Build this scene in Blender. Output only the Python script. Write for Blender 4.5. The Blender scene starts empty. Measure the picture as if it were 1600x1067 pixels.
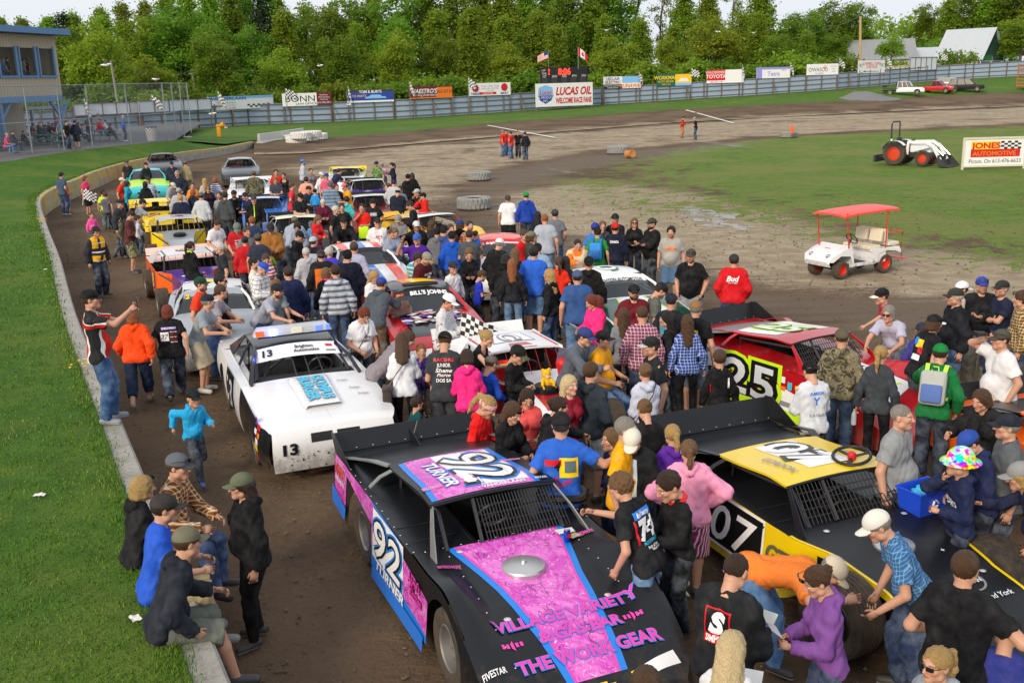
import bpy,bmesh,math,random
import numpy as np
from mathutils import Vector,Matrix,noise as mnoise
from mathutils.bvhtree import BVHTree
random.seed(7)
SC=bpy.context.scene
COL=SC.collection
R=math.radians
CH=5.2;PF=1600.0
PITCH=math.atan((533.5-123)/PF);ROLL=R(-1.6)
_F=Vector((0,math.cos(PITCH),-math.sin(PITCH)))
_U0=Vector((0,math.sin(PITCH),math.cos(PITCH)));_R0=Vector((1,0,0))
CR=_R0*math.cos(ROLL)+_U0*math.sin(ROLL)
CU=_U0*math.cos(ROLL)-_R0*math.sin(ROLL)
CP=Vector((0,0,CH))
cam_d=bpy.data.cameras.new('camera');cam=bpy.data.objects.new('camera',cam_d);COL.objects.link(cam)
cam_d.sensor_width=36;cam_d.lens=36;cam_d.clip_start=0.1;cam_d.clip_end=4000
cam.matrix_world=Matrix(((CR.x,CU.x,-_F.x,0),(CR.y,CU.y,-_F.y,0),(CR.z,CU.z,-_F.z,CH),(0,0,0,1)))
SC.camera=cam
SUN_EL,SUN_AZ=27.0,212.0
world=bpy.data.worlds.new('World');SC.world=world;world.use_nodes=True
wn=world.node_tree.nodes;wl=world.node_tree.links
sky=wn.new('ShaderNodeTexSky');sky.sky_type='NISHITA';sky.sun_disc=False
sky.sun_elevation=R(SUN_EL);sky.sun_rotation=R(SUN_AZ);sky.dust_density=4.0;sky.air_density=1.2;sky.ozone_density=1.0
hsv=wn.new('ShaderNodeHueSaturation');hsv.inputs['Saturation'].default_value=0.55
wl.new(sky.outputs[0],hsv.inputs['Color'])
wtc=wn.new('ShaderNodeTexCoord');wmp=wn.new('ShaderNodeMapping');wmp.inputs['Scale'].default_value=(1.2,1.2,4.0);wl.new(wtc.outputs['Generated'],wmp.inputs[0])
wno=wn.new('ShaderNodeTexNoise');wno.inputs['Scale'].default_value=1.6;wno.inputs['Detail'].default_value=5;wl.new(wmp.outputs[0],wno.inputs['Vector'])
wcr=wn.new('ShaderNodeMix');wcr.data_type='RGBA';wl.new(wno.outputs['Fac'],wcr.inputs[0]);wcr.inputs[6].default_value=(5.6,6.1,6.9,1);wcr.inputs[7].default_value=(6.7,6.8,6.9,1)
wmx=wn.new('ShaderNodeMix');wmx.data_type='RGBA';wmx.inputs[0].default_value=.85;wl.new(hsv.outputs[0],wmx.inputs[6]);wl.new(wcr.outputs[2],wmx.inputs[7])
wl.new(wmx.outputs[2],wn['Background'].inputs['Color'])
wn['Background'].inputs['Strength'].default_value=0.15
sun_d=bpy.data.lights.new('sun','SUN');sun=bpy.data.objects.new('sun',sun_d);COL.objects.link(sun)
sun_d.energy=2.7;sun_d.angle=R(14);sun_d.color=(1.0,0.86,0.66)
_sd=Vector((math.sin(R(SUN_AZ))*math.cos(R(SUN_EL)),math.cos(R(SUN_AZ))*math.cos(R(SUN_EL)),math.sin(R(SUN_EL))))
sun.rotation_euler=_sd.to_track_quat('Z','Y').to_euler()
SC.view_settings.view_transform='Standard';SC.view_settings.look='None'
SC.view_settings.exposure=0.02;SC.view_settings.gamma=1.0
SC.cycles.max_bounces=6;SC.cycles.transparent_max_bounces=12
SC.cycles.sample_clamp_indirect=6
def ray(px,py):return _F+CR*((px-800)/PF)+CU*((533.5-py)/PF)
def at(px,py,z=0.0):
 """point at height z seen at that place of the photograph"""
 d=ray(px,py);t=(z-CH)/d.z
 return CP+d*t
def at_d(px,py,D):
 d=ray(px,py);return CP+d*(D/math.hypot(d.x,d.y))
def yh(px):return 123+(px-800)*math.tan(ROLL)
def tag(o,label=None,cat=None,group=None,kind=None):
 if label:o['label']=label
 if cat:o['category']=cat
 if group:o['group']=group
 if kind:o['kind']=kind
 return o
def empty(name,loc=(0,0,0),rz=0,scale=1.0):
 o=bpy.data.objects.new(name,None);COL.objects.link(o)
 o.empty_display_size=.1
 o.location=loc;o.rotation_euler=(0,0,rz);o.scale=(scale,)*3
 return o
def thing(name,label,cat,loc=(0,0,0),rz=0,group=None,scale=1.0):
 return tag(empty(name,loc,rz,scale),label,cat,group)
def link(name,me,parent=None,mat_world=None):
 o=bpy.data.objects.new(name,me);COL.objects.link(o)
 if parent is not None:o.parent=parent
 if mat_world is not None:o.matrix_local=mat_world
 return o
def thick_grid(mb,fn,us,vs,t,mi=0):
 nu,nv=len(us),len(vs);b=len(mb.v)
 mb.grid(fn,us,vs,mi);c=len(mb.v);mb.grid(lambda u,v:Vector(fn(u,v))-Vector((0,0,t)),us,vs,mi)
 for i in range(len(mb.f)-(nu-1)*(nv-1),len(mb.f)):mb.f[i]=mb.f[i][::-1]
 ring=[i*nv for i in range(nu)]+[(nu-1)*nv+j for j in range(1,nv)]+[i*nv+nv-1 for i in range(nu-2,-1,-1)]+[j for j in range(nv-2,0,-1)]
 for a,d in zip(ring,ring[1:]+ring[:1]):mb.f.append((b+d,b+a,c+a,c+d));mb.m.append(mi)
 return mb
def ribbon(mb,pts,wdir,w,t,mi=0):
 wdir=Vector(wdir).normalized();pts=[Vector(p)for p in pts];b=len(mb.v);k=len(pts);ws=w if isinstance(w,(list,tuple))else[w]*k
 for i,p in enumerate(pts):
  d=(pts[min(i+1,k-1)]-pts[max(i-1,0)]).normalized();n=d.cross(wdir).normalized()*t/2;e=wdir*ws[i]/2
  mb.v+=[tuple(p-e-n),tuple(p+e-n),tuple(p+e+n),tuple(p-e+n)]
 for i in range(k-1):
  for j in range(4):mb.f.append((b+i*4+j,b+i*4+(j+1)%4,b+i*4+4+(j+1)%4,b+i*4+4+j));mb.m.append(mi)
 mb.f.append((b+3,b+2,b+1,b));mb.f.append(tuple(b+(k-1)*4+j for j in range(4)));mb.m+=[mi,mi]
 return mb
def copy_tree(o,parent=None):
 c=o.copy();COL.objects.link(c)
 if parent is not None:c.parent=parent
 for ch in o.children:copy_tree(ch,c)
 return c
class MB:
 def __init__(s):s.v=[];s.f=[];s.m=[]
 def add(s,vs,fs,mi=0):
  b=len(s.v);s.v+=[tuple(p)for p in vs]
  s.f+=[tuple(b+i for i in f)for f in fs];s.m+=[mi]*len(fs);return s
 def box(s,c,d,mi=0,rot=None,taper=1.0):
  x,y,z=d[0]/2,d[1]/2,d[2]/2
  vs=[Vector((a*x*(taper if e>0 else 1),b*y*(taper if e>0 else 1),e*z))for e in(-1,1)for b in(-1,1)for a in(-1,1)]
  if rot is not None:vs=[rot@v for v in vs]
  vs=[v+Vector(c)for v in vs]
  return s.add(vs,[(0,2,3,1),(4,5,7,6),(0,1,5,4),(1,3,7,5),(3,2,6,7),(2,0,4,6)],mi)
 def bar(s,a,b,w,h,mi=0):
  a=Vector(a);b=Vector(b);d=b-a;L=d.length
  q=d.to_track_quat('X','Z').to_matrix()
  return s.box((a+b)/2,(L,w,h),mi,q)
 def tube(s,pts,r,n=8,mi=0,cap=True,closed=False):
  pts=[Vector(p)for p in pts];k=len(pts);rs=r if isinstance(r,(list,tuple))else[r]*k
  b=len(s.v);up=Vector((0,0,1))
  for i,p in enumerate(pts):
   a=pts[i-1]if(i or closed)else p;c=pts[(i+1)%k]if(i<k-1 or closed)else p
   t=(c-a);t=t.normalized()if t.length>1e-9 else Vector((0,0,1))
   u=up if abs(t.z)<.9 else Vector((1,0,0))
   x=u.cross(t).normalized();y=t.cross(x)
   for j in range(n):
    an=2*math.pi*j/n
    s.v.append(tuple(p+(x*math.cos(an)+y*math.sin(an))*rs[i]))
  for i in range(k if closed else k-1):
   for j in range(n):
    i2=(i+1)%k
    s.f.append((b+i*n+j,b+i*n+(j+1)%n,b+i2*n+(j+1)%n,b+i2*n+j));s.m.append(mi)
  if cap and not closed:
   s.f.append(tuple(b+j for j in range(n))[::-1]);s.m.append(mi)
   s.f.append(tuple(b+(k-1)*n+j for j in range(n)));s.m.append(mi)
  return s
 def lathe(s,prof,n=24,mi=0,M=None,closed=False):
  """prof: (r, h) pairs turned about z; M a matrix for the result"""
  b=len(s.v);k=len(prof)
  for r,h in prof:
   for j in range(n):
    a=2*math.pi*j/n;p=Vector((r*math.cos(a),r*math.sin(a),h))
    s.v.append(tuple(M@p if M is not None else p))
  for i in range(k if closed else k-1):
   for j in range(n):
    i2=(i+1)%k
    s.f.append((b+i*n+j,b+i*n+(j+1)%n,b+i2*n+(j+1)%n,b+i2*n+j));s.m.append(mi)
  return s
 def grid(s,fn,us,vs,mi=0):
  b=len(s.v);nu,nv=len(us),len(vs)
  for u in us:
   for v in vs:s.v.append(tuple(fn(u,v)))
  for i in range(nu-1):
   for j in range(nv-1):
    s.f.append((b+i*nv+j,b+(i+1)*nv+j,b+(i+1)*nv+j+1,b+i*nv+j+1));s.m.append(mi)
  return s
 def poly(s,pts,mi=0):return s.add(pts,[tuple(range(len(pts)))],mi)
 def slab(s,pts,n,t,mi=0):
  """flat polygon given a thickness t along n"""
  n=Vector(n)*t;k=len(pts);a=[Vector(p)for p in pts]
  return s.add(a+[p+n for p in a],[tuple(range(k))[::-1],tuple(range(k,2*k))]+[(i,(i+1)%k,k+(i+1)%k,k+i)for i in range(k)],mi)
 def mesh(s,name,mats,smooth=True,ang=.6,bevel=0,seg=2):
  me=bpy.data.meshes.new(name);me.from_pydata(s.v,[],s.f)
  for m in mats if isinstance(mats,(list,tuple))else[mats]:me.materials.append(m)
  if any(s.m):me.polygons.foreach_set('material_index',s.m)
  if bevel:
   bm=bmesh.new();bm.from_mesh(me)
   bmesh.ops.remove_doubles(bm,verts=bm.verts,dist=1e-5)
   ed=[e for e in bm.edges if len(e.link_faces)==2 and e.calc_face_angle(0)>.5]
   bmesh.ops.bevel(bm,geom=ed,offset=bevel,segments=seg,profile=.6,affect='EDGES',clamp_overlap=True)
   bm.to_mesh(me);bm.free()
  if smooth:
   me.polygons.foreach_set('use_smooth',[True]*len(me.polygons));me.set_sharp_from_angle(angle=ang)
  me.update();return me
 def build(s,name,mats,parent=None,**k):return link(name,s.mesh(name,mats,**k),parent)
def lin(a,b,n):return[a+(b-a)*i/(n-1)for i in range(n)]
def interp(x,pts):
 if x<=pts[0][0]:return pts[0][1]
 for(a,ya),(b,yb)in zip(pts,pts[1:]):
  if x<=b:return ya+(yb-ya)*(x-a)/(b-a)
 return pts[-1][1]
def sstep(a,b,x):
 t=max(0,min(1,(x-a)/(b-a)));return t*t*(3-2*t)
MATS={}
def srgb(c):
 if isinstance(c,str):
  c=[int(c[i:i+2],16)/255 for i in(0,2,4)]
  return tuple(((x/12.92)if x<=.04045 else((x+.055)/1.055)**2.4)for x in c)
 return tuple(c)
class NT:
 def __init__(s,name):
  s.m=bpy.data.materials.new(name);s.m.use_nodes=True;s.t=s.m.node_tree;s.b=s.t.nodes['Principled BSDF']
 def n(s,typ,**k):
  nd=s.t.nodes.new(typ)
  for a,b in k.items():setattr(nd,a,b)
  return nd
 def l(s,a,b):s.t.links.new(a,b)
 def val(s,nd,i,x):
  if hasattr(x,'node'):s.l(x,nd.inputs[i])
  else:
   if isinstance(x,tuple)and len(x)==3 and len(nd.inputs[i].default_value)==4:x=x+(1,)
   nd.inputs[i].default_value=x
 def noise(s,scale,detail=4,vec=None,rough=.55,dist=0):
  nd=s.n('ShaderNodeTexNoise');nd.inputs['Scale'].default_value=scale;nd.inputs['Detail'].default_value=detail
  nd.inputs['Roughness'].default_value=rough;nd.inputs['Distortion'].default_value=dist
  if vec is not None:s.l(vec,nd.inputs['Vector'])
  return nd.outputs['Fac']
 def mix(s,f,a,b,mode='MIX'):
  nd=s.n('ShaderNodeMix',data_type='RGBA',blend_type=mode);s.val(nd,0,f);s.val(nd,6,a);s.val(nd,7,b);return nd.outputs[2]
 def math(s,op,a,b=0.0,c=0.0,clamp=False):
  nd=s.n('ShaderNodeMath',operation=op,use_clamp=clamp);s.val(nd,0,a);s.val(nd,1,b);s.val(nd,2,c);return nd.outputs[0]
 def ramp(s,f,a,b):
  nd=s.n('ShaderNodeMapRange',interpolation_type='SMOOTHSTEP');s.val(nd,0,f);s.val(nd,1,a);s.val(nd,2,b);return nd.outputs[0]
 def attr(s,name):return s.n('ShaderNodeAttribute',attribute_name=name)
 def coord(s,which='Object'):return s.n('ShaderNodeTexCoord').outputs[which]
 def pos(s):return s.n('ShaderNodeNewGeometry').outputs['Position']
 def bump(s,h,strength,dist=.02):
  nd=s.n('ShaderNodeBump');nd.inputs['Strength'].default_value=strength;nd.inputs['Distance'].default_value=dist
  s.l(h,nd.inputs['Height']);s.l(nd.outputs[0],s.b.inputs['Normal'])
 def set(s,**k):
  for a,x in k.items():s.val(s.b,{'col':'Base Color','rough':'Roughness','metal':'Metallic','coat':'Coat Weight','spec':'Specular IOR Level','alpha':'Alpha','trans':'Transmission Weight','em':'Emission Color','ems':'Emission Strength','sheen':'Sheen Weight'}[a],x)
  return s
def mat(name,col,rough=.6,metal=0.0,var=.12,scale=6.0,bump=0.0,coat=0.0,dirt=0.0,spec=.5,em=0.0,streak=False):
 key=name
 if key in MATS:return MATS[key]
 t=NT(name);col=srgb(col)
 co=t.coord()
 if streak:
  mp=t.n('ShaderNodeMapping');mp.inputs['Scale'].default_value=(1,1,.12);t.l(co,mp.inputs[0]);co=mp.outputs[0]
 f=t.noise(scale,5,co)
 c=t.mix(f,tuple(x*(1-var)for x in col),tuple(min(1,x*(1+var))for x in col))
 r=rough
 if dirt:
  z=t.n('ShaderNodeSeparateXYZ');t.l(t.coord(),z.inputs[0])
  dn=t.noise(9,6,t.coord(),.7)
  low=t.ramp(z.outputs[2],.75,.1)
  d=t.math('MULTIPLY',t.ramp(t.math('ADD',dn,t.math('MULTIPLY',low,.36)),.6,.88),dirt)
  c=t.mix(d,c,(.13,.09,.06));r=t.math('ADD',t.math('MULTIPLY',d,.5),rough,clamp=True)
 t.set(col=c,rough=r,metal=metal,coat=coat,spec=spec)
 if coat:t.b.inputs['Coat Roughness'].default_value=.08
 if bump:t.bump(t.noise(scale*6,5,t.coord()),bump)
 if coat or name.startswith('satin'):t.bump(t.noise(2.6,3,t.coord(),.6,.4),.22,.03)
 if em:t.set(em=col+(1,),ems=em)
 MATS[key]=t.m;return t.m
def glass(name='tinted_glass',col=(.02,.025,.03),alpha=.75):
 if name in MATS:return MATS[name]
 t=NT(name);t.set(col=col,rough=.06,alpha=alpha,spec=.8);MATS[name]=t.m;return t.m
_TX={}
def text_geo(txt,shear=0.0,bold=0.0,spacing=1.0,extrude=0.0):
 """flat lettering, unit cap height, left base at the origin -> verts, faces, width"""
 k=(txt,shear,bold,spacing)
 if k in _TX:return _TX[k]
 c=bpy.data.curves.new('lettering','FONT');c.body=txt;c.size=1.38;c.shear=shear;c.offset=bold;c.space_character=spacing
 c.resolution_u=3;c.align_y='BOTTOM_BASELINE'
 o=bpy.data.objects.new('lettering',c);COL.objects.link(o)
 dg=bpy.context.evaluated_depsgraph_get();dg.update()
 me=o.evaluated_get(dg).to_mesh()
 vs=[(v.co.x,v.co.y)for v in me.vertices];fs=[tuple(p.vertices)for p in me.polygons]
 o.evaluated_get(dg).to_mesh_clear();bpy.data.objects.remove(o);bpy.data.curves.remove(c)
 x0=min(v[0]for v in vs)if vs else 0;w=(max(v[0]for v in vs)-x0)if vs else 1
 if bold:b0=text_geo(txt,shear,0.0,spacing);x0,w=b0[3],b0[2]
 vs=[(x-x0,y)for x,y in vs]
 _TX[k]=(vs,fs,w,x0);return _TX[k]
def put_text(mb,txt,fn,u,v,h,mi=0,width=None,center=True,shear=0.0,bold=0.0,off=0.0,rot=0.0,spacing=1.0):
 """lettering mapped by fn(u, v, offset): height h in v, optional width in u; (u, v) is the centre"""
 vs,fs,w,_=text_geo(txt,shear,bold,spacing)
 sx=(width/w)if width else h
 ca,sa=math.cos(rot),math.sin(rot)
 out=[]
 for x,y in vs:
  a=x*sx-(w*sx/2 if center else 0);b=y*h-(h/2 if center else 0)
  out.append(fn(u+a*ca-b*sa,v+a*sa+b*ca,off))
 mb.add(out,fs,mi)
def put_poly(mb,pts,fn,mi=0,off=0.0,n=10):
 """a quadrilateral of the (u, v) plane draped by fn as an n x n grid; fewer or more corners go down as a fan"""
 if len(pts)==4:
  a,b,c,d=pts
  def q(s,t):
   u=(a[0]*(1-s)+b[0]*s)*(1-t)+(d[0]*(1-s)+c[0]*s)*t
   v=(a[1]*(1-s)+b[1]*s)*(1-t)+(d[1]*(1-s)+c[1]*s)*t
   return fn(u,v,off)
  mb.grid(q,lin(0,1,n+1),lin(0,1,n+1),mi)
 else:mb.add([fn(p[0],p[1],off)for p in pts],[tuple(range(len(pts)))],mi)
def plane_fn(o,ux,uy,n):
 o=Vector(o);ux=Vector(ux).normalized();uy=Vector(uy).normalized();n=Vector(n).normalized()
 return lambda u,v,off=0:o+ux*u+uy*v+n*off
 # = ground
def inpoly(P,poly):
 x,y=P[:,0],P[:,1];r=np.zeros(len(P),bool);n=len(poly)
 for i in range(n):
  x1,y1=poly[i];x2,y2=poly[(i+1)%n]
  c=((y1>y)!=(y2>y))&(x<(x2-x1)*(y-y1)/((y2-y1)or 1e-9)+x1);r^=c
 return r
def pxpoly(pts,z=0):return[at(a,b,z).to_2d()[:]for a,b in pts]
def soil(name,grassy=True):
 t=NT(name);p=t.pos()
 big=t.noise(.22,6,p,.6,.6);mid=t.noise(1.3,6,p,.65,.4);fine=t.noise(9,6,p,.7);vf=t.noise(40,4,p,.7)
 pale=t.attr('pale').outputs['Fac'];mud=t.attr('mud').outputs['Fac'];gr=t.attr('grass').outputs['Fac']
 c=t.mix(t.ramp(t.math('ADD',big,t.math('MULTIPLY',fine,.35)),.45,.85),(.085,.053,.031),(.165,.110,.067))
 pc=t.mix(t.ramp(mid,.35,.7),(.29,.225,.15),(.46,.38,.27))
 mp=t.n('ShaderNodeMapping');mp.inputs['Rotation'].default_value=(0,0,R(-16));mp.inputs['Scale'].default_value=(.09,1.1,1);t.l(p,mp.inputs[0])
 rut=t.noise(1.2,5,mp.outputs[0],.65,.3)
 pf=t.math('ADD',pale,t.math('MULTIPLY',t.math('SUBTRACT',rut,.5),1.3))
 pf=t.math('ADD',t.math('ADD',pf,t.math('MULTIPLY',t.math('SUBTRACT',big,.5),1.6)),t.math('MULTIPLY',t.math('SUBTRACT',fine,.5),.9))
 c=t.mix(t.math('MULTIPLY',t.ramp(pf,.12,.68),t.ramp(pale,.02,.3)),c,pc)
 mf=t.math('ADD',mud,t.math('MULTIPLY',t.math('SUBTRACT',rut,.5),2.2))
 md=t.math('MULTIPLY',t.ramp(mf,.35,.75),t.ramp(mud,.02,.3))
 c=t.mix(t.math('MULTIPLY',t.ramp(t.noise(24,5,p,.75),.54,.66),.5),c,(.03,.02,.014));c=t.mix(t.math('MULTIPLY',t.ramp(vf,.66,.72),.35),c,(.2,.15,.11))
 c=t.mix(md,c,t.mix(fine,(.085,.057,.036),(.18,.128,.082)))
 g1=t.mix(t.ramp(mid,.3,.7),(.085,.185,.013),(.18,.285,.033))
 g1=t.mix(t.math('MULTIPLY',t.ramp(fine,.42,.66),.6),g1,(.19,.22,.045));g1=t.mix(t.ramp(big,.38,.66),g1,(.23,.25,.06));g1=t.mix(t.math('MULTIPLY',t.ramp(t.noise(3.4,5,p,.7),.52,.68),.55),g1,(.055,.11,.012));g1=t.mix(t.ramp(vf,.35,.75),g1,(.03,.065,.008))
 gf=t.math('ADD',t.math('ADD',gr,t.math('MULTIPLY',t.math('SUBTRACT',big,.5),1.3)),t.math('ADD',t.math('MULTIPLY',t.math('SUBTRACT',mid,.5),2.3),t.math('MULTIPLY',t.math('SUBTRACT',fine,.5),.8)))
 gm=t.math('MULTIPLY',t.ramp(gf,.42,.62),t.ramp(gr,.02,.2))
 c=t.mix(gm,c,g1)
 t.set(col=c,rough=t.math('SUBTRACT',.95,t.math('MULTIPLY',md,.3)),spec=.25)
 vo=t.n('ShaderNodeTexVoronoi',feature='SMOOTH_F1');vo.inputs['Scale'].default_value=3.6;t.l(p,vo.inputs['Vector'])
 h=t.math('ADD',t.math('ADD',t.math('MULTIPLY',fine,1.0),t.math('MULTIPLY',vo.outputs['Distance'],.8)),t.math('ADD',t.math('MULTIPLY',vf,.35),t.math('MULTIPLY',rut,1.2)))
 t.bump(h,.8,.08)
 return t.m
def grass_mat(name,a,b,c3,sc=1.0):
 t=NT(name);p=t.pos();big=t.noise(.35*sc,5,p,.6);mid=t.noise(3*sc,5,p,.65);vf=t.noise(45*sc,4,p,.7)
 c=t.mix(t.ramp(mid,.3,.7),a,b);c=t.mix(t.ramp(big,.45,.75),c,c3);c=t.mix(t.ramp(vf,.4,.8),c,tuple(x*.35 for x in a))
 t.set(col=c,rough=.9,spec=.2);t.bump(vf,.8,.05);return t.m
M_soil=soil('racetrack_soil')
M_grass=grass_mat('lawn',(.045,.125,.010),(.085,.19,.016),(.15,.21,.03))
M_verge=grass_mat('verge_grass',(.06,.14,.014),(.1,.19,.022),(.15,.19,.04),.5)
M_gravel=mat('gravel',(.11,.11,.115),.95,var=.35,scale=20,bump=.4)
gb=MB();gb.grid(lambda u,v:(u,v,-.5),lin(-1500,1500,13),lin(-200,2800,13));
tag(gb.build('ground',M_verge),kind='structure')
xs=np.arange(-48,175,.7);ys=np.arange(1.5,178,.7)
X,Y=np.meshgrid(xs,ys,indexing='ij');P=np.stack([X.ravel(),Y.ravel()],1)
def soft(poly,k):
 m=inpoly(P,pxpoly(poly)).reshape(X.shape).astype(float)
 for _ in range(k):
  q=np.pad(m,1,'edge');m=(q[:-2,1:-1]+q[2:,1:-1]+q[1:-1,:-2]+q[1:-1,2:]+q[1:-1,1:-1])/5
 return m.ravel()
lush=soft([(1150,312),(1285,332),(1405,350),(1600,380),(1900,470),(1900,185),(1597,197),(1375,206),(1200,216),(1100,232),(1060,258),(1090,285)],12)
patch=soft([(815,300),(890,332),(1000,345),(1100,372),(1262,385),(1596,432),(1900,500),(1900,185),(1597,197),(1200,216),(965,243),(850,270)],14)
pale=soft([(800,305),(900,285),(1100,300),(1300,372),(1600,415),(1900,470),(1900,520),(1600,462),(1300,452),(1100,425),(900,365),(790,335)],12)
pale2=soft([(560,300),(700,325),(725,292),(760,268),(900,238),(1200,213),(1600,192),(1900,175),(1900,150),(1600,168),(1200,184),(900,206),(600,232),(430,262)],5)
mud=soft([(680,335),(718,297),(755,270),(900,244),(965,238),(1200,216),(1200,224),(965,256),(850,280),(800,305),(795,330),(905,370),(1100,425),(1200,452),(1500,468),(1900,540),(1900,600),(1500,540),(1150,500),(860,420),(730,360)],12)
rng=np.random.RandomState(3)
Z=np.array([mnoise.noise((a*.22,b*.22,0))*.035+mnoise.noise((a*.9,b*.9,3))*.012 for a,b in P])-.02
gt=MB();gt.v=[(a,b,c)for(a,b),c in zip(P.tolist(),Z.tolist())]
nx,ny=X.shape
idx=np.arange(nx*ny).reshape(nx,ny)
gt.f=np.stack([idx[:-1,:-1],idx[1:,:-1],idx[1:,1:],idx[:-1,1:]],-1).reshape(-1,4).tolist();gt.m=[0]*len(gt.f)
me=gt.mesh('racetrack',M_soil,ang=3)
for nm,arr in(('grass',np.clip(lush*.5+patch*.47,0,1)),('pale',np.clip(pale*1.1+pale2*.6,0,1)),('mud',np.clip(mud,0,1))):
 a=me.attributes.new(nm,'FLOAT','POINT');a.data.foreach_set('value',arr.astype(np.float32))
tag(link('racetrack',me),kind='structure')
FENCE=[(-60,222,.4,36),(60,214,.4,35),(262,204,.34,33),(400,196,.3,30.5),(515,192,.28,30),(645,186,.4,29.5),(797,176,.66,28),(942,165,1.2,26.5),(1080,156,1.5,25.5),(1182,150,1.65,25),(1307,141,2.0,24),(1400,133,2.5,22.3),(1467,127,2.9,21),(1572,121,3.0,20.5),(1900,105,3.2,19)]
def fence_pt(px):
 y=interp(px,[(a,b)for a,b,c,d in FENCE]);h=interp(px,[(a,d)for a,b,c,d in FENCE])
 D=1600*2.4/h;p=at_d(px,y,D);return p
def edge_at(px):
 y=interp(px,[(262,221),(310,222),(350,226),(397,219),(475,222),(507,216),(600,209),(800,191),(1050,172),(1200,164),(1375,156),(1450,151),(1600,144),(1900,135)])
 z=interp(px,[(262,1.3),(310,1.0),(350,.75),(397,.5),(475,.3),(507,.2),(600,.2),(800,.4),(1050,.75),(1200,.9),(1375,1.05),(1600,1.25),(1900,1.4)])
 return at(px,y,z)
def mid_at(px):
 return at(px,interp(px,[(397,242),(475,240),(600,229),(800,212),(1050,192),(1200,184),(1375,175),(1600,166),(1900,155)]),.03)
def verge_at(px,py):
 best=None
 for k in range(101):
  w=edge_at(px).lerp(fence_pt(px),k/100);d=w-CP;e=abs(533.5-PF*d.dot(CU)/d.dot(_F)-py)
  if best is None or e<best[0]:best=(e,w)
 return best[1]
cols=lin(397,1900,80)
mb=MB()
def bank(u,v):
 a=mid_at(u);b=edge_at(u);p=a.lerp(b,v);p.z=a.z+(b.z-a.z)*v**1.3+mnoise.noise((p.x*.5,p.y*.5,1))*.06*v*(1-v)*4+.01;return p
mb.grid(bank,cols,lin(0,1,9))
me=mb.mesh('track_bank',M_soil,ang=3)
for nm,x in(('grass',0),('pale',.55),('mud',.2)):
 a=me.attributes.new(nm,'FLOAT','POINT');a.data.foreach_set('value',[x*(max(0,1-(k%9)/3)if nm=='pale' else 1)for k in range(len(me.vertices))])
tag(link('track_bank',me),kind='structure')
mb=MB()
cols2=lin(262,1900,90)
mb.grid(lambda u,v:edge_at(u).lerp(fence_pt(u),v)+Vector((0,0,.02)),cols2,lin(0,1,5))
mb.grid(lambda u,v:fence_pt(u)+(fence_pt(u)*Vector((1,1,0))if False else Vector((fence_pt(u).x,fence_pt(u).y,0)))*v+Vector((0,0,.02+v*.8)),lin(-60,1900,60),[0,.1,.4,1,3,9])
tag(mb.build('grass_verge',M_verge,ang=3),kind='structure')
WALLPX=[(470,1320,.8),(363,1067,.8),(278,865,.8),(193,663,.8),(120,492,.8),(95,405,.8),(79,365,.8),(68,335,.8),(64,320,.8),(67,307,.82),(87,293,.85),(120,280,.85),(155,266,.85),(207,252,.8),(290,237,.7),(350,230,.6),(397,221,.5)]
WALL=[at(*p)for p in WALLPX]
def smooth_path(pts,n):
 out=[]
 for i in range(len(pts)-1):
  p0=pts[max(i-1,0)];p1=pts[i];p2=pts[i+1];p3=pts[min(i+2,len(pts)-1)]
  for k in range(n):
   t=k/n;out.append(.5*((2*p1)+(p2-p0)*t+(2*p0-5*p1+4*p2-p3)*t*t+(3*p1-p0-3*p2+p3)*t**3))
 return out+[pts[-1]]
WP=smooth_path(WALL,5)
def wall_n(i):
 a=WP[max(i-1,0)];b=WP[min(i+1,len(WP)-1)];t=(b-a);t.z=0;t.normalize();return Vector((-t.y,t.x,0))
t=NT('old_concrete');p=t.pos();n1=t.noise(2.2,7,p,.7);n2=t.noise(22,5,p,.7)
cc=t.mix(t.ramp(n1,.3,.72),(.40,.38,.34),(.25,.235,.21));cc=t.mix(t.ramp(n2,.45,.8),cc,(.17,.155,.13))
yl=t.math('MULTIPLY',t.attr('yellow').outputs['Fac'],t.ramp(t.noise(3,6,p,.75),.42,.55));cc=t.mix(yl,cc,(.58,.4,.06))
t.set(col=cc,rough=.9);t.bump(n2,.3,.02);M_conc=t.m
mb=MB();ylw=[]
for i,p in enumerate(WP):
 n=wall_n(i);g=(mnoise.noise((i*.31,1,0))*.015)
 for off,z in((0,-.3),(-.0,p.z*.52),(0,p.z-.03+g),(.03,p.z+g),(.26,p.z+g+.005),(.29,p.z-.03),(.29,p.z-.5)):
  q=p+n*off;mb.v.append((q.x,q.y,z));ylw.append(1.0 if i>42 and .4<z<p.z+.1 and off<.1 and z>p.z*.5 else 0)
for i in range(len(WP)-1):
 for j in range(6):mb.f.append((i*7+j,i*7+j+1,(i+1)*7+j+1,(i+1)*7+j));mb.m.append(0)
me=mb.mesh('track_wall',M_conc,ang=.5)
a=me.attributes.new('yellow','FLOAT','POINT');a.data.foreach_set('value',ylw)
tag(link('track_wall',me),'low pale concrete wall curving round the corner between lawn and dirt, faded yellow stripe at the far end','wall')
FARPX=[(-900,1320),(-800,1040),(-800,850),(-700,640),(-600,460),(-500,370),(-450,330),(-420,310),(-350,290),(-150,266),(0,254),(50,246),(100,239),(170,230),(262,221),(310,214),(370,208)]
FAR=[at(a,b,{221:1.4,214:1.0,208:.65}.get(b,.8 if b>600 else(1.1 if b>300 else 1.5)))for a,b in FARPX]
FP=smooth_path(FAR,5)
mb=MB()
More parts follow.
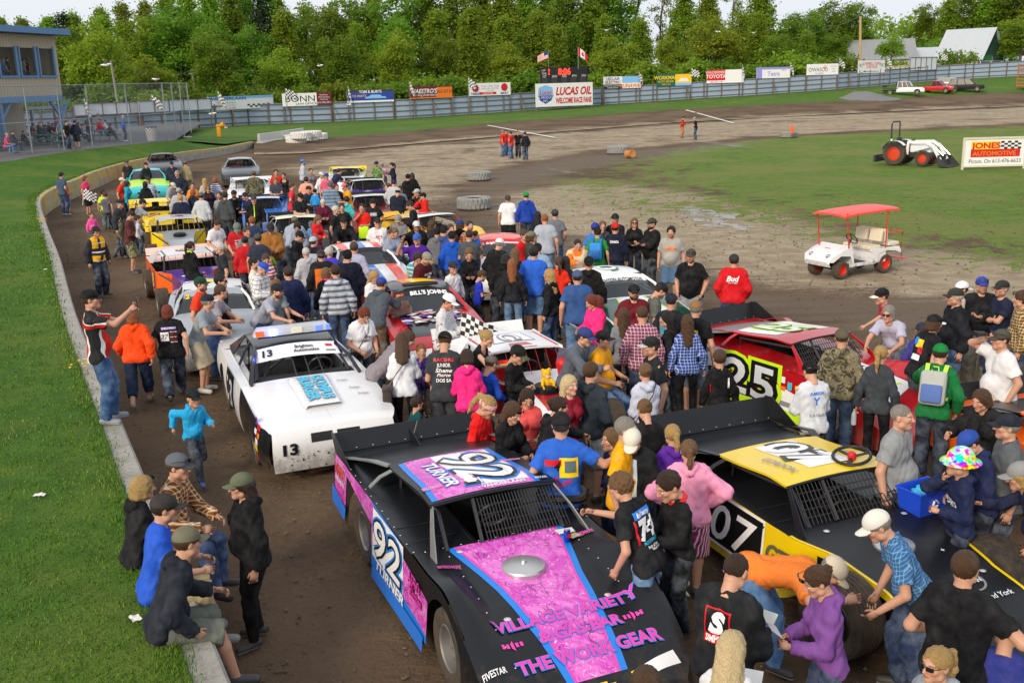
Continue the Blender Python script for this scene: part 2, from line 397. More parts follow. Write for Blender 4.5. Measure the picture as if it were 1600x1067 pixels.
for i,(p,q)in enumerate(zip(WP,FP)):
 n=wall_n(i);s=p+n*.27
 for k in range(9):
  v=(k/8)**1.6;r=s.lerp(q,v);r.z=(p.z+.02)*(1-v)+q.z*v+mnoise.noise((r.x*.4,r.y*.4,2))*.06*min(1,v*6);mb.v.append(tuple(r))
for i in range(len(WP)-1):
 for j in range(8):mb.f.append((i*9+j,i*9+j+1,(i+1)*9+j+1,(i+1)*9+j));mb.m.append(0)
LAWN=mb.build('lawn',M_grass,ang=3);tag(LAWN,kind='structure')
mb=MB()
for q in FP[40:72]:
 for k in range(5):mb.v.append((q.x-k*2,q.y+k*9,q.z+.01+k*.05))
for i in range(31):
 for j in range(4):mb.f.append((i*5+j,i*5+j+1,(i+1)*5+j+1,(i+1)*5+j));mb.m.append(0)
tag(mb.build('gravel_yard',M_gravel,ang=3),kind='structure')
bv=BVHTree.FromObject(LAWN,bpy.context.evaluated_depsgraph_get())
rng=np.random.RandomState(5);V=[];F=[];T=[]
def blade(p,h,w):
 a=rng.uniform(0,6.28);d=Vector((math.cos(a),math.sin(a),0));l=rng.uniform(.1,.6)*h
 b=len(V);e=rng.uniform(0,6.28);le=Vector((math.cos(e),math.sin(e),0))*l
 V.extend([p-d*w,p+d*w,p+le*.4+Vector((0,0,h*.6))+d*w*.6,p+le+Vector((0,0,h))]);F.append((b,b+1,b+2,b+3));T.append(rng.rand())
def clump(x,y,k,hs):
 r=bv.ray_cast(Vector((x,y,5)),Vector((0,0,-1)))
 if r[0]is None:return
 for _ in range(k):
  q=Vector((x+rng.normal(0,.07),y+rng.normal(0,.07),r[0].z-.005));D=math.hypot(q.x,q.y)
  blade(q,rng.uniform(.02,.05)*hs,.0025+.0004*D)
for k in range(15000):
 D=6.5+33*rng.rand()**1.5;an=rng.uniform(R(-44),R(-13));x,y=D*math.sin(an),D*math.cos(an)
 clump(x,y,5,1+max(0,D-15)*.02)
for i in range(len(WP)-12):
 for _ in range(26):
  p=WP[i].lerp(WP[i+1],rng.rand())+wall_n(i)*rng.uniform(.27,.42);clump(p.x,p.y,5,1.5)
t=NT('grass_blades');ra=t.attr('tint').outputs['Fac'];t.set(col=t.mix(t.ramp(t.noise(.8,4,t.pos(),.6),.45,.7),t.mix(ra,(.045,.13,.007),(.11,.22,.018)),t.mix(ra,(.09,.16,.016),(.21,.26,.05))),rough=.6,spec=.3);M_blade=t.m
me=bpy.data.meshes.new('grass_blades');me.from_pydata([v[:]for v in V],[],F);me.materials.append(M_blade)
a=me.attributes.new('tint','FLOAT','FACE');a.data.foreach_set('value',T)
tag(link('grass_blades',me),'short green grass growing on the lawn above the wall','grass',kind='stuff')
rng=np.random.RandomState(21);n=5200;D=6+40*rng.rand(n)**1.3;an=rng.uniform(R(-30),R(33),n);wx=D*np.sin(an);wy=D*np.cos(an)
wp=np.array([p.xy[:]for p in WP]);ok=np.array([not(np.hypot(wp[:,0]-a,wp[:,1]-b).min()>.4 and a<np.interp(b,wp[:46,1],wp[:46,0])+.1)for a,b in zip(wx,wy)]);wx,wy,D=wx[ok],wy[ok],D[ok];n=len(wx)
s=rng.uniform(.006,.022,n)*(1+D*.03);oc=np.array([(1,0,0),(0,1,0),(-1,0,0),(0,-1,0),(0,0,.7),(0,0,-.7)])
V=(oc[None]*rng.uniform(.6,1.3,(n,6,3))*s[:,None,None]+np.stack([wx,wy,s*.3],1)[:,None]).reshape(-1,3);Q=np.array([(0,1,4),(1,2,4),(2,3,4),(3,0,4),(1,0,5),(2,1,5),(3,2,5),(0,3,5)])
me=bpy.data.meshes.new('soil_clods');me.from_pydata(V.tolist(),[],(Q[None]+6*np.arange(n)[:,None,None]).reshape(-1,3).tolist());me.materials.append(mat('clod',(.15,.105,.07),.95,var=.5,scale=2));tag(link('soil_clods',me),'small brown clods and stones lying on the dirt','clods',kind='stuff')
mb=MB()
for cx,cy in((137,572),(70,281),(82,279),(66,346)):
 p0=at(cx,cy,.85)
 for _ in range(16):
  p=p0+Vector((rng.normal(0,.1),rng.normal(0,.1),rng.uniform(.02,.12)));mb.lathe([(.0,.012),(.026,.006),(.02,-.005),(0,-.01)],6,0,Matrix.Translation(p))
tag(mb.build('dandelions',mat('dandelion_yellow',(.8,.55,.02),.7)),'yellow dandelion flowers in the grass beside the wall','flowers',kind='stuff')
M_paper=mat('paper',(.75,.74,.7),.8)
for k,(cx,cy,L)in enumerate(((62,775,'crumpled white paper scrap on the lawn nearest the camera'),(71,422,'white paper scrap on the grass halfway up the lawn'),(212,968,'small white paper scrap on the grass by the seated men'))):
 p=at(cx,cy,.84);mb=MB();mb.grid(lambda u,v:(u,v,.02+.02*mnoise.noise((u*30,v*30,k))),lin(-.06,.06,6),lin(-.04,.04,5));o=mb.build('paper_scrap',M_paper);o.location=p;o.rotation_euler=(0,0,k*1.1);tag(o,L,'litter')
t=NT('puddle_water');t.set(col=(.5,.49,.46),rough=.12,spec=.9,alpha=t.math('MULTIPLY',t.ramp(t.noise(1.3,5,t.pos(),.65),.40,.62),.6));M_pud=t.m  # pale base colour stands in for the white sky reflected in the water
for k,(cx,cy,rx,ry)in enumerate(((1115,341,48,12),(1090,330,22,6),(1150,353,26,6),(880,268,30,3),(1130,226,46,2.2))):
 pts=[]
 for j in range(90):
  a=2*math.pi*j/90;q=1+.55*mnoise.noise((math.cos(a)*1.8+k*7,math.sin(a)*1.8,0))+.2*mnoise.noise((math.cos(a)*6,math.sin(a)*6,k));pts.append(at(cx+math.cos(a)*rx*q,cy+math.sin(a)*ry*q+.12*math.cos(a)*rx*q,.012+.002*k))
 mb=MB();mb.poly(pts);tag(mb.build('puddle',M_pud,smooth=False),kind='structure')
M_line=mat('lime_line',(.75,.73,.68),.9,var=.3)
for k,(a,b)in enumerate((((762,196.5),(868,216)),((1072,172.5),(1146,193)))):
 A=edge_at(a[0]);B=at(b[0],b[1],.02);mb=MB()
 d=(B-A);s=Vector((d.y,-d.x,0)).normalized()*.16
 def ln(u,v):
  px=a[0]+(b[0]-a[0])*u;py=a[1]+(b[1]-a[1])*u
  best=None
  for q in lin(0,1,30):
   r=bank(px,q);
   z=r.z;w=at(px,py,z);e=abs((w-r).length)
   if best is None or e<best[0]:best=(e,w)
  w=best[1];return w+s*v+Vector((0,0,.03))
 mb.grid(ln,lin(0,1,20),[-1,1]);tag(mb.build('track_line',M_line,smooth=False),kind='structure')
mb=MB()
c0=verge_at(1345,153)
mb.grid(lambda u,v:c0+Vector((u,v,1.05*math.exp(-(u/3.6)**2-(v/2.2)**2)*(1+.35*mnoise.noise((u*.6,v*.6,5)))+.25*math.exp(-((u-6)/2.6)**2-(v/2)**2)+mnoise.noise((u*2.4,v*2.4,4))*.07-.25-.05*abs(v)-.012*u*u)),lin(-8,10,44),lin(-4.2,4.2,24))
tag(mb.build('gravel_heap',mat('grey_gravel',(.17,.17,.18),.95,var=.3,scale=15,bump=.5),ang=3),'low heap of grey gravel beside the far edge of the track','gravel heap')
# = fence, boards, trees and buildings at the back
M_corr=None
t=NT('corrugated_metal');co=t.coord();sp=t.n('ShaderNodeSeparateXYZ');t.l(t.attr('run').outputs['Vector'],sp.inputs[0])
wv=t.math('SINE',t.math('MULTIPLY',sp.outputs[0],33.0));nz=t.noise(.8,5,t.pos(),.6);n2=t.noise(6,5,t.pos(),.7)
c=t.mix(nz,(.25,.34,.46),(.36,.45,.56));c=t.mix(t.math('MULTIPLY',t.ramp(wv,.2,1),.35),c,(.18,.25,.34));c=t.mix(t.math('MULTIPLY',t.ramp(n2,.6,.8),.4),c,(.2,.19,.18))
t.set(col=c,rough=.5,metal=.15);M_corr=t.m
M_oldwood=mat('weathered_wood',(.13,.10,.08),.9,var=.3,scale=4,streak=True)
M_white=mat('white_paint',(.78,.78,.78),.5,var=.05)
M_wpanel=mat('pale_panel',(.62,.66,.72),.6,var=.08)
M_black=mat('black_paint',(.012,.012,.014),.45)
M_dk=mat('dark_grey',(.035,.036,.04),.6)
M_steel=mat('galvanised_steel',(.30,.34,.38),.45,.6)
M_red=mat('red_letters',srgb('c81420'),.5);M_blu=mat('blue_letters',srgb('1c3f9a'),.5);M_maroon=mat('maroon_panel',srgb('6a1826'),.6)
M_yel=mat('yellow_letters',srgb('f2c21a'),.5);M_grn=mat('green_panel',srgb('10603f'),.6);M_org=mat('orange_panel',srgb('e07818'),.6);M_lil=mat('lilac_panel',srgb('8f8fd8'),.6);M_sky=mat('pale_blue_panel',srgb('7fb6e6'),.6);M_pale=mat('grey_letters',(.35,.36,.4),.6)
fence=thing('boundary_fence','long blue-grey corrugated metal fence round the far side of the track','fence',fence_pt(600))
fo=fence_pt(600)
def fpt(px,z=0,back=0):
 p=fence_pt(px);n=Vector((p.x,p.y,0)).normalized();return p+n*back+Vector((0,0,z))-fo
fx=[-60.0]
while fx[-1]<1500:
 a=fx[-1];b=a+8
 while(fence_pt(b)-fence_pt(a)).length<2.55:b+=.5
 fx.append(b)
gate=[x for x in fx if x>1405]
mb=MB();run=[];L=0
fx2=fx+[1520,1545,1572,1610,1660]
for i,x in enumerate(fx2):
 if i:L+=(fence_pt(x)-fence_pt(fx2[i-1])).length
 mb.v+=[tuple(fpt(x,.1,.06)),tuple(fpt(x,2.4,.06)),tuple(fpt(x,2.4,.1)),tuple(fpt(x,.1,.1))];run+=[L]*4
for i in range(len(fx2)-1):
 b=i*4
 for j in range(3):mb.f.append((b+j,b+4+j,b+5+j,b+1+j));mb.m.append(0)
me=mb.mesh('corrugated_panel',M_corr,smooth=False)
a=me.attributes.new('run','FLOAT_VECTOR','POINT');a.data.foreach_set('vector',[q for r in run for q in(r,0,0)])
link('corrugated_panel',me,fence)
for i,x in enumerate(fx2):
 mb=MB();mb.bar(fpt(x,-.1),fpt(x,2.55),.16,.12);mb.build('post',M_oldwood,fence,smooth=False)
 if i%5==2 and x<1400:
  mb=MB();mb.bar(fpt(x,2.0,-.1),fpt(x+5,.0,-1.3),.1,.08);mb.build('brace',M_oldwood,fence,smooth=False)
for z in(.35,1.0,1.65,2.3):
 mb=MB()
 for a,b in zip(fx2,fx2[1:]):mb.bar(fpt(a,z,-.02),fpt(b,z,-.02),.05,.11)
 mb.build('rail',M_oldwood,fence,smooth=False)
def board(name,label,x0,x1,yt,yb,deco=None,face=M_white,legs=True,cat='billboard',D=None,group=None,frame=M_oldwood):
 xm=(x0+x1)/2;D0=D or(math.hypot(*fence_pt(xm).xy)-.25)
 f0=fence_pt(x0);f1=fence_pt(x1)
 A=at_d(x0,yb+(x1-x0)*.5*.02,D0);d=(f1-f0);d.z=0;d.normalize()
 W=(x1-x0)*D0/1600/max(.5,abs(d.dot(Vector((CR.x,CR.y,0)).normalized())));H=(yb-yt)*D0/1600
 A=at_d(xm,yb,D0)-d*W/2
 up=Vector((0,0,1));n=Vector((d.y,-d.x,0))
 if n.y>0:n=-n
 o=thing(name,label,cat,A,group=group)
 fn=plane_fn((0,0,0),d,up,n)
 mb=MB();mb.slab([fn(0,0),fn(W,0),fn(W,H),fn(0,H)],-n,.06);mb.build('panel',face,o,smooth=False)
 if legs:
  for u in(.08,W-.08):
   mb=MB();mb.bar(fn(u,-2.4,-.12),fn(u,H+.05,-.12),.12,.12);mb.build('post',frame,o,smooth=False)
 if deco:deco(o,fn,W,H)
 return o
def letters(o,m,items,fn,part='lettering'):
 for it in items:
  txt,u,v,h=it[:4];kw=it[4]if len(it)>4 else{}
  mb=MB();put_text(mb,txt,fn,u,v,h,off=.012,**kw);mb.build(part,m,o,smooth=False)
def rect(o,m,fn,u0,v0,u1,v1,off=.006,part='colour_panel'):
 mb=MB();put_poly(mb,[(u0,v0),(u1,v0),(u1,v1),(u0,v1)],fn,off=off,n=1);return mb.build(part,m,o,smooth=False)
def frames(o,fn,W,H):
 mb=MB()
 for k in range(6):mb.bar(fn(W*k/5,0,.05),fn(W*k/5,H,.05),.09,.06)
 for v in(0,H):mb.bar(fn(0,v,.06),fn(W,v,.06),.09,.06)
 mb.build('frame',M_oldwood,o,smooth=False)
board('blank_board','pale blank board on dark posts, leftmost of the boards along the fence',138,206,163,179,frames,M_wpanel)
board('blank_board','pale blank board behind the corner of the chain-link fence',242,311,158,174,frames,M_wpanel)
def d_vand(o,fn,W,H):
 rect(o,M_sky,fn,0,H*.8,W,H);letters(o,M_blu,[('VANDERLAAN',W*.3,H*.84,H*.24,dict(bold=.03,width=W*.52))],fn)
 letters(o,M_pale,[('Building Supplies',W*.32,H*.55,H*.13),('Home Hardware',W*.32,H*.34,H*.12)],fn);letters(o,M_red,[('613-969-4000',W*.32,H*.12,H*.13)],fn)
 mb=MB()
 for i in range(10):
  for j in range(2):
   if(i+j)%2:put_poly(mb,[(W*(.58+i*.04),H*(.1+j*.13)),(W*(.62+i*.04),H*(.1+j*.13)),(W*(.62+i*.04),H*(.23+j*.13)),(W*(.58+i*.04),H*(.23+j*.13))],fn,off=.012,n=1)
 mb.build('chequers',M_black,o,smooth=False)
board('billboard','white billboard with a pale blue top and a strip of chequers',344,414,152,170.5,d_vand)
def d_bonn(o,fn,W,H):
 rect(o,M_maroon,fn,W*.7,0,W,H);letters(o,M_black,[('BONN',W*.36,H*.58,H*.5,dict(width=W*.6)),('LAW OFFICE',W*.48,H*.17,H*.17,dict(width=W*.42))],fn)
 letters(o,M_white,[('Real Estate',W*.85,H*.82,H*.11),('Wills & Estates',W*.85,H*.64,H*.11),('Family Law',W*.85,H*.46,H*.11),('613-392-3211',W*.85,H*.22,H*.15)],fn)
board('billboard','white billboard with large black letters and a maroon right third',447,514,147,165.5,d_bonn)
def d_blue(o,fn,W,H):
 rect(o,M_blu,fn,0,H*.15,W,H*.82);rect(o,M_dk,fn,0,H*.82,W,H)
 letters(o,M_white,[('TOM & BURTS',W*.5,H*.86,H*.22,dict(bold=.03)),('SLIP YOUR DRIVE',W*.5,H*.08,H*.15,dict(width=W*.9))],fn)
 letters(o,M_yel,[('AUTO PARTS',W*.2,H*.52,H*.2,dict(shear=.3))],fn)
 mb=MB();put_poly(mb,[(W*.42,H*.38),(W*.78,H*.38),(W*.7,H*.6),(W*.52,H*.6)],fn,off=.012,n=1);put_poly(mb,[(W*.38,H*.3),(W*.84,H*.3),(W*.82,H*.44),(W*.4,H*.44)],fn,off=.016,n=1);mb.build('car_picture',M_sky,o,smooth=False)
board('billboard','blue billboard with a pale car picture and yellow letters',546,613,142,160,d_blue)
def d_maes(o,fn,W,H):
 rect(o,M_org,fn,W*.62,H*.1,W*.98,H*.9);rect(o,M_org,fn,0,0,W,H*.1,off=.004)
 letters(o,M_white,[("MAESTRO'S",W*.34,H*.62,H*.36,dict(shear=.25,bold=.03,width=W*.58)),('Printing Embroidery',W*.36,H*.3,H*.2,dict(shear=.2))],fn);letters(o,M_maroon,[('965-0710',W*.8,H*.55,H*.3)],fn)
board('billboard','maroon and orange billboard with white slanting letters',643,706,136,154,d_maes,M_maroon)
def wheel_deco(o,fn,u,v,r,m):
 mb=MB();mb.add([fn(u+r*math.cos(a),v+r*math.sin(a),.012)for a in lin(0,6.0,16)],[tuple(range(16))])
 mb.build('roundel',m,o,smooth=False)
def d_one(o,fn,W,H):
 wheel_deco(o,fn,W*.15,H*.58,H*.3,M_red);wheel_deco(o,fn,W*.85,H*.62,H*.32,M_red);rect(o,M_red,fn,W*.25,H*.08,W*.65,H*.28)
 letters(o,M_pale,[('Your One Stop',W*.5,H*.78,H*.2),('BUILDING CENTRE',W*.5,H*.56,H*.14),('475-1310',W*.5,H*.4,H*.13)],fn);letters(o,M_blu,[('TIMBER',W*.15,H*.16,H*.2,dict(bold=.03)),('MART',W*.85,H*.16,H*.2,dict(bold=.03))],fn)
 letters(o,M_white,[('HARDWARE',W*.45,H*.18,H*.12)],fn)
board('billboard','white billboard with two red round emblems',735,797,131,149.5,d_one)
DS=math.hypot(*fence_pt(880).xy)-3.2
def d_oil(o,fn,W,H):
 mb=MB();sh=[(.05,.82),(.17,.93),(.29,.82),(.3,.5),(.27,.28),(.17,.12),(.07,.28),(.04,.5)]
 put_poly(mb,[(W*a,H*b)for a,b in sh],fn,off=.01);mb.build('shield',M_sky,o,smooth=False)
 mb=MB();put_poly(mb,[(W*a,H*b)for a,b in[(.04,.48),(.3,.48),(.27,.28),(.17,.12),(.07,.28)]],fn,off=.014);mb.build('shield_base',M_blu,o,smooth=False)
 letters(o,M_white,[('OIL PRODUCTS',W*.17,H*.4,H*.1,{}),('INC.',W*.17,H*.26,H*.1)],lambda u,v,f=0:fn(u,v,f+.008))
 letters(o,M_red,[('Lucas',W*.17,H*.62,H*.2,dict(shear=.3,bold=.02)),('LUCAS OIL',W*.66,H*.66,H*.34,dict(shear=.25,bold=.045,width=W*.62)),('WELCOME RACE FANS',W*.66,H*.25,H*.24,dict(bold=.045,width=W*.63))],lambda u,v,f=0:fn(u,v,f+.008))
board('sponsor_sign','large white sign with red letters and a blue shield standing before the fence',838,927,132,166,d_oil,D=DS)
def d_score(o,fn,W,H):
 M_led=mat('lit_red_digits',(1,.04,.02),.5,em=2.2,var=0)
 letters(o,M_led,[('8:06',W*.5,H*.76,H*.36,dict(bold=.04)),('8',W*.18,H*.84,H*.15,dict(bold=.03)),('6',W*.18,H*.66,H*.15,dict(bold=.03))],fn,'lit_digits')
 letters(o,M_white,[('LAP',W*.07,H*.84,H*.11),('TIME',W*.08,H*.66,H*.11)]+[(s,W*(.09+.205*k),H*.5,H*.13)for k,s in enumerate(('1ST','2ND','3RD','4TH','5TH'))],fn)
 for k in range(5):
  mb=MB();put_poly(mb,[(W*(.03+.2*k),H*.05),(W*(.15+.2*k),H*.05),(W*(.15+.2*k),H*.42),(W*(.03+.2*k),H*.42)],fn,off=.01,n=1);mb.build('display_window',M_dk,o,smooth=False)
board('scoreboard','black electronic scoreboard with glowing red time above the sponsor sign',845,919,107,133,d_score,M_black,cat='scoreboard',D=DS+.5)
def d_elec(o,fn,W,H):
 rect(o,M_black,fn,0,0,W*.5,H*.35);rect(o,M_sky,fn,W*.5,H*.45,W,H);letters(o,M_blu,[('LECLAIR',W*.26,H*.82,H*.24,dict(bold=.03))],fn)
 letters(o,M_maroon,[('ELECTRIC',W*.26,H*.53,H*.24,dict(bold=.03))],fn);letters(o,M_white,[('Residential Commercial',W*.25,H*.24,H*.12),('Industrial Farm',W*.25,H*.09,H*.12)],fn)
 letters(o,M_org,[('RUNAWAY',W*.76,H*.22,H*.3,dict(bold=.05,shear=.2))],fn)
board('billboard','white billboard with a black lower left corner and orange word',943,1001,121,138.5,d_elec)
def d_work(o,fn,W,H):
 rect(o,M_yel,fn,W*.53,H*.1,W,H*.95);rect(o,M_sky,fn,W*.53,0,W,H*.22,off=.008);letters(o,M_yel,[('WORKMAN',W*.26,H*.7,H*.3,dict(bold=.03)),('AUTO REPAIR',W*.26,H*.38,H*.17),('TRENTON',W*.26,H*.14,H*.13)],fn)
 mb=MB();put_poly(mb,[(W*.6,H*.35),(W*.92,H*.35),(W*.86,H*.62),(W*.68,H*.62)],fn,off=.012,n=1);mb.build('car_picture',M_white,o,smooth=False)
board('billboard','billboard split into a dark green half and a yellow half with white car',1026,1081,117,134.5,d_work,M_grn)
def d_toy(o,fn,W,H):
 rect(o,M_red,fn,0,H*.2,W*.5,H);letters(o,M_white,[('VANDERMEER',W*.25,H*.82,H*.2),('TOYOTA',W*.25,H*.52,H*.28,dict(bold=.03))],fn);letters(o,M_red,[('1-800-890-1108',W*.25,H*.1,H*.12)],fn)
board('billboard','billboard with a red left half and a blank white right half',1105,1161,111,130,d_toy)
def d_tet(o,fn,W,H):
 rect(o,M_lil,fn,0,H*.8,W,H);rect(o,M_lil,fn,0,0,W*.16,H*.8);letters(o,M_lil,[('Tetra',W*.5,H*.42,H*.42,dict(bold=.02))],fn);letters(o,M_blu,[('Ford',W*.8,H*.72,H*.16,dict(shear=.3))],fn)
board('billboard','white billboard with lilac border and lilac word',1182,1235,107,122.5,d_tet)
def d_owa(o,fn,W,H):
 mb=MB()
 for k in range(7):
  a=k*.9;mb.add([fn(W*.58+H*.2*math.cos(a+q),H*.68+H*.2*math.sin(a+q),.01+k*.002)if q else fn(W*.58,H*.68,.01+k*.002)for q in(0,.3,.6)],[(0,1,2)])
 mb.build('maple_leaf',M_red,o,smooth=False)
 letters(o,M_dk,[('OWASCO',W*.36,H*.5,H*.36,dict(width=W*.6)),('RV CENTRE',W*.4,H*.14,H*.12)],fn);letters(o,M_blu,[('motorhomes',W*.85,H*.78,H*.1),('trailers',W*.85,H*.55,H*.1),('rentals',W*.85,H*.32,H*.1)],fn)
board('billboard','white billboard with dark letters and a red leaf, left of the wooden utility pole',1260,1310,102,117.5,d_owa)
def d_camp(o,fn,W,H):
 letters(o,M_red,[('CAMPBELL FORD',W*.5,H*.75,H*.24),('CHRYSLER',W*.5,H*.5,H*.24)],fn);letters(o,M_black,[('www.campbellfordchrysler.com',W*.5,H*.14,H*.12)],fn)
 letters(o,M_grn,[('T&T',W*.1,H*.62,H*.26,dict(shear=.3)),('T&T',W*.9,H*.62,H*.26,dict(shear=.3))],fn)
board('billboard','white billboard with two lines of red letters, right of the wooden utility pole',1336,1387,97,114.5,d_camp)
board('blank_board','pale blank board above the fence by the white pickup truck',1415,1469,92.5,110,frames,M_wpanel)
def flag_cloth(nx,ny,W,H,seed,droop,col):
 mb=MB()
 def f(u,v):
  a=u*W;return(a*math.cos(droop),.09*math.sin(u*7+seed)*u,-a*math.sin(droop)*(.6+.4*u)+v*H*(1-.15*u))
 us,vs=lin(0,1,nx+1),lin(0,1,ny+1)
 for i in range(nx):
  for j in range(ny):mb.add([f(us[i],vs[j]),f(us[i+1],vs[j]),f(us[i+1],vs[j+1]),f(us[i],vs[j+1])],[(0,1,2,3)],col(i,j))
 return mb
M_chk=(mat('flag_white',(.75,.75,.75),.8),mat('flag_black',(.02,.02,.025),.8))
flagbits=[(136,153,'left board'),(241,148,''),(344,142,''),(449,138,''),(546,134,''),(642,127,''),(733,121,''),(998,112,''),(1080,107,''),(1159,101,''),(1234,97,''),(1310,91,''),(1385,88,''),(1469,83,'')]
where=['at the leftmost blank board','at the board behind the chain-link corner','left of the board with the chequered strip','left of the maroon and white board','at the left end of the blue car board','left of the maroon and orange board','left of the board with two red emblems','right of the board with the black corner','right of the green and yellow board','right of the half red board','right of the lilac bordered board','right of the red leaf board','right of the board by the wooden pole','right of the blank board by the trucks']
for k,(x,y,_)in enumerate(flagbits):
 D=math.hypot(*fence_pt(x).xy)-.3;top=at_d(x,y,D);yb=interp(x,[(a,b)for a,b,c,d in FENCE]);bot=at_d(x,yb-14,D)
 o=thing('chequered_flag','small black and white chequered flag '+where[k],'flag',bot,R(-8+9*(k%4)),'chequered flags along the fence')
 Lp=top.z-bot.z;mb=MB();mb.tube([(0,0,0),(0,0,Lp)],.025,6);mb.build('flagpole',M_steel,o)
 mb=flag_cloth(6,5,1.15,1.0,k,[1.1,.55,.9,.25,1.25][k%5],lambda i,j:(i+j)%2)
 c=mb.build('flag_cloth',M_chk,o);c.location=(0,0,Lp-1.05)
M_fr=mat('flag_red',srgb('c01024'),.8);M_fb=mat('flag_blue',srgb('26306e'),.8)
for x,y0,y1,us,L in((857,78,108,1,'red and white striped flag with a blue corner on the scoreboard'),(903.5,74,108,0,'red and white maple leaf flag on the scoreboard')):
 top=at_d(x,y0,DS+.6);bot=at_d(x,y1,DS+.6);o=thing('national_flag',L,'flag',bot,R(170 if us else 10));Lp=top.z-bot.z
 mb=MB();mb.tube([(0,0,0),(0,0,Lp)],.03,6);mb.build('flagpole',M_steel,o)
 if us:mb=flag_cloth(10,13,1.5,1.0,1,.35,lambda i,j:2 if(i<4 and j>5)else(1 if j%2==0 else 0))
 else:mb=flag_cloth(12,8,1.5,1.1,2,.6,lambda i,j:1 if(i<3 or i>8 or(4<i<7 and 1<j<6)or(j==3 and 3<i<8))else 0)
 c=mb.build('flag_cloth',(M_chk[0],M_fr,M_fb),o);c.location=(0,0,Lp-1.1)
def leaf_mat(name,a,b,tr):
 t=NT(name);at_=t.attr('tint').outputs['Fac'];oi=t.n('ShaderNodeObjectInfo').outputs['Random']
 c=t.mix(at_,a,b);h=t.n('ShaderNodeHueSaturation');t.val(h,'Color',c);t.val(h,'Hue',t.math('ADD',t.math('MULTIPLY',oi,.05),.475));t.val(h,'Value',t.math('ADD',t.math('MULTIPLY',oi,.5),.75));c=h.outputs[0]
 t.set(col=c,rough=.55,spec=.3)
 tl=t.n('ShaderNodeBsdfTranslucent');t.l(c,tl.inputs[0]);ms=t.n('ShaderNodeMixShader');ms.inputs[0].default_value=tr
 t.l(t.b.outputs[0],ms.inputs[1]);t.l(tl.outputs[0],ms.inputs[2]);t.l(ms.outputs[0],t.t.nodes['Material Output'].inputs[0]);return t.m
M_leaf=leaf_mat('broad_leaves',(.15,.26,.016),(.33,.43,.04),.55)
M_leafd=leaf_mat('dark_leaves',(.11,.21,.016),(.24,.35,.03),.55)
M_leafy=leaf_mat('young_leaves',(.18,.28,.014),(.36,.44,.04),.55)
M_needle=leaf_mat('needles',(.012,.03,.012),(.03,.06,.02),.1)
M_bark=mat('bark',(.11,.09,.075),.95,var=.4,scale=5,streak=True,bump=.3)
def crown_mesh(name,lobes,n,size,m,seed):
 rg=np.random.RandomState(seed);w=np.array([l[3]*l[4]for l in lobes]);w=w/w.sum()
 k=rg.choice(len(lobes),n,p=w);L=np.array(lobes)[k]
 d=rg.normal(size=(n,3));d/=np.linalg.norm(d,axis=1)[:,None];d[:,2]=np.where(d[:,2]<-.3,-d[:,2]*.5,d[:,2])
 rad=np.clip(1-np.abs(rg.normal(0,.2,n)),.25,1.15)
 cent=L[:,:3]+d*rad[:,None]*np.stack([L[:,3],L[:,3],L[:,4]],1)
 g=rg.normal(0,1,(n//9+1,3));cid=rg.randint(0,n//9+1,n)
 base=cent[cid*8%n];mixf=rg.rand(n)[:,None]<.7;cent=np.where(mixf,base+rg.normal(0,size*.85,(n,3)),cent)
 nrm=d*.7+rg.normal(0,.7,(n,3))+np.array([0,0,.6]);nrm/=np.linalg.norm(nrm,axis=1)[:,None]
 a=np.cross(nrm,rg.normal(size=(n,3)));a/=np.linalg.norm(a,axis=1)[:,None];b=np.cross(nrm,a)
 s=(size*rg.uniform(.5,1.2,n))[:,None]
 V=np.stack([cent-a*s*.5,cent-b*s*.36+nrm*s*.08,cent+a*s*.5,cent+b*s*.36+nrm*s*.08],1).reshape(-1,3)
 me=bpy.data.meshes.new(name);me.vertices.add(4*n);me.vertices.foreach_set('co',V.ravel().astype(np.float32))
 me.loops.add(4*n);me.loops.foreach_set('vertex_index',np.arange(4*n,dtype=np.int32));me.polygons.add(n)
 me.polygons.foreach_set('loop_start',np.arange(0,4*n,4,dtype=np.int32));me.update(calc_edges=True);me.materials.append(m)
 lt=rg.rand(len(lobes))[k];ti=np.clip(lt*.6+rg.rand(n)*.4,0,1)
 at_=me.attributes.new('tint','FLOAT','FACE');at_.data.foreach_set('value',ti.astype(np.float32));return me
def trunk_mesh(H,r,limbs,seed):
 rg=random.Random(seed);mb=MB()
 pts=[(rg.uniform(-.1,.1)*i,rg.uniform(-.1,.1)*i,H*.85*i/6)for i in range(7)]
 mb.tube(pts,[r*(1-i/7.5)for i in range(7)],8)
 for l in limbs:
  z0=max(H*.18,l[2]-l[4]*1.2);a=Vector((0,0,min(z0,H*.7)));b=Vector(l[:3]);mid=a.lerp(b,.5)+Vector((0,0,-.3))
  mb.tube([a,mid,b],[r*.5,r*.3,.03],6)
 return mb.mesh('trunk',M_bark)
PROTO={}
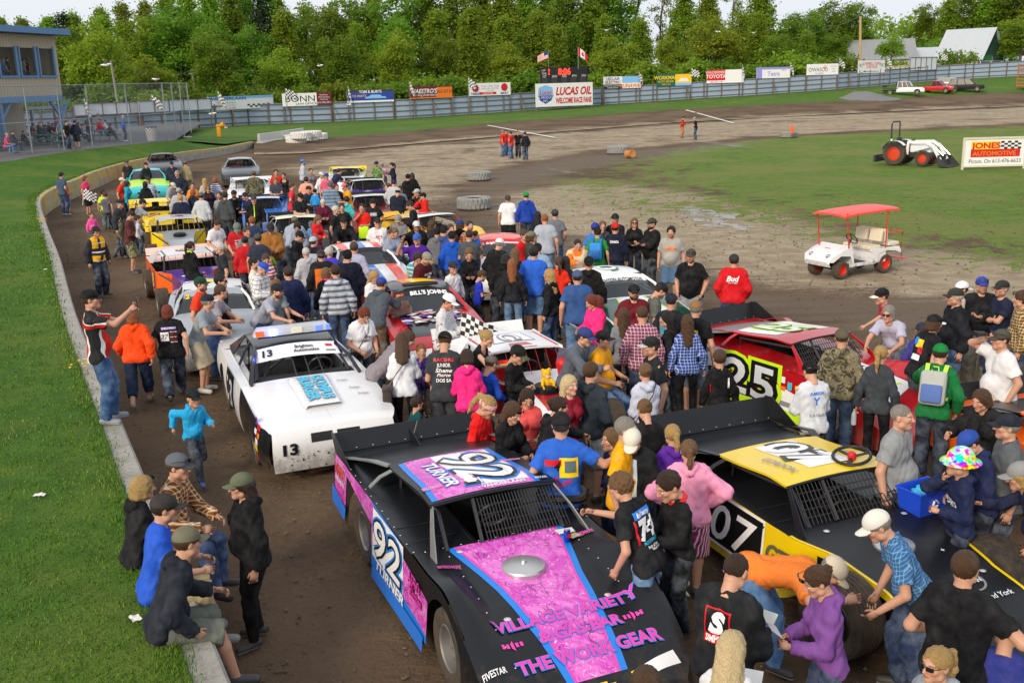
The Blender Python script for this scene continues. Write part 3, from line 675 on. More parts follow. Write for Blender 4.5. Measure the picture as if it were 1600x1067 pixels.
def proto(kind):
 if kind in PROTO:return PROTO[kind]
 seed=sum(map(ord,kind));rg=random.Random(seed);base=kind.rstrip('0123456789')
 lobes=[]
 if base=='round':
  H,m,n,sz=12,M_leafy,6500,.4
  lobes=[(0,0,7,2.6,3.4)]+[(2.6*math.cos(a)*rg.uniform(.6,1.1),2.6*math.sin(a)*rg.uniform(.6,1.1),rg.uniform(3.4,9.6),rg.uniform(1.1,1.9),rg.uniform(1.1,1.8))for a in[k*.75 for k in range(13)]]+[(rg.uniform(-.8,.8),rg.uniform(-.8,.8),10.6,1.3,1.4)]
 elif base=='tall':
  H,m,n,sz=20,M_leaf,9500,.5
  lobes=[(0,0,11,2.6,6)]+[((2.7-.12*z)*math.cos(a)*rg.uniform(.5,1.1),(2.7-.12*z)*math.sin(a)*rg.uniform(.5,1.1),z,rg.uniform(1.1,2),rg.uniform(1.3,2.3))for a,z in[(k*2.1,4+k*.78)for k in range(19)]]+[(0,0,18.4,1.1,1.7)]
 elif base=='dark':
  H,m,n,sz=18,M_leafd,9000,.5
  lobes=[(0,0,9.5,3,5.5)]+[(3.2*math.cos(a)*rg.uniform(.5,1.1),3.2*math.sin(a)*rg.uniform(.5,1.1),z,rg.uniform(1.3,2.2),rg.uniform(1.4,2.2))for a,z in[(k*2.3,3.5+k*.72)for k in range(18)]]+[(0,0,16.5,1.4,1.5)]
 elif base=='thin':
  H,m,n,sz=24,M_leaf,3000,.42
  lobes=[(rg.uniform(-1.5,1.5),rg.uniform(-1.5,1.5),z,rg.uniform(.7,1.5),rg.uniform(.8,1.6))for z in[6+k*.95 for k in range(19)]]
 elif base=='conifer':
  H,m,n,sz=17,M_needle,4200,.45
  lobes=[((1-z/18)*2.6*math.cos(a),(1-z/18)*2.6*math.sin(a),z,.5+(1-z/18)*1.3,.7)for a,z in[(k*2.4,2+k*.42)for k in range(36)]]
 elif base=='shrub':
  H,m,n,sz=4,M_leafd,1900,.36
  lobes=[(rg.uniform(-2,2),rg.uniform(-1,1),rg.uniform(.8,2.6),rg.uniform(.8,1.4),rg.uniform(.8,1.4))for _ in range(9)]
 cm=crown_mesh('crown',lobes,n,sz,m,seed);tm=trunk_mesh(H,H*.016+.04,rg.sample(lobes,min(7,len(lobes))),seed)
 PROTO[kind]=(cm,tm,H);return PROTO[kind]
TLABEL={'round':('broadleaf_tree','bright yellow-green round tree at the front of the wood behind the fence'),'tall':('broadleaf_tree','tall mid-green leafy tree in the wood behind the fence'),'dark':('broadleaf_tree','dark green leafy tree in the wood behind the fence'),'thin':('broadleaf_tree','tall airy tree whose thin top shows the sky'),'conifer':('conifer_tree','dark pointed conifer among the leafy trees'),'shrub':('shrub','low dark green bush growing close behind the fence')}
def tree(px,py,D,kind,wide=1.0,label=None,m=None,zb=None):
 cm,tm,H=proto(kind);zb=(fence_pt(px).z+.2)if zb is None else zb
 if m:
  key=(kind,m.name)
  if key not in PROTO:c2=cm.copy();c2.materials[0]=m;PROTO[key]=c2
  cm=PROTO[key]
 h=(CH-zb)+(yh(px)-py)*D/1600;p=at_d(px,200,D);base=kind.rstrip('0123456789');nm,lb=TLABEL[base]
 o=thing(nm,label or lb,'bush' if base=='shrub' else 'tree',(p.x,p.y,zb),random.uniform(0,6.28),None if label else{'shrub':'bushes behind the fence'}.get(base,base+' trees of the wood'))
 s=h/H;o.scale=(s*wide,s*wide,s)
 link('crown',cm,o);link('trunk',tm,o);return o
TOP=[(-120,40),(85,45),(120,36),(165,27),(200,22),(260,8),(330,-8),(430,-8),(462,6),(495,20),(520,20),(545,13),(580,6),(605,4),(640,-12),(900,-24),(1060,-20),(1200,-15),(1216,12),(1240,36)]
rt=random.Random(11)
x=-130
while x<1222:
 kind=rt.choice(['tall','tall2','dark','tall3','dark2'])if x<960 else rt.choice(['thin','thin2','tall2','thin3','tall'])
 tree(x,interp(x,TOP)+rt.uniform(-6,7),rt.uniform(196,218),kind,rt.uniform(.85,1.2));x+=rt.uniform(30,44)
x=-100
while x<1200:
 tree(x,max(interp(x,TOP),0)+rt.uniform(14,50),rt.uniform(172,188),rt.choice(['tall','dark','tall2','dark2','round','tall3']),rt.uniform(.95,1.35),m=rt.choice([None,None,M_leaf,M_leafd]));x+=rt.uniform(46,66)
for x,y,k in((118,40,'conifer'),(425,2,'conifer'),(290,30,'conifer2'),(1158,70,'conifer')):tree(x,y,186,k,1.2)
FR=[(165,46,'round',1.0,'yellow-green tree directly right of the grandstand roof'),(238,92,'round2',1.5,'low bright bushy tree behind the chain-link corner'),(446,80,'round',1.25,'small bright yellow-green tree behind the maroon and white board'),(625,52,'round3',1.0,'bright tree behind the maroon and orange board'),(795,70,'round2',1.3,'pale leafy tree left of the scoreboard'),(690,62,'dark2',1.1,None),(540,60,'dark',1.2,None),(960,62,'round',1.4,'leafy tree right behind the scoreboard flags'),(1048,60,'round3',1.1,None),(1110,33,'round2',1.25,'large bright round tree behind the green and yellow board'),(1180,30,'tall2',1.2,None),(345,62,'dark',1.3,None),(870,45,'tall',1.2,None),(740,20,'tall2',1.2,None),(1205,62,'dark2',1.2,None)]
for x,y,k,w,L in FR:tree(x,y,(math.hypot(*fence_pt(x).xy)+rt.uniform(9,18)),k,w,L)
x=60
while x<1300:
 tree(x,interp(x,[(60,150),(400,138),(800,118),(1250,86)])+rt.uniform(-14,4),math.hypot(*fence_pt(x).xy)+rt.uniform(7,11),rt.choice(['shrub','shrub2','shrub3']),rt.uniform(.9,1.5),m=rt.choice([None,M_leaf,None]));x+=rt.uniform(24,36)
for x,y,D,k,w,L in((1237,30,215,'dark',1.2,'dark rounded tree at the right end of the wood'),(1262,28,222,'dark2',1.2,None),(1292,14,230,'dark',1.25,'tall dark tree left of the wooden utility pole'),(1330,17,235,'dark2',1.1,'dark tree crown behind the wooden utility pole'),(1255,55,200,'tall2',1.4,None),(1300,58,205,'dark',1.4,None),(1220,60,195,'dark2',1.3,None),
(1385,58,205,'round2',1.1,'leafy tree in front of the long grey barn'),(1490,78,205,'shrub2',1.0,'small bush before the white-roofed barn'),(1437,20,300,'dark',.9,'slender dark tree standing before the distant ridge'),(1470,14,270,'tall',1.3,'tall green tree behind the white-roofed barn'),(1500,2,275,'dark2',1.3,None),(1535,-6,270,'tall3',1.4,None),(1570,-14,270,'dark',1.4,None),(1605,-10,265,'tall',1.4,None),(1585,34,225,'round',1.5,'yellow-green tree at the right edge beyond the barns'),(1560,55,250,'dark2',1.4,None),(1640,20,240,'dark',1.5,None),(1452,66,255,'round3',.9,None)):
 tree(x,y,D,k,w,L,zb=3.2,m=M_leaf if k.startswith('round')else None)
rg=np.random.RandomState(8);lob=[]
for k in range(90):lob.append((rg.uniform(-75,75),rg.uniform(-16,16),rg.uniform(2,17),rg.uniform(4,7),rg.uniform(3,5)))
p=at_d(1395,200,430);o=link('distant_wood',crown_mesh('distant_wood',lob,15000,1.5,M_leaf,5));o.location=(p.x,p.y,3);tag(o,'far green wooded ridge beyond the barns','wood',kind='stuff')
rg=np.random.RandomState(9);lob=[(rg.uniform(-170,120),rg.uniform(-6,6),rg.uniform(1,9),rg.uniform(3,6),rg.uniform(2,4))for k in range(120)]
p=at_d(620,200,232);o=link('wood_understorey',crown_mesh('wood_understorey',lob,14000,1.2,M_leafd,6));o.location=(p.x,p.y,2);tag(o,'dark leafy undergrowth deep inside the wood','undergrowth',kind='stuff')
def barn(name,label,px,D,W,L,eave,ridge,rz,wall,roof,gable=None,door=None,zb=3.0,cat='barn'):
 p=at_d(px,120,D);o=thing(name,label,cat,(p.x,p.y,zb),rz)
 h=W/2
 mb=MB();mb.add([(-L/2,-h,-1),(L/2,-h,-1),(L/2,h,-1),(-L/2,h,-1),(-L/2,-h,eave),(L/2,-h,eave),(L/2,h,eave),(-L/2,h,eave)],[(0,1,5,4),(1,2,6,5),(2,3,7,6),(3,0,4,7)]);mb.build('wall',wall,o,smooth=False)
 mb=MB()
 for s in(-1,1):mb.add([(s*L/2,-h,eave),(s*L/2,h,eave),(s*L/2,0,ridge)],[(0,1,2)])
 mb.build('gable',gable or wall,o,smooth=False)
 mb=MB();e=.5
 for s in(-1,1):mb.slab([(-L/2-e,0,ridge+.06),(L/2+e,0,ridge+.06),(L/2+e,s*(h+e),eave-e*(ridge-eave)/h+.06),(-L/2-e,s*(h+e),eave-e*(ridge-eave)/h+.06)],(0,0,1),.15)
 mb.build('roof',roof,o,smooth=False)
 for(fx_,u0,u1,v0,v1,m)in door or[]:
  mb=MB()
  if fx_=='x':mb.box((L/2+.03,(u0+u1)/2,(v0+v1)/2),(.06,u1-u0,v1-v0))
  else:mb.box(((u0+u1)/2,-h-.03,(v0+v1)/2),(u1-u0,.06,v1-v0))
  mb.build('door' if v0<1 else 'window',m,o,smooth=False)
 return o
M_roofg=mat('grey_sheet_roof',(.27,.28,.30),.6,.1,var=.15,scale=1.2,streak=True);M_roofw=mat('pale_sheet_roof',(.46,.50,.54),.6,.1,var=.08,scale=1.5)
M_cream=mat('cream_wall',(.5,.46,.38),.9,var=.2,scale=2);M_barnr=mat('barn_red',(.35,.06,.04),.85,var=.2);M_barng=mat('barn_green',(.02,.07,.05),.85,var=.3,scale=3,streak=True)
barn('barn','long cream barn with a grey metal roof behind the fence',1362,232,9.5,15,4.1,7.7,R(-12),M_cream,M_roofg,M_dk,[('y',-3.2,-1.8,2.6,3.8,M_dk),('y',2,3.6,2.6,3.9,M_dk),('y',-6.5,-5.4,2.6,3.8,M_dk)])
barn('barn','low red-walled shed with a pale metal roof between the two barns',1446,238,9,10,3.6,5.9,R(-45),M_barnr,M_roofw,M_corr)
barn('barn','steep-roofed barn with a white metal roof and dark green gable',1512,225,8.6,9.0,3.7,8.9,R(-50),M_cream,M_roofw,M_barng,[('x',-4.4,-.2,0,4.0,mat('door_green',(.03,.16,.06),.8)),('x',.2,4.4,0,4.0,M_barng)])
M_pole=mat('pine_pole',(.42,.3,.15),.85,var=.2,streak=True);M_poleg=mat('grey_pole',(.22,.2,.18),.9,var=.25,streak=True)
def pole(label,x0,y0,x1,y1,D,r,m,arm=None):
 a=at_d(x1,y1,D);b=at_d(x0,y0,D);b.x=a.x+(b.x-a.x);o=thing('utility_pole',label,'pole',a);mb=MB();mb.tube([(0,0,-2),b-a],[r*1.15,r*.85],8);mb.build('shaft',m,o)
 if arm:mb=MB();mb.box((b-a)-Vector((0,0,.5)),(arm,.12,.14));mb.tube([(b-a)+Vector((arm/3,0,-.4)),(b-a)+Vector((arm/3,0,-.1))],.06,6);mb.build('crossarm',M_poleg,o)
 return b
pw=pole('tall pale wooden utility pole before the barns',1344.5,26,1344.5,104,195,.24,M_pole)
pa=pole('grey wooden pole rising behind the chain-link fence',173,95,186,165,118,.14,M_poleg)
pb=pole('short grey utility pole behind the fence, left of the chequered strip board',300,109,306,155,140,.15,M_poleg,.9)
M_wire=mat('wire',(.2,.2,.2),.6)
for k,(A,B,L)in enumerate(((pw,at_d(1150,70,200),'thin overhead wire running left from the wooden pole'),(pa,pb,'thin overhead wire between the two grey poles'),(pb,at_d(780,78,165),'thin overhead wire crossing before the wood'))):
 mb=MB();mb.tube([A.lerp(B,q)-Vector((0,0,4*1.2*q*(1-q)))for q in lin(0,1,14)],.022,4);tag(mb.build('overhead_wire',M_wire),L,'wire')
M_siding=None
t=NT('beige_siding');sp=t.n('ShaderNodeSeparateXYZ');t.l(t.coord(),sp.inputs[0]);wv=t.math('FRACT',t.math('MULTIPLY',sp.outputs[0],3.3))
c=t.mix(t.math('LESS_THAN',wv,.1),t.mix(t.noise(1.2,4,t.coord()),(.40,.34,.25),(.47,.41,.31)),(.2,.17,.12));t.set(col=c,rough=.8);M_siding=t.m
M_trim=mat('blue_trim',srgb('5b83b0'),.6)
gA=at_d(104,212,83);gA.z=1.5;gB=at_d(0,212,77);gd=(gB-gA);gd.z=0;gd.normalize();gn=Vector((gd.y,-gd.x,0));gn=gn if gn.dot(gA)>0 else-gn
rzb=math.atan2(-gd.y,-gd.x)
bld=thing('grandstand','two-storey beige grandstand building with blue trim and a window row','building',gA,rzb)
Hh=lambda py:CH-1.5+(yh(104)-py)*83/1600
zr,zf,zs,zw0,zw1=Hh(61),Hh(69),Hh(148),Hh(122),Hh(86)
XL=-16.0
mb=MB()
mb.box((XL/2,6.2,1.5),(-XL,6,3.1));mb.build('lower_wall',M_siding,bld,smooth=False)
mb=MB();wins=[(-.45,-2.3),(-2.55,-4.4),(-4.65,-6.6),(-6.85,-8.8),(-9.1,-11.1)]
mb.box((XL/2,0,(zs+zw0)/2),(-XL,.16,zw0-zs));mb.box((XL/2,0,(zw1+zf)/2),(-XL,.16,zf-zw1))
prev=0
for a,b in wins:mb.box(((prev+a)/2,0,(zw0+zw1)/2),(prev-a,.16,zw1-zw0));prev=b
mb.box((-.07,4.6,(zs+zf)/2),(.14,9.0,zf-zs));mb.box((XL/2,4.5,zs+.1),(-XL,9,.16));mb.box((XL/2,9.1,(zs+zf)/2),(-XL,.16,zf-zs))
mb.build('upper_wall',M_siding,bld,smooth=False)
mb=MB();mb.box((XL/2+.3,4.2,(zf+zr)/2+.05),(-XL+.9,10.2,zr-zf));mb.build('roof_fascia',M_trim,bld,smooth=False)
for a,b in wins:
 mb=MB();w=a-b
 for u in(a-.06,b+.06):mb.box((u,-.12,(zw0+zw1)/2),(.16,.12,zw1-zw0+.2))
 mb.box(((a+b)/2,-.12,zw0-.05),(w+.1,.14,.14));f=mb.build('window',M_trim,bld,smooth=False)
 mb=MB();mb.box(((a+b)/2,.02,(zw0+zw1)/2),(w,.02,zw1-zw0));mb.build('pane',glass('stand_window',(.05,.06,.07),.12),f,smooth=False)
mb=MB();mb.box((XL/2,.1,zs-.2),(-XL,.4,.4));mb.build('floor_beam',M_trim,bld,smooth=False)
for u in(-.2,-6.8,-13):
 mb=MB();mb.box((u,.1,(zs-.4)/2-.2),(.26,.26,zs+.0));mb.build('column',M_trim,bld,smooth=False)
 for s in(-1,1):mb=MB();mb.bar((u,.1,zs-1.5),(u+s*1.1,.1,zs-.4),.16,.16);mb.build('knee_brace',M_trim,bld,smooth=False)
mb=MB();mb.box((-9.6,3.16,1.6),(1.2,.06,1.7));mb.build('window',M_white,bld,smooth=False)
mb=MB()
for k in range(5):mb.bar((.6+k*.7,3,zs-.9-0*k),(.6+k*.7,3,zs+1.3),.08,.08)
for z in(zs-.2,zs+.5,zs+1.3):mb.bar((0,3,z),(3.6,3,z),.08,.08)
mb.bar((0,3,zs-.9),(3.6,3,zs-.9),.25,.2);mb.bar((3.4,3,zs-.9),(3.4,3,0),.2,.2);mb.bar((.6,3,zs-.9),(.6,3,0),.2,.2)
mb.build('stair_landing',M_steel,bld,smooth=False)
t=NT('chain_link');sp=t.n('ShaderNodeSeparateXYZ');t.l(t.attr('run').outputs['Vector'],sp.inputs[0])
u1=t.math('FRACT',t.math('MULTIPLY',t.math('ADD',sp.outputs[0],sp.outputs[2]),12));u2=t.math('FRACT',t.math('MULTIPLY',t.math('SUBTRACT',sp.outputs[0],sp.outputs[2]),12))
wr=t.math('MAXIMUM',t.math('LESS_THAN',u1,.065),t.math('LESS_THAN',u2,.065));t.set(col=(.36,.4,.44),rough=.5,metal=.5,alpha=wr);M_link=t.m
cf=thing('chain_link_fence','tall chain-link fence on steel posts before the grandstand','fence',at(120,233,1.5))
c0=Vector(cf.location)
CF=[at(-260,268,1.5),at(-120,258,1.5),at(-40,251,1.5),at(51,240.5,1.5),at(101,236,1.5),at(145,230,1.5),at(205,225,1.5),at(262,219,1.5)]
back=CF[-1]+Vector((-3,16,0));CF2=CF+[CF[-1].lerp(back,.33),CF[-1].lerp(back,.66),back]
mb=MB();run=[];L=0;HC=4.05
for i,p in enumerate(CF2):
 if i:L+=(p-CF2[i-1]).length
 mb.v+=[tuple(p-c0),tuple(p-c0+Vector((0,0,HC)))];run+=[L,0,0,L,0,HC]
for i in range(len(CF2)-1):mb.f.append((2*i,2*i+2,2*i+3,2*i+1));mb.m.append(0)
me=mb.mesh('chain_mesh',M_link,smooth=False);a=me.attributes.new('run','FLOAT_VECTOR','POINT');a.data.foreach_set('vector',run);link('chain_mesh',me,cf)
for p in CF2:mb=MB();mb.tube([p-c0-Vector((0,0,.2)),p-c0+Vector((0,0,HC+.05))],.045,8);mb.build('post',M_steel,cf)
for z in(1.9,HC):
 mb=MB();mb.tube([p-c0+Vector((0,0,z))for p in CF2],.03,6);mb.build('rail',M_steel,cf)
def picnic(loc,rz,label):
 o=thing('picnic_table',label,'table',loc,rz,'picnic tables behind the chain-link fence');m=mat('table_green',(.06,.13,.11),.7)
 mb=MB();mb.box((0,0,.74),(1.8,.75,.05));mb.build('tabletop',m,o,smooth=False)
 for s in(-1,1):
  mb=MB();mb.box((0,s*.68,.44),(1.8,.26,.05));mb.build('bench',m,o,smooth=False)
  mb=MB();mb.tube([(s*.6,-.7,0),(s*.6,-.3,.7),(s*.6,.3,.7),(s*.6,.7,0)],.03,6);mb.tube([(s*.6,-.68,.42),(s*.6,.68,.42)],.03,6);mb.build('leg_frame',M_steel,o)
for k,(x,y,L)in enumerate(((8,237,'green picnic table at the left edge under the grandstand'),(68,228,'green picnic table under the seated group in dark clothes'),(105,230,'green picnic table in the middle of the row behind the fence'),(165,221,'green picnic table beneath the man in red'))):picnic(at(x,y,1.55),R(15*k),L)
mb=MB();p=at(238,221,1.5);ch=(mat('flag_white',0),mat('flag_black',0))
o=thing('rubbish_bin','black and white chequered round bin at the chain-link corner','bin',p)
mb=MB();n=20
for i in range(n):
 for j in range(8):
  a0,a1=2*math.pi*i/n,2*math.pi*(i+1)/n;r0,r1=.32+.012*j,.332+.012*j
  mb.add([(r0*math.cos(a0),r0*math.sin(a0),j*.125),(r0*math.cos(a1),r0*math.sin(a1),j*.125),(r1*math.cos(a1),r1*math.sin(a1),j*.125+.125),(r1*math.cos(a0),r1*math.sin(a0),j*.125+.125)],[(0,1,2,3)],(i+j)%2)
mb.build('drum',ch,o,smooth=False)
mb=MB();mb.lathe([(.43,.98),(.43,1.02),(.3,1.03),(.3,.9),(0,.9)],20);mb.build('rim',M_dk,o)
p=at(343,214,.85);o=thing('siren_horn','orange-yellow horn on a short post on the grass bank','horn',p);m=mat('horn_yellow',srgb('e89a10'),.5)
mb=MB();mb.box((0,0,.45),(.32,.3,.9));mb.box((0,0,.98),(.4,.36,.2));mb.build('post',m,o,bevel=.03)
mb=MB();mb.lathe([(.12,0),(.2,.15),(.26,.4),(.24,.4),(.1,.1),(0,.1)],16,0,Matrix.Translation((.15,-.05,.95))@Matrix.Rotation(R(70),4,'Y'));mb.build('horn_mouth',m,o)
M_wtyre=mat('whitewashed_rubber',(.66,.65,.62),.85,var=.25,scale=7,bump=.4);M_gtyre=mat('worn_white_rubber',(.25,.25,.24),.9,var=.6,scale=9,bump=.4)
def barrier(A,B,label):
 d=B-A;o=thing('concrete_barrier',label,'barrier',A,math.atan2(d.y,d.x));L=d.length;mb=MB()
 pr=[(-.32,0),(-.32,.12),(-.15,.35),(-.1,.95),(.1,.95),(.15,.35),(.32,.12),(.32,0)]
 mb.add([(0,a,b)for a,b in pr]+[(L,a,b)for a,b in pr],[tuple(range(8))[::-1],tuple(range(8,16))]+[(i,(i+1)%8,8+(i+1)%8,8+i)for i in range(8)]);mb.build('block',mat('pale_concrete',(.55,.54,.5),.9,var=.18,scale=3,bump=.2),o,smooth=False,bevel=.02)
barrier(at(405,227,.2),at(440,222,.2),'whitewashed concrete barrier at the end of the wall, the left block');barrier(at(440,222,.2),at(474,216,.2),'whitewashed concrete barrier behind the white tyres, the right block')
def tyre_mesh(Rr,W,rim,lug=24,depth=.05):
 mb=MB();n=lug*4;pr=[(rim,-W*.36),(rim+(Rr-rim)*.4,-W*.5),(Rr-.06*Rr,-W*.47),(Rr,-W*.38),(Rr,-W*.13),(Rr,W*.13),(Rr,W*.38),(Rr-.06*Rr,W*.47),(rim+(Rr-rim)*.4,W*.5),(rim,W*.36)]
 for j in range(n):
  a=2*math.pi*j/n
  for i,(r,h)in enumerate(pr):
   rr=r
   if depth and 2<=i<=7:
    ph=j if i<5 else j+2
    if ph%4 in(0,1):rr=r-depth
   mb.v.append((rr*math.cos(a),h,rr*math.sin(a)))
 k=len(pr)
 for j in range(n):
  for i in range(k-1):mb.f.append((j*k+i,j*k+i+1,((j+1)%n)*k+i+1,((j+1)%n)*k+i));mb.m.append(0)
 return mb
TT=tyre_mesh(.82,.55,.45)
def bigtyre(px,py,z,lay,rz,m,label,s=1.0,grp='tyres marking the inside of the track'):
 o=TT.build('tyre_barrier',m,ang=.5);p=at(px,py,z);o.rotation_euler=(R(90)if lay else 0,0,rz);o.scale=(s,)*3
 o.location=p+Vector((0,0,.28*s if lay else .80*s));tag(o,label,'tyre',grp);return o
for k,(x,y,z,lay,L)in enumerate(((452,221,.2,1,'white painted tyre at the left of the pile by the barriers'),(463,224.5,.2,1,'white painted tyre nearest the camera in the pile'),(481,221,.2,1,'white painted tyre in the middle of the pile'),(497,218.5,.2,1,'white painted tyre at the right end of the pile'),(470,217.5,.6,1,'white painted tyre lying on top of the left of the pile'),(487,215.5,.6,1,'white painted tyre lying on top of the right of the pile'))):
 bigtyre(x,y,z,lay,k,M_wtyre,L,1.1,'white tyres piled by the concrete barriers')
bigtyre(749,281,0,1,0,M_gtyre,'worn white tractor tyre lying flat at the far side of the bend',.8)
bigtyre(741,326,0,1,1,M_gtyre,'worn white tractor tyre lying nearest the crowd at the bend',.88)
bigtyre(966,240,0,1,2,M_gtyre,'worn white tractor tyre beside an orange drum',.95)
bigtyre(1233,215,0,1,3,M_gtyre,'worn white tractor tyre under the orange traffic cone',.8)
mb=MB();mb.lathe([(0,0),(.24,0),(.26,.03),(.24,.06),(.24,.55),(.26,.58),(.24,.6),(.2,.58),(0,.58)],16,0,Matrix.Rotation(R(84),4,'X'));o=mb.build('drum',mat('rusty_orange',(.5,.2,.05),.8,var=.3));o.location=at(980,241,.25);o.rotation_euler=(0,0,R(30));tag(o,'rusty orange drum lying beside the tractor tyre','drum')
def cone(loc,label):
 o=thing('traffic_cone',label,'cone',loc);m=mat('cone_orange',srgb('f0561a'),.6)
 mb=MB();mb.lathe([(0,.7),(.03,.7),(.16,.03)],16);mb.build('cone_body',m,o);mb=MB();mb.box((0,0,.015),(.42,.42,.03));mb.build('base',m,o,bevel=.01)
cone(at(1237,208,.42),'orange traffic cone standing on the white tractor tyre')
# = the vehicles
M_rubber=mat('tyre_rubber',(.022,.021,.02),.85,var=.35,scale=12,bump=.25,dirt=.5)
M_rim=mat('dull_steel_rim',(.35,.35,.36),.4,.7,dirt=.4);M_rimb=mat('black_rim',(.02,.02,.022),.45,.3)
M_blackp=mat('satin_black_sheet',(.009,.010,.013),.34,0,var=.2,scale=3,dirt=.25,spec=.35);M_int=mat('cockpit_black',(.012,.012,.013),.8);M_bar=mat('roll_cage',(.03,.03,.033),.45)
M_inner=mat('bare_sheet',(.25,.25,.26),.5,.4,dirt=.5)
M_rivet=mat('rivet_heads',(.7,.7,.72),.35,.6)
def paint(name,col,rough=.28,dirt=.45,var=.06):return mat(name,srgb(col),rough,0,var=var,scale=3,coat=.35,dirt=dirt)
def decal(name,col):return mat(name,srgb(col),.35,0,var=.03)
D_white,D_black,D_red,D_yel,D_pink,D_cyan,D_org,D_pur,D_grn,D_blue,D_lime,D_grey=[decal('decal_'+n,c)for n,c in(('white','eeeef0'),('black','141416'),('red','cc1622'),('yellow','f4d012'),('pink','f03fae'),('cyan','3fc0e8'),('orange','f07a1c'),('purple','6a34b0'),('green','0e6e3c'),('blue','1f7fe0'),('lime','c4f01e'),('grey','8a8c92'))]
t=NT('pink_camouflage');p=t.coord();vo=t.n('ShaderNodeTexVoronoi',feature='DISTANCE_TO_EDGE');vo.inputs['Scale'].default_value=3.2;nd=t.n('ShaderNodeMapping');t.l(p,nd.inputs[0]);nd.inputs['Scale'].default_value=(1,2.2,1)
wq=t.n('ShaderNodeVectorMath',operation='ADD');t.l(nd.outputs[0],wq.inputs[0]);nn=t.n('ShaderNodeTexNoise');nn.inputs['Scale'].default_value=3;t.l(p,nn.inputs['Vector']);t.l(nn.outputs['Color'],wq.inputs[1]);t.l(wq.outputs[0],vo.inputs['Vector'])
b=t.noise(4,6,p,.7,1.6);c=t.mix(t.ramp(b,.38,.6),srgb('c93ab6'),srgb('e478d0'));c=t.mix(t.ramp(t.noise(9,5,p,.7,2),.55,.68),c,srgb('7c1f6e'))
c=t.mix(t.math('MULTIPLY',t.ramp(vo.outputs['Distance'],.035,.006),t.ramp(t.noise(2.5,3,p),.45,.6)),c,srgb('5a2a58'));c=t.mix(t.ramp(t.noise(10,5,p,.7,4),.58,.68),c,srgb('f6d8f0'));t.set(col=c,rough=.3);M_camo=t.m
TIRES={}
def wheel(o,x,y,r,w,rim=None,steer=0,name='wheel'):
 key=(round(r,3),round(w,3))
 if key not in TIRES:
  mb=MB();pr=[(r*.60,-w*.42),(r*.72,-w*.5),(r*.90,-w*.5),(r*.975,-w*.45),(r*.995,-w*.36)]
  g=[]
  for k in range(5):
   a=-w*.36+w*.72*k/5;g+=[(r,a+w*.02),(r,a+w*.12),(r*.985,a+w*.125),(r*.985,a+w*.142)]
  pr=pr+g+[(-0,0)][:0]+[(r*.995,w*.36),(r*.975,w*.45),(r*.90,w*.5),(r*.72,w*.5),(r*.60,w*.42)]
  mb.lathe(pr,36,0,Matrix.Rotation(R(90),4,'X'))
  tm=mb.mesh('wheel',M_rubber,ang=.5)
  mb=MB();Mx=Matrix.Rotation(R(90),4,'X')
  mb.lathe([(r*.60,-w*.42),(r*.57,-w*.45),(r*.54,-w*.40),(r*.52,-w*.12),(r*.40,-w*.06),(r*.34,-w*.10),(r*.18,-w*.10),(r*.15,-w*.2),(0,-w*.2)],28,0,Mx)
  mb.lathe([(0,w*.2),(r*.15,w*.2),(r*.18,w*.10),(r*.34,w*.10),(r*.40,w*.06),(r*.52,w*.12),(r*.54,w*.40),(r*.57,w*.45),(r*.60,w*.42)],28,0,Mx)
  for k in range(10):
   a=2*math.pi*k/10
   for s in(-1,1):mb.box((r*.45*math.cos(a),s*w*.1,r*.45*math.sin(a)),(r*.07,w*.08,r*.07))
  TIRES[key]=(tm,mb.mesh('rim',M_rim,ang=.4),{})
 tm,rm,alt=TIRES[key]
 if rim is not None and rim is not M_rim:
  if rim.name not in alt:q=rm.copy();q.materials[0]=rim;alt[rim.name]=q
  rm=alt[rim.name]
 wo=link(name,tm,o);wo.location=(x,y,r);wo.rotation_euler=(0,random.uniform(0,6),steer);link('rim',rm,wo);return wo
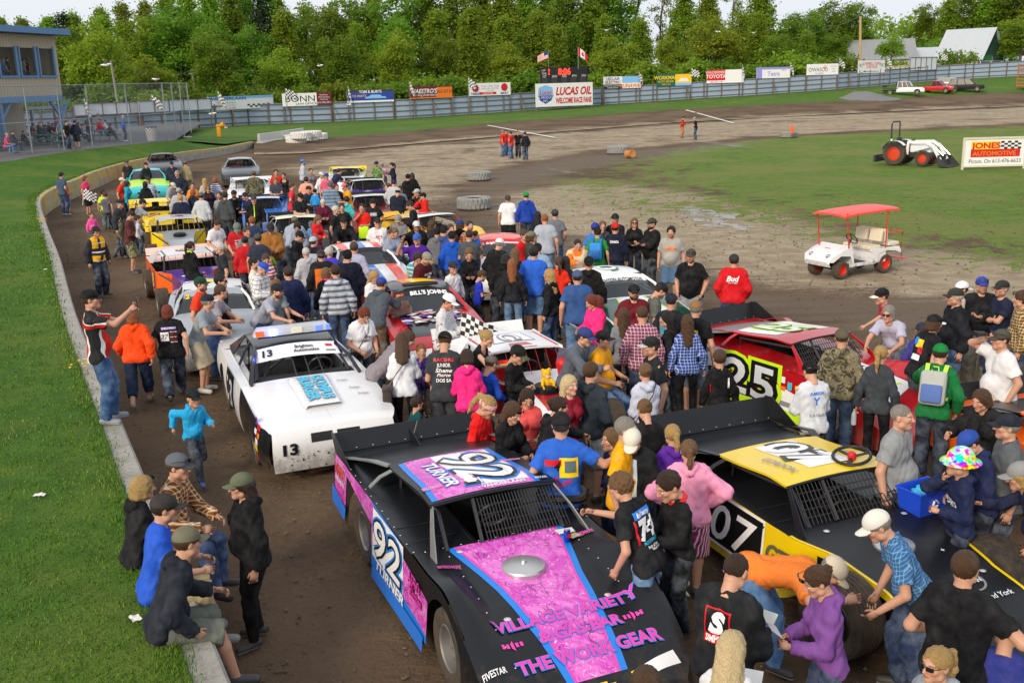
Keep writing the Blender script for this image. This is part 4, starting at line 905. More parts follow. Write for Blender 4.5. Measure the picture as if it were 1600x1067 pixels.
class Body:
 """a car body told by functions: roofline of the deck top(x, y), half width hw(x), lower edge bot(x)"""
 def __init__(s,top,hw,hb,bot,arches):s.top,s.hw,s.hb,s.bot,s.arches=top,hw,hb,bot,arches
 def low(s,x):
  z=s.bot(x)
  for ax,az,r in s.arches:
   if abs(x-ax)<r:z=max(z,az+math.sqrt(r*r-(x-ax)**2))
  return min(z,s.top(x,s.hw(x))-.015)
 def ftop(s):return lambda u,v,off=0:Vector((u,v,s.top(u,v)+off))
 def fhood(s):return lambda u,v,off=0:Vector((-v,u,s.top(-v,u)+off))
 def yside(s,x,z):
  a=s.top(x,s.hw(x));b=s.bot(x);q=max(-.2,min(1.1,(a-z)/max(.05,a-b)));return s.hw(x)+(s.hb(x)-s.hw(x))*q+s.bulge*math.sin(math.pi*max(0,min(1,q)))
 bulge=.0
 def fside(s,sg):return lambda u,v,off=0:Vector((-u*sg,sg*(s.yside(-u*sg,v)+off),v))
 def deck(s,o,name,m,x0,x1,n,t0=-1,t1=1,ny=17,off=0):
  mb=MB();mb.grid(lambda x,t:(x,t*s.hw(x),s.top(x,t*s.hw(x))+off),lin(x0,x1,n),lin(t0,t1,ny));return mb.build(name,m,o,ang=.5)
 def side(s,o,name,m,sg,x0,x1,n=60,split=None):
  mb=MB()
  xs=sorted(set(lin(x0,x1,n)+[q for ax,az,r in s.arches for q in[ax-r*math.cos(R(k*9))for k in range(21)]if x0<q<x1]))
  for x in xs:
   a,b=s.top(x,s.hw(x)),s.low(x)
   for k in range(9):z=a+(b-a)*k/8;mb.v.append((x,sg*s.yside(x,z),z))
  for i in range(len(xs)-1):
   for k in range(8):
    q=(i*9+k,i*9+9+k,i*9+10+k,i*9+k+1);mb.f.append(q if sg<0 else q[::-1]);mb.m.append(0)
  return mb.build(name,m,o,ang=.5)
 def end(s,o,name,m,x,bulge,zb,n=25):
  mb=MB();h=s.hw(x)
  def f(t,q):
   y=t*h;a=s.top(x,y);z=a+(zb-a)*q;return(x+bulge*math.sin(math.pi*q**.8)*(1-.35*t**4),y*(1+.02*math.sin(math.pi*q)),z)
  mb.grid(f,lin(-1,1,n),lin(0,1,9));s.fend=lambda u,v,off=0:Vector(f(u/h,v))+Vector((off,0,0));return mb.build(name,m,o,ang=.6)
def rivets(o,pts,r=.011):
 mb=MB()
 for p in pts:mb.lathe([(0,.004),(r*.7,.003),(r,0)],6,0,Matrix.Translation(p))
 return mb.build('rivet',M_rivet,o)
def number(o,fn,txt,u,v,h,fill,edge=D_black,w=None,rot=0,shear=.08,part='number',third=None,th=1.0):
 for k,(m,b,of)in enumerate(((edge,.125*th,.012),(third,.075*th,.0145),(fill,.015*th,.017))):
  if m:mb=MB();put_text(mb,txt,fn,u,v,h,width=w,bold=b,shear=shear,off=of,rot=rot,spacing=1.08);mb.build(part if m is fill else part+'_outline',m,o,smooth=False)
def word(o,m,fn,txt,u,v,h,part='lettering',outline=None,**k):
 b=k.pop('bold',.02)
 if outline:mb=MB();put_text(mb,txt,fn,u,v,h,bold=b+.055,off=.013,**k);mb.build(part+'_outline',outline,o,smooth=False)
 mb=MB();put_text(mb,txt,fn,u,v,h,bold=b,off=.017,**k);return mb.build(part,m,o,smooth=False)
def patch(o,m,fn,pts,part='stripe',off=.004,n=14):mb=MB();put_poly(mb,pts,fn,off=off,n=n);return mb.build(part,m,o,ang=.5)
def place(name,label,fm,rm,xr,scale,group,cat='race car',z=0,hd=None):
 fm,rm=Vector(fm),Vector(rm);d=fm-rm;a=math.atan2(d.y,d.x)if hd is None else R(hd);mid=(fm+rm)/2
 o=thing(name,label,cat,(mid.x-xr*scale*math.cos(a),mid.y-xr*scale*math.sin(a),z),a,group,scale);return o
CARGRP='race cars parked on the track'
SC_=.97
def seat(o,x,y,z,m=M_int):
 mb=MB();mb.box((x,y,z+.08),(.46,.44,.14));mb.box((x-.24,y,z+.38),(.12,.44,.62),0,Matrix.Rotation(R(-12),3,'Y'));mb.box((x-.27,y,z+.76),(.1,.26,.2))
 for q in(-.22,.22):mb.box((x-.1,y+q,z+.25),(.3,.05,.3))
 return mb.build('seat',m,o,bevel=.03)
def steering(o,x,y,z,tilt=-60):
 mb=MB();Mx=Matrix.Translation((x,y,z))@Matrix.Rotation(R(tilt),4,'Y');pts=[Mx@Vector((.18*math.cos(a),.18*math.sin(a),0))for a in lin(0,2*math.pi,25)[:-1]]
 mb.tube(pts,.017,6,closed=True)
 for k in range(3):a=k*2.094;mb.bar(Mx@Vector((0,0,0)),Mx@Vector((.17*math.cos(a),.17*math.sin(a),0)),.03,.012)
 return mb.build('steering_wheel',M_bar,o)
def late_model(label,fm,rm,P,group=CARGRP,scale=SC_,hd=None):
 o=place('race_car',label,fm,rm,-.45,scale,group,hd=hd)
 op=P.get('open');body,sidem,roofm,spm=P['body'],P['side'],P['roof'],P.get('spoiler',M_blackp)
 def top(x,y):
  a=abs(y)
  z=interp(x,[(-2.4,.93),(-1.2,.90),(.2,.86),(.45,.86),(1.0,.80),(1.5,.72),(1.9,.62),(2.2,.50),(2.45,.36),(2.6,.30)])
  if not op:z+=sstep(.55,.82,a)*(.19*math.exp(-((x-1.36)/.46)**2))-sstep(.8,1.0,a)*.05*sstep(.6,1.2,x)-.10*sstep(.5,1.0,a)*sstep(1.85,2.5,x)
  return z
 def hw(x):
  if op:return interp(x,[(-2.4,.94),(.55,.92),(.95,.74),(1.6,.66),(2.2,.72),(2.5,.70)])
  return interp(x,[(-2.4,.95),(.7,.93),(1.5,.95),(2.1,.93),(2.35,.86),(2.5,.74)])
 hb=lambda x:hw(x)+(.05 if not op or x<.5 else 0)
 bot=lambda x:interp(x,[(-2.4,.34),(-1.9,.26),(-1.5,.16),(.8,.15),(2.5,.12)])if not op else interp(x,[(-2.4,.34),(-1.5,.2),(.5,.18),(.9,.46),(1.7,.42),(1.9,.2),(2.5,.14)])
 B=Body(top,hw,hb,bot,[(-1.31,.34,.47)]+([]if op else[(1.31,.33,.46)]));o_=o
 B.deck(o,'rear_deck',body,-2.4,-1.05,10);B.deck(o,'hood',P.get('hood',body),.42,1.78,24,-1 if op else-.98,1 if op else .98,33)
 B.deck(o,'nose',P.get('nose',P.get('hood',body)),1.78,2.5,16,ny=33)
 mb=MB()
 for s in(-1,1):mb.grid(lambda x,q:(x,s*q*hw(x),top(x,0)),lin(-1.05,.42,8),[.42 if s>0 else .30,.7,1]if True else[])
 mb.build('side_deck',body,o,ang=.5)
 mb=MB();mb.box((-.35,0,.42),(1.5,.8,.02));
 for a,b,c,d in(((-1.07,-.4),(-1.07,.4),.42,.9),((.42,-.4),(.42,.4),.42,.86),((-1.07,-.32),(.42,-.32),.42,.87),((-1.07,.4),(.42,.4),.42,.87)):mb.add([(a[0],a[1],c),(b[0],b[1],c),(b[0],b[1],d),(a[0],a[1],d)],[(0,1,2,3)])
 mb.build('cockpit_tub',M_int,o,smooth=False)
 seat(o,-.62,.12,.24);steering(o,-.12,.12,.84)
 for s in(-1,1):B.side(o,'side_panel',sidem,s,-2.4,.95 if not op else .8);B.side(o,'front_fender',P.get('fender',body),s,.95 if not op else .8,2.5,44)
 B.end(o,'front_bumper',P.get('nose',body),2.5,.05,.1)
 mb=MB();mb.grid(lambda t,q:(-2.4,t*.95,.93-.45*q),[-1,0,1],[0,1]);mb.build('tail_panel',body,o)
 if P.get('skirt'):
  for s in(-1,1):
   mb=MB();f=B.fside(s);xs_=lin(-.78,.85,12);mb.grid(lambda x,q:(x,s*(B.yside(x,bot(x))+.012+.02*q),bot(x)+.1-.15*q),xs_,[0,1]);mb.build('skirt',P['skirt'],o)
   mb=MB();mb.add([(-2.42,s*1.0,.55),(-1.82,s*1.005,.45),(-1.85,s*1.02,.3),(-2.4,s*1.02,.34)],[(0,1,2,3)]);mb.build('skirt',P['skirt'],o,smooth=False)
 xr0,xr1,wr=P.get('roofx',(-1.18,.2,.66))
 rz=lambda x,y:1.275-.10*sstep(0,1,(xr1-x)/(xr1-xr0))-.035*(y/wr)**2-.03*sstep(.7,1,(x-xr0)/(xr1-xr0))
 rw=lambda x:wr*(1-.06*(x-xr0)/(xr1-xr0)*0)
 mb=MB();thick_grid(mb,lambda x,t:Vector((x,t*rw(x),rz(x,t*wr))),lin(xr0,xr1,14),lin(-1,1,11),.025);mb.build('roof',roofm,o,ang=.5)
 B.froof=lambda u,v,off=0:Vector((u,v,rz(u,v)+off))
 mb=MB();mb.tube([(xr1,t*wr,rz(xr1,t*wr)-.02)for t in lin(-1,1,9)],.018,6);mb.build('roof_lip',P.get('lip',M_blackp),o)
 pm=P.get('pillar',M_blackp)
 for s in(-1,1):
  mb=MB();ribbon(mb,[(xr1-.02,s*(wr-.03),rz(xr1,wr)-.01),(xr1+.2,s*(wr+.05),1.05),(xr1+.42,s*(wr+.12),top(xr1+.42,.8))],(1,0,0),[.06,.09,.16],.015);mb.build('windscreen_pillar',pm,o)
  mb=MB();ribbon(mb,[(xr0+.03,s*(wr-.02),rz(xr0,wr)-.01),(xr0-.22,s*(wr+.1),1.13),(xr0-.55,s*(wr+.18),1.05),(xr0-.95,s*(wr+.22),.94)],(.3,1,0),[.10,.09,.09,.12],.015);mb.build('sail_arch',pm,o)
  mb=MB();ribbon(mb,[(xr0+.12,s*(wr-.02),rz(xr0,wr)-.02),(xr0+.10,s*(wr+.12),1.06),(xr0+.02,s*(wr+.22),.93)],(1,0,0),.07,.012);mb.build('side_pillar',pm,o)
  if P.get('quarter'):
   mb=MB();mb.add([(xr0+.05,s*wr,rz(xr0,wr)-.02),(xr0-.9,s*.9,.95),(xr0+.3,s*.93,.9),(xr0+.35,s*(wr+.02),rz(xr0,wr)-.03)],[(0,1,2,3)]);mb.build('quarter_window',P['quarter'],o,smooth=False)
 mb=MB();mb.grid(lambda x,t:(x,t*(wr+(.9-wr)*(xr0-x)/.95)*.95,interp(x,[(xr0-.95,.945),(xr0,rz(xr0,0)-.03)])-.03*t*t),lin(xr0-.95,xr0,6),lin(-1,1,7));mb.build('rear_window_panel',P.get('back',M_blackp),o,ang=.5)
 mb=MB()
 a=Vector((xr1,-wr+.06,1.18));b=Vector((xr1+.32,-wr,.87))
 for k in range(26):
  y=-.18+(wr+.16)*k/25 if P.get('halfscreen')else-wr+.06+(2*wr-.12)*k/25
  mb.bar((xr1,y,1.19),(xr1+.3,y*1.05,.87),.008,.008)
 for q in(.2,.4,.6,.8):mb.bar((xr1+.3*q,-.18 if P.get('halfscreen')else-wr+.05,1.19-.32*q),(xr1+.3*q,wr,1.19-.32*q),.008,.008)
 mb.build('windscreen_mesh',M_bar,o,smooth=False)
 mb=MB();mb.tube([(xr1-.02,-.22,1.2),(xr1+.3,-.25,.87)],.02,6)
 for s in(-1,1):mb.tube([(xr0+.1,s*.55,.5),(xr0+.1,s*.56,1.03),(xr1-.05,s*.56,1.12),(xr1+.3,s*.6,.85)],.022,6)
 mb.tube([(xr0+.1,-.55,1.03),(xr0+.1,.55,1.03)],.022,6);mb.tube([(xr0+.1,-.5,.6),(xr0+.1,.5,1.02)],.02,6);mb.build('roll_cage',M_bar,o)
 if P.get('spoil',True):
  sh=P.get('sh',.19);mb=MB();mb.slab([(-2.36,-.95,.93),(-2.36,.95,.93),(-2.52,.95,.93+sh),(-2.52,-.95,.93+sh)],(1,0,.3),.02);sp=mb.build('spoiler',spm,o,smooth=False)
  for y in(-.95,.95)+((0,)if not P.get('nomid')else()):
   mb=MB();mb.slab([(-2.36,y,.93),(-2.52,y,.95+sh),(-2.36,y,.97+sh),(-1.72,y,.95)]if y else[(-2.36,y-.02,.94),(-2.5,y-.02,.9+sh),(-1.95,y-.02,.94),(-2.0,y,.94)],(0,1,0),.012);mb.build('spoiler_plate',spm,o,smooth=False)
  rivets(o,[(-2.35-.155*q,y,.945+(sh-.03)*q+.012)for q in(0.02,.97)for y in lin(-.9,.9,10)])
 rm_=P.get('rim',M_rim)
 for s in(-1,1):wheel(o,1.31,s*(.80 if not op else .92),.36 if not op else .40,.27 if not op else .36,rm_,R(P.get('steer',0)));wheel(o,-1.31,s*.79,.37,.33,rm_)
 if P.get('air',True):
  x0=1.02;mb=MB();z0=top(x0,0);mb.lathe([(.20,-.03),(.205,.02),(.195,.035),(.12,.05),(.03,.055),(.02,.075),(0,.075)],28,0,Matrix.Translation((x0,-.06,z0)));mb.build('air_cleaner',P.get('airm',mat('aluminium_lid',(.6,.6,.58),.35,.8)),o)
 pins=[(1.62,y,top(1.62,y)+.004)for y in(-.48,.48)]+[(.55,y,top(.55,y)+.004)for y in(-.5,.5)]
 mb=MB()
 for q in pins:mb.lathe([(0,.012),(.012,.01),(.03,.003),(.034,0)],10,0,Matrix.Translation(q))
 mb.build('hood_pin',M_rivet,o)
 mb=MB()
 if P.get('rivets',True):
  rivets(o,[(x,s*(hw(x)-.03),top(x,hw(x)-.03)+.003)for s in(-1,1)for x in lin(-2.2,.4,14)]+[(.44,y,.865)for y in lin(-.8,.8,10)]+[(x,s*.62*(hw(x)/.93),top(x,.62*hw(x)/.93)+.003)for s in(-1,1)for x in lin(.6,2.1,9)],.009)
 for xx in lin(-.85,.2,4):
  for s in(-1,1):mb.bar((xx,s*.42,.875),(xx,s*.9,.875),.006,.004)
 mb.build('seam',M_int,o,smooth=False)
 if P.get('deco'):P['deco'](o,B)
 return o
def stock_car(label,fm,rm,P,group=CARGRP,scale=SC_,hd=None):
 o=place('race_car',label,fm,rm,-.55,scale,group,hd=hd)
 hood=P['hood'];sidem=P.get('side',hood);roofm=P.get('roof',hood)
 nz=P.get('nose_h',.70)
 def top(x,y):
  z=interp(x,[(-2.5,.90),(-1.7,.97),(-1.0,.97),(.6,.95),(1.2,.90),(1.9,.82),(2.25,nz+.03),(2.36,nz-.02)]);return z-.05*(abs(y)/.9)**3
 hw=lambda x:interp(x,[(-2.5,.84),(-2.2,.90),(-1,.93),(.5,.93),(1.6,.92),(2.1,.90),(2.3,.84),(2.36,.80)])
 B=Body(top,hw,lambda x:hw(x)+.01,lambda x:interp(x,[(-2.5,.35),(-1.9,.26),(2.0,.22),(2.36,.20)]),[(-1.40,.33,.42),(1.37,.33,.42)]);B.bulge=.045
 B.deck(o,'boot_lid',P.get('boot',hood),-2.5,-1.62,8);B.deck(o,'hood',hood,.62,2.12,22)
 mb=MB();mb.grid(lambda x,t:(x,t*hw(x),top(x,t*hw(x))),lin(2.12,2.36,6),lin(-1,1,21));mb.build('nose_panel',P.get('nose',hood),o)
 for s in(-1,1):
  B.side(o,'side_panel',sidem,s,-2.5,.62,40);B.side(o,'front_fender',P.get('fender',sidem),s,.62,2.36,44)
  mb=MB();mb.grid(lambda x,q:(x,s*(hw(x)-q*(hw(x)-.70)),top(x,hw(x))+.002),lin(-1.62,.62,12),[0,1]);mb.build('door_top',sidem,o)
 B.end(o,'front_bumper',P.get('nose',hood),2.36,.09,.18)
 mb=MB();mb.grid(lambda t,q:(-2.5-.06*math.sin(math.pi*q),t*.84,.87-.5*q),lin(-1,1,9),lin(0,1,6));mb.build('rear_bumper',P.get('nose',hood),o)
 x0,x1,x2,x3=-1.72,-1.15,-.02,.66;zr=1.34;wr=.60
 rz=lambda x,y:zr-.05*((x-(x1+x2)/2)/.6)**2-.05*(y/wr)**2
 wl_=lambda z:interp(z,[(.93,.80),(zr,wr)])
 mb=MB();thick_grid(mb,lambda x,t:Vector((x,t*wr,rz(x,t*wr))),lin(x1,x2,12),lin(-1,1,11),.03);mb.build('roof',roofm,o,ang=.5)
 B.froof=lambda u,v,off=0:Vector((u,v,rz(u,v)+off));B.frooff=lambda u,v,off=0:Vector((-v,u,rz(-v,u)+off))
 pm=P.get('pillar',roofm)
 for s in(-1,1):
  mb=MB();ribbon(mb,[(x2,s*(wr-.02),rz(x2,wr)),((x2+x3)/2,s*.70,1.13),(x3,s*.79,.92)],(1,.0,0),[.09,.09,.12],.05);mb.build('windscreen_pillar',pm,o)
  mb=MB();mb.slab([(x1+.06,s*(wr-.01),rz(x1,wr)),(x1-.06,s*(wr-.01),rz(x1,wr)-.02),(x0+.02,s*.78,.96),(-1.12,s*.80,.95),(-1.0,s*.70,1.14)],(0,-s,0),.03);mb.build('rear_pillar',pm,o,smooth=False)
  mb=MB();ribbon(mb,[(-.42,s*(wr+.01),rz(-.42,wr)),(-.46,s*.70,1.14),(-.48,s*.79,.94)],(1,0,0),.06,.03);mb.build('door_pillar',P.get('bpillar',M_bar),o)
 vis=P.get('visor')
 if vis:
  B.fvis=lambda u,v,off=0:Vector((x2+(x3-x2)*(.02+(.28-v)/.80)+off*.5,u*(1+.25*(.28-v)),zr-.055-.05*(u/wr)**2-.44*(.28-v)/.80+.014+off*.9))
  mb=MB();mb.grid(lambda t,v:B.fvis(t*wr*.98,v),lin(-1,1,11),[0.02,.14,.28]);mb.build('visor_strip',vis,o)
 if P.get('glass',True):
  mb=MB();mb.grid(lambda t,q:(x2+(x3-x2)*q,t*(wr+(.79-wr)*q)*.97,rz(x2,t*wr)-.01+(.94-zr+.05)*q),lin(-1,1,7),lin(0,1,5));mb.build('windscreen',glass(),o)
 mb=MB();mb.grid(lambda t,q:(x1+(x0-x1)*q,t*(wr+(.78-wr)*q)*.95,rz(x1,t*wr)-.01+(.97-zr+.05)*q),lin(-1,1,7),lin(0,1,5));mb.build('rear_window',glass(),o)
 im=P.get('interior',M_int);mb=MB();mb.box((-.5,0,.40),(2.2,1.5,.02));mb.add([(-1.66,-.76,.4),(-1.66,.76,.4),(-1.66,.76,.95),(-1.66,-.76,.95)],[(0,1,2,3)])
 mb.add([(.6,-.76,.4),(.6,.76,.4),(.62,.76,.93),(.62,-.76,.93)],[(0,1,2,3)]);mb.add([(-1.66,-.7,.93),(-1.66,.7,.93),(-1.0,.7,.8),(-1.0,-.7,.8)],[(0,1,2,3)])
 for s in(-1,1):mb.add([(-1.66,s*.78,.4),(.62,s*.78,.4),(.62,s*.8,.92),(-1.66,s*.8,.94)],[(0,1,2,3)])
 mb.build('cabin_lining',im,o,smooth=False)
 mb=MB();mb.box((.45,0,.88),(.36,1.5,.08));mb.build('dashboard',M_int,o,bevel=.02)
 seat(o,-.62,.30,.34);steering(o,.12,.32,.93)
 mb=MB()
 for s in(-1,1):mb.tube([(-1.0,s*.60,.4),(-1.0,s*.56,1.2),(-.1,s*.56,1.26),(.5,s*.68,.92)],.025,6)
 mb.tube([(-1.0,-.56,1.2),(-1.0,.56,1.2)],.025,6);mb.tube([(-1.0,-.56,.5),(-1.0,.56,1.2)],.022,6);mb.tube([(-.1,-.56,1.26),(-.1,.56,1.26)],.025,6);mb.tube([(-1.0,-.1,1.2),(.45,-.62,.8)],.02,6)
 for y in(-.1,.08,.26):mb.tube([(x2+.03,y,zr-.13),(x3-.05,y*1.1,.90)],.010,6)
 mb.build('roll_cage',P.get('cage',M_bar),o)
 for s in(-1,1):wheel(o,1.37,s*.79,.34,.26,P.get('rim',M_rim),R(P.get('steer',0)));wheel(o,-1.40,s*.79,.345,.28,P.get('rim',M_rim))
 fe=B.fend
 if P.get('grille',True):
  for a,b,c,d in P.get('grille_boxes',[(.06,.46,.47,.30),(-.46,-.06,.47,.30),(-.22,.30,.86,.66)]):
   mb=MB();mb.grid(lambda u,q:fe(u,q,.006),lin(a,b,6),lin(c,d,4));mb.build('grille_opening',M_int,o)
 if P.get('deco'):P['deco'](o,B)
 return o
def modified(label,fm,rm,P,group=CARGRP,scale=SC_,hd=None):
 """open front wheels, slab sides, flat roof on thin posts"""
 o=place('race_car',label,fm,rm,-.5,scale,group,hd=hd);body,sidem,roofm=P['body'],P['side'],P['roof']
 top=lambda x,y:interp(x,[(-2.2,.98),(-.2,.95),(.2,.92),(1.5,.78),(2.0,.62)])-.03*abs(y)
 hw=lambda x:interp(x,[(-2.2,.86),(.1,.84),(.5,.50),(1.3,.40),(2.0,.34)])
 B=Body(top,hw,lambda x:hw(x)+.02,lambda x:interp(x,[(-2.2,.45),(-1.9,.3),(.2,.22),(.6,.5),(2.0,.42)]),[(-1.3,.36,.45)])
 B.deck(o,'rear_deck',body,-2.2,-1.1,8);B.deck(o,'hood',P.get('hood',body),.15,2.0,20)
 mb=MB();mb.box((-.45,0,.45),(1.3,1.3,.02));mb.add([(-1.1,-.8,.45),(-1.1,.8,.45),(-1.1,.8,.96),(-1.1,-.8,.96)],[(0,1,2,3)]);mb.build('cockpit_tub',M_int,o,smooth=False)
 for s in(-1,1):B.side(o,'side_panel',sidem,s,-2.2,.5,30);B.side(o,'hood_side',P.get('hood',body),s,.5,2.0,14)
 mb=MB();mb.grid(lambda t,q:(2.0+.22*q,t*.40,.58-.34*q),lin(-1,1,7),lin(0,1,4));mb.build('nose_panel',P.get('nose',body),o)
 mb=MB();mb.tube([(2.35,-.6,.34),(2.4,-.3,.34),(2.4,.3,.34),(2.35,.6,.34)],.03,6);mb.tube([(2.38,-.3,.34),(2.0,-.2,.45)],.025,6);mb.tube([(2.38,.3,.34),(2.0,.2,.45)],.025,6);mb.build('bumper_bar',M_bar,o)
 mb=MB()
 for s in(-1,1):mb.tube([(1.35,s*.8,.38),(1.25,s*.35,.42)],.03,6);mb.tube([(1.5,s*.75,.32),(1.1,s*.35,.3)],.025,6);mb.tube([(.5,s*.8,.9),(1.7,s*.42,.72)],.022,6)
 mb.build('suspension',M_bar,o)
 seat(o,-.65,.1,.30);steering(o,-.1,.1,.9)
 wr=.64;rz=lambda x,y:1.30+.02*x-.04*(y/wr)**2
 mb=MB();thick_grid(mb,lambda x,t:Vector((x,t*wr,rz(x,t*wr))),lin(-1.15,.1,10),lin(-1,1,9),.03);mb.build('roof',roofm,o,ang=.5)
 B.froof=lambda u,v,off=0:Vector((u,v,rz(u,v)+off));B.frooff=lambda u,v,off=0:Vector((-v,u,rz(-v,u)+off))
 pm=P.get('pillar',M_bar)
 for s in(-1,1):
  mb=MB();mb.tube([(.1,s*.6,1.27),(.42,s*.66,.92)],.024,6);mb.build('windscreen_pillar',pm,o)
  mb=MB();mb.slab([(-1.1,s*(wr-.02),1.27),(-.85,s*(wr-.02),1.27),(-.9,s*.82,.96),(-1.9,s*.84,.98)],(0,-s,0),.02);mb.build('sail_panel',P.get('sail',sidem),o,smooth=False)
 mb=MB()
 for k in range(7):y=-.5+k/6;mb.bar((.1,y,1.26),(.38,y,.93),.006,.006)
 for s in(-1,1):mb.tube([(-1.0,s*.56,.5),(-1.0,s*.56,1.24),(.05,s*.56,1.26)],.025,6)
 mb.build('roll_cage',P.get('cage',M_bar),o)
 if P.get('spoil',True):mb=MB();mb.slab([(-2.2,-.85,.98),(-2.2,.85,.98),(-2.3,.85,1.16),(-2.3,-.85,1.16)],(1,0,.3),.02);mb.build('spoiler',P.get('spoiler',body),o,smooth=False)
 for s in(-1,1):wheel(o,1.35,s*.86,.35,.28,P.get('rim',M_rim));wheel(o,-1.3,s*.86,.37,.36,P.get('rim',M_rim))
 mb=MB();mb.lathe([(.2,-.04),(.2,.06),(.17,.09),(0,.1)],20,0,Matrix.Translation((.95,0,top(.95,0))));mb.build('air_cleaner',P.get('airm',M_blackp),o)
 if P.get('deco'):P['deco'](o,B)
 return o
Pw=paint('white_car_paint','e4e4e6');Pw2=paint('soiled_white_paint','cfd0d2',dirt=.8);Pblk=paint('black_car_paint','101114');Pred=paint('red_car_paint','b3141e');Pyel=paint('yellow_car_paint','eac70a');Pgry=paint('grey_car_paint','9aa0a8',dirt=.7);Pblu=paint('blue_car_paint','2f6fc8');Porg=paint('coral_car_paint','ee5a48');Ptur=paint('turquoise_car_paint','36b9c4');Pprp=paint('purple_car_paint','4a2a90');Pgrn=paint('green_car_paint','0c4a34');Pmar=paint('maroon_car_paint','741620');Pdk=paint('dark_grey_car_paint','34373c',dirt=.7);Plim=paint('lime_car_paint','b8d81c');Pro=paint('orange_car_paint','f0641c');Pgold=paint('gold_car_paint','e2b23a')
def stickers(o,fn,spots,cols,part='sticker'):
 for k,(u,v,w,h)in enumerate(spots):
  m=cols[k%len(cols)];mb=MB();put_poly(mb,[(u,v),(u+w,v),(u+w,v+h),(u,v+h)],fn,off=.006,n=3);mb.build(part,m,o,smooth=False)
def deco92(o,B):
 fh,fr,fs,fl=B.fhood(),B.froof,B.fside(-1),B.fside(1)
 q=lambda a,b,c,d:[(a,-b),(c,-b),(c*d[0],-d[1]),(a*d[0],-d[1])]
 for(m,w0,w1,w2,of)in((D_blue,.60,.42,.27,.004),(D_pink,.53,.355,.205,.0055),(M_camo,.51,.335,.185,.007)):
  patch(o,m,fh,[(-w0,-.47),(w0,-.47),(w1,-1.25),(-w1,-1.25)],'hood_stripe',of,22);patch(o,m,fh,[(-w1,-1.25),(w1,-1.25),(w2,-2.34),(-w2,-2.34)],'hood_stripe',of,22)
 word(o,D_pink,fh,'VILLAGE VARIETY',0.03,-1.71,.115,width=1.34,bold=.035,outline=D_blue)
 word(o,D_pink,fh,'& GAS BAR',.06,-1.91,.10,width=.76,bold=.035,outline=D_blue)
 word(o,D_pink,fh,'THE WORK GEAR',.04,-2.13,.115,width=1.30,bold=.035,outline=D_blue)
 for s in(-1,1):
  for k in range(5):mb=MB();put_poly(mb,[(s*(.47+k*.04),-1.935-.03*(k==2)),(s*(.495+k*.04),-1.935),(s*(.495+k*.04),-1.895),(s*(.47+k*.04),-1.895+.03*(k==2))],fh,off=.009,n=2);mb.build('ornament',D_pink,o)
 for y,x in((-.7,.72),(.7,.62)):word(o,D_pink,fh,'SPEEDWAY',y,-x-.1,.06,width=.22,bold=.04,outline=D_grey)
 for s in(-1,1):
  patch(o,D_white,fh,[(s*.34,-2.36),(s*.74,-2.27),(s*.76,-2.37),(s*.36,-2.45)],'headlight_sticker',.008,8);patch(o,D_yel,fh,[(s*.28,-2.37),(s*.34,-2.36),(s*.36,-2.45),(s*.30,-2.46)],'headlight_sticker',.008,4)
 patch(o,D_yel,fh,[(-.12,-2.415),(.12,-2.415),(.10,-2.45),(-.10,-2.45)],'badge',.012,4);patch(o,D_yel,fh,[(-.05,-2.39),(.05,-2.39),(.05,-2.475),(-.05,-2.475)],'badge',.01,4)
 word(o,D_white,fh,'FIVESTAR',-.80,-2.1,.05,width=.2)
 for(m,a,b,of)in((D_blue,-.62,.52,.004),(M_camo,-.56,.46,.0055)):patch(o,m,fr,[(-1.1,a+.05),(.16,a),(.16,b),(-1.1,b-.05)],'roof_panel',of,12)
 patch(o,D_white,fr,[(-1.08,-.22),(-1.04,.40),(.06,.44),(.04,-.18)],'roof_number_plate',.0065,8)
 number(o,fr,'92',-.49,.11,.56,D_white,D_blue,w=.92,part='roof_number',third=D_black)
 word(o,D_white,fr,'TURNER',-.45,-.32,.14,width=.8,bold=.04,outline=D_blue,shear=.2)
 fr2=lambda u,v,off=0:fr(-v,u,off)
 word(o,D_white,fr2,'VANDERLAAN',.14,-.115,.065,width=.45,bold=.04);word(o,D_white,fr2,'Building Supplies',.14,-.06,.0+.035,width=.42);word(o,D_white,fr2,'MAXAIR',.55,-.1,.05,width=.13,bold=.03)
 word(o,D_pink,fr2,'BELLEVILLE',-.52,.12,.055,width=.2,outline=D_white);word(o,D_pink,fr2,'DRAGWAY',.5,.55,.055,width=.22,outline=D_white)
 patch(o,M_camo,fs,[(-2.36,.36),(-1.9,.32),(-1.85,.93),(-2.36,.93)],'side_wrap',.004,8);patch(o,M_camo,fs,[(-1.86,.83),(-.85,.64),(-.85,.9),(-1.86,.92)],'side_wrap',.004,8);patch(o,D_blue,fs,[(-.86,.20),(.9,.20),(.9,.28),(-.86,.42)],'side_stripe',.004,12)
 patch(o,M_camo,fs,[(-.86,.42),(.9,.28),(.92,.62),(-.86,.88)],'side_wrap',.0045,12);patch(o,D_blue,fs,[(-.86,.88),(.2,.80),(.2,.84),(-.86,.905)],'side_stripe',.005,8)
 patch(o,D_white,fs,[(-.82,.33),(.22,.30),(.20,.84),(-.80,.86)],'number_plate',.007,8)
 number(o,fs,'92',-.30,.60,.40,D_white,D_blue,w=.86,third=D_black)
 word(o,D_white,fs,'TURNER',-.2,.30,.12,width=.9,bold=.05,outline=D_blue,shear=.2);word(o,D_pink,fs,'RCT RACING',.05,.20,.07,width=.7,bold=.03)
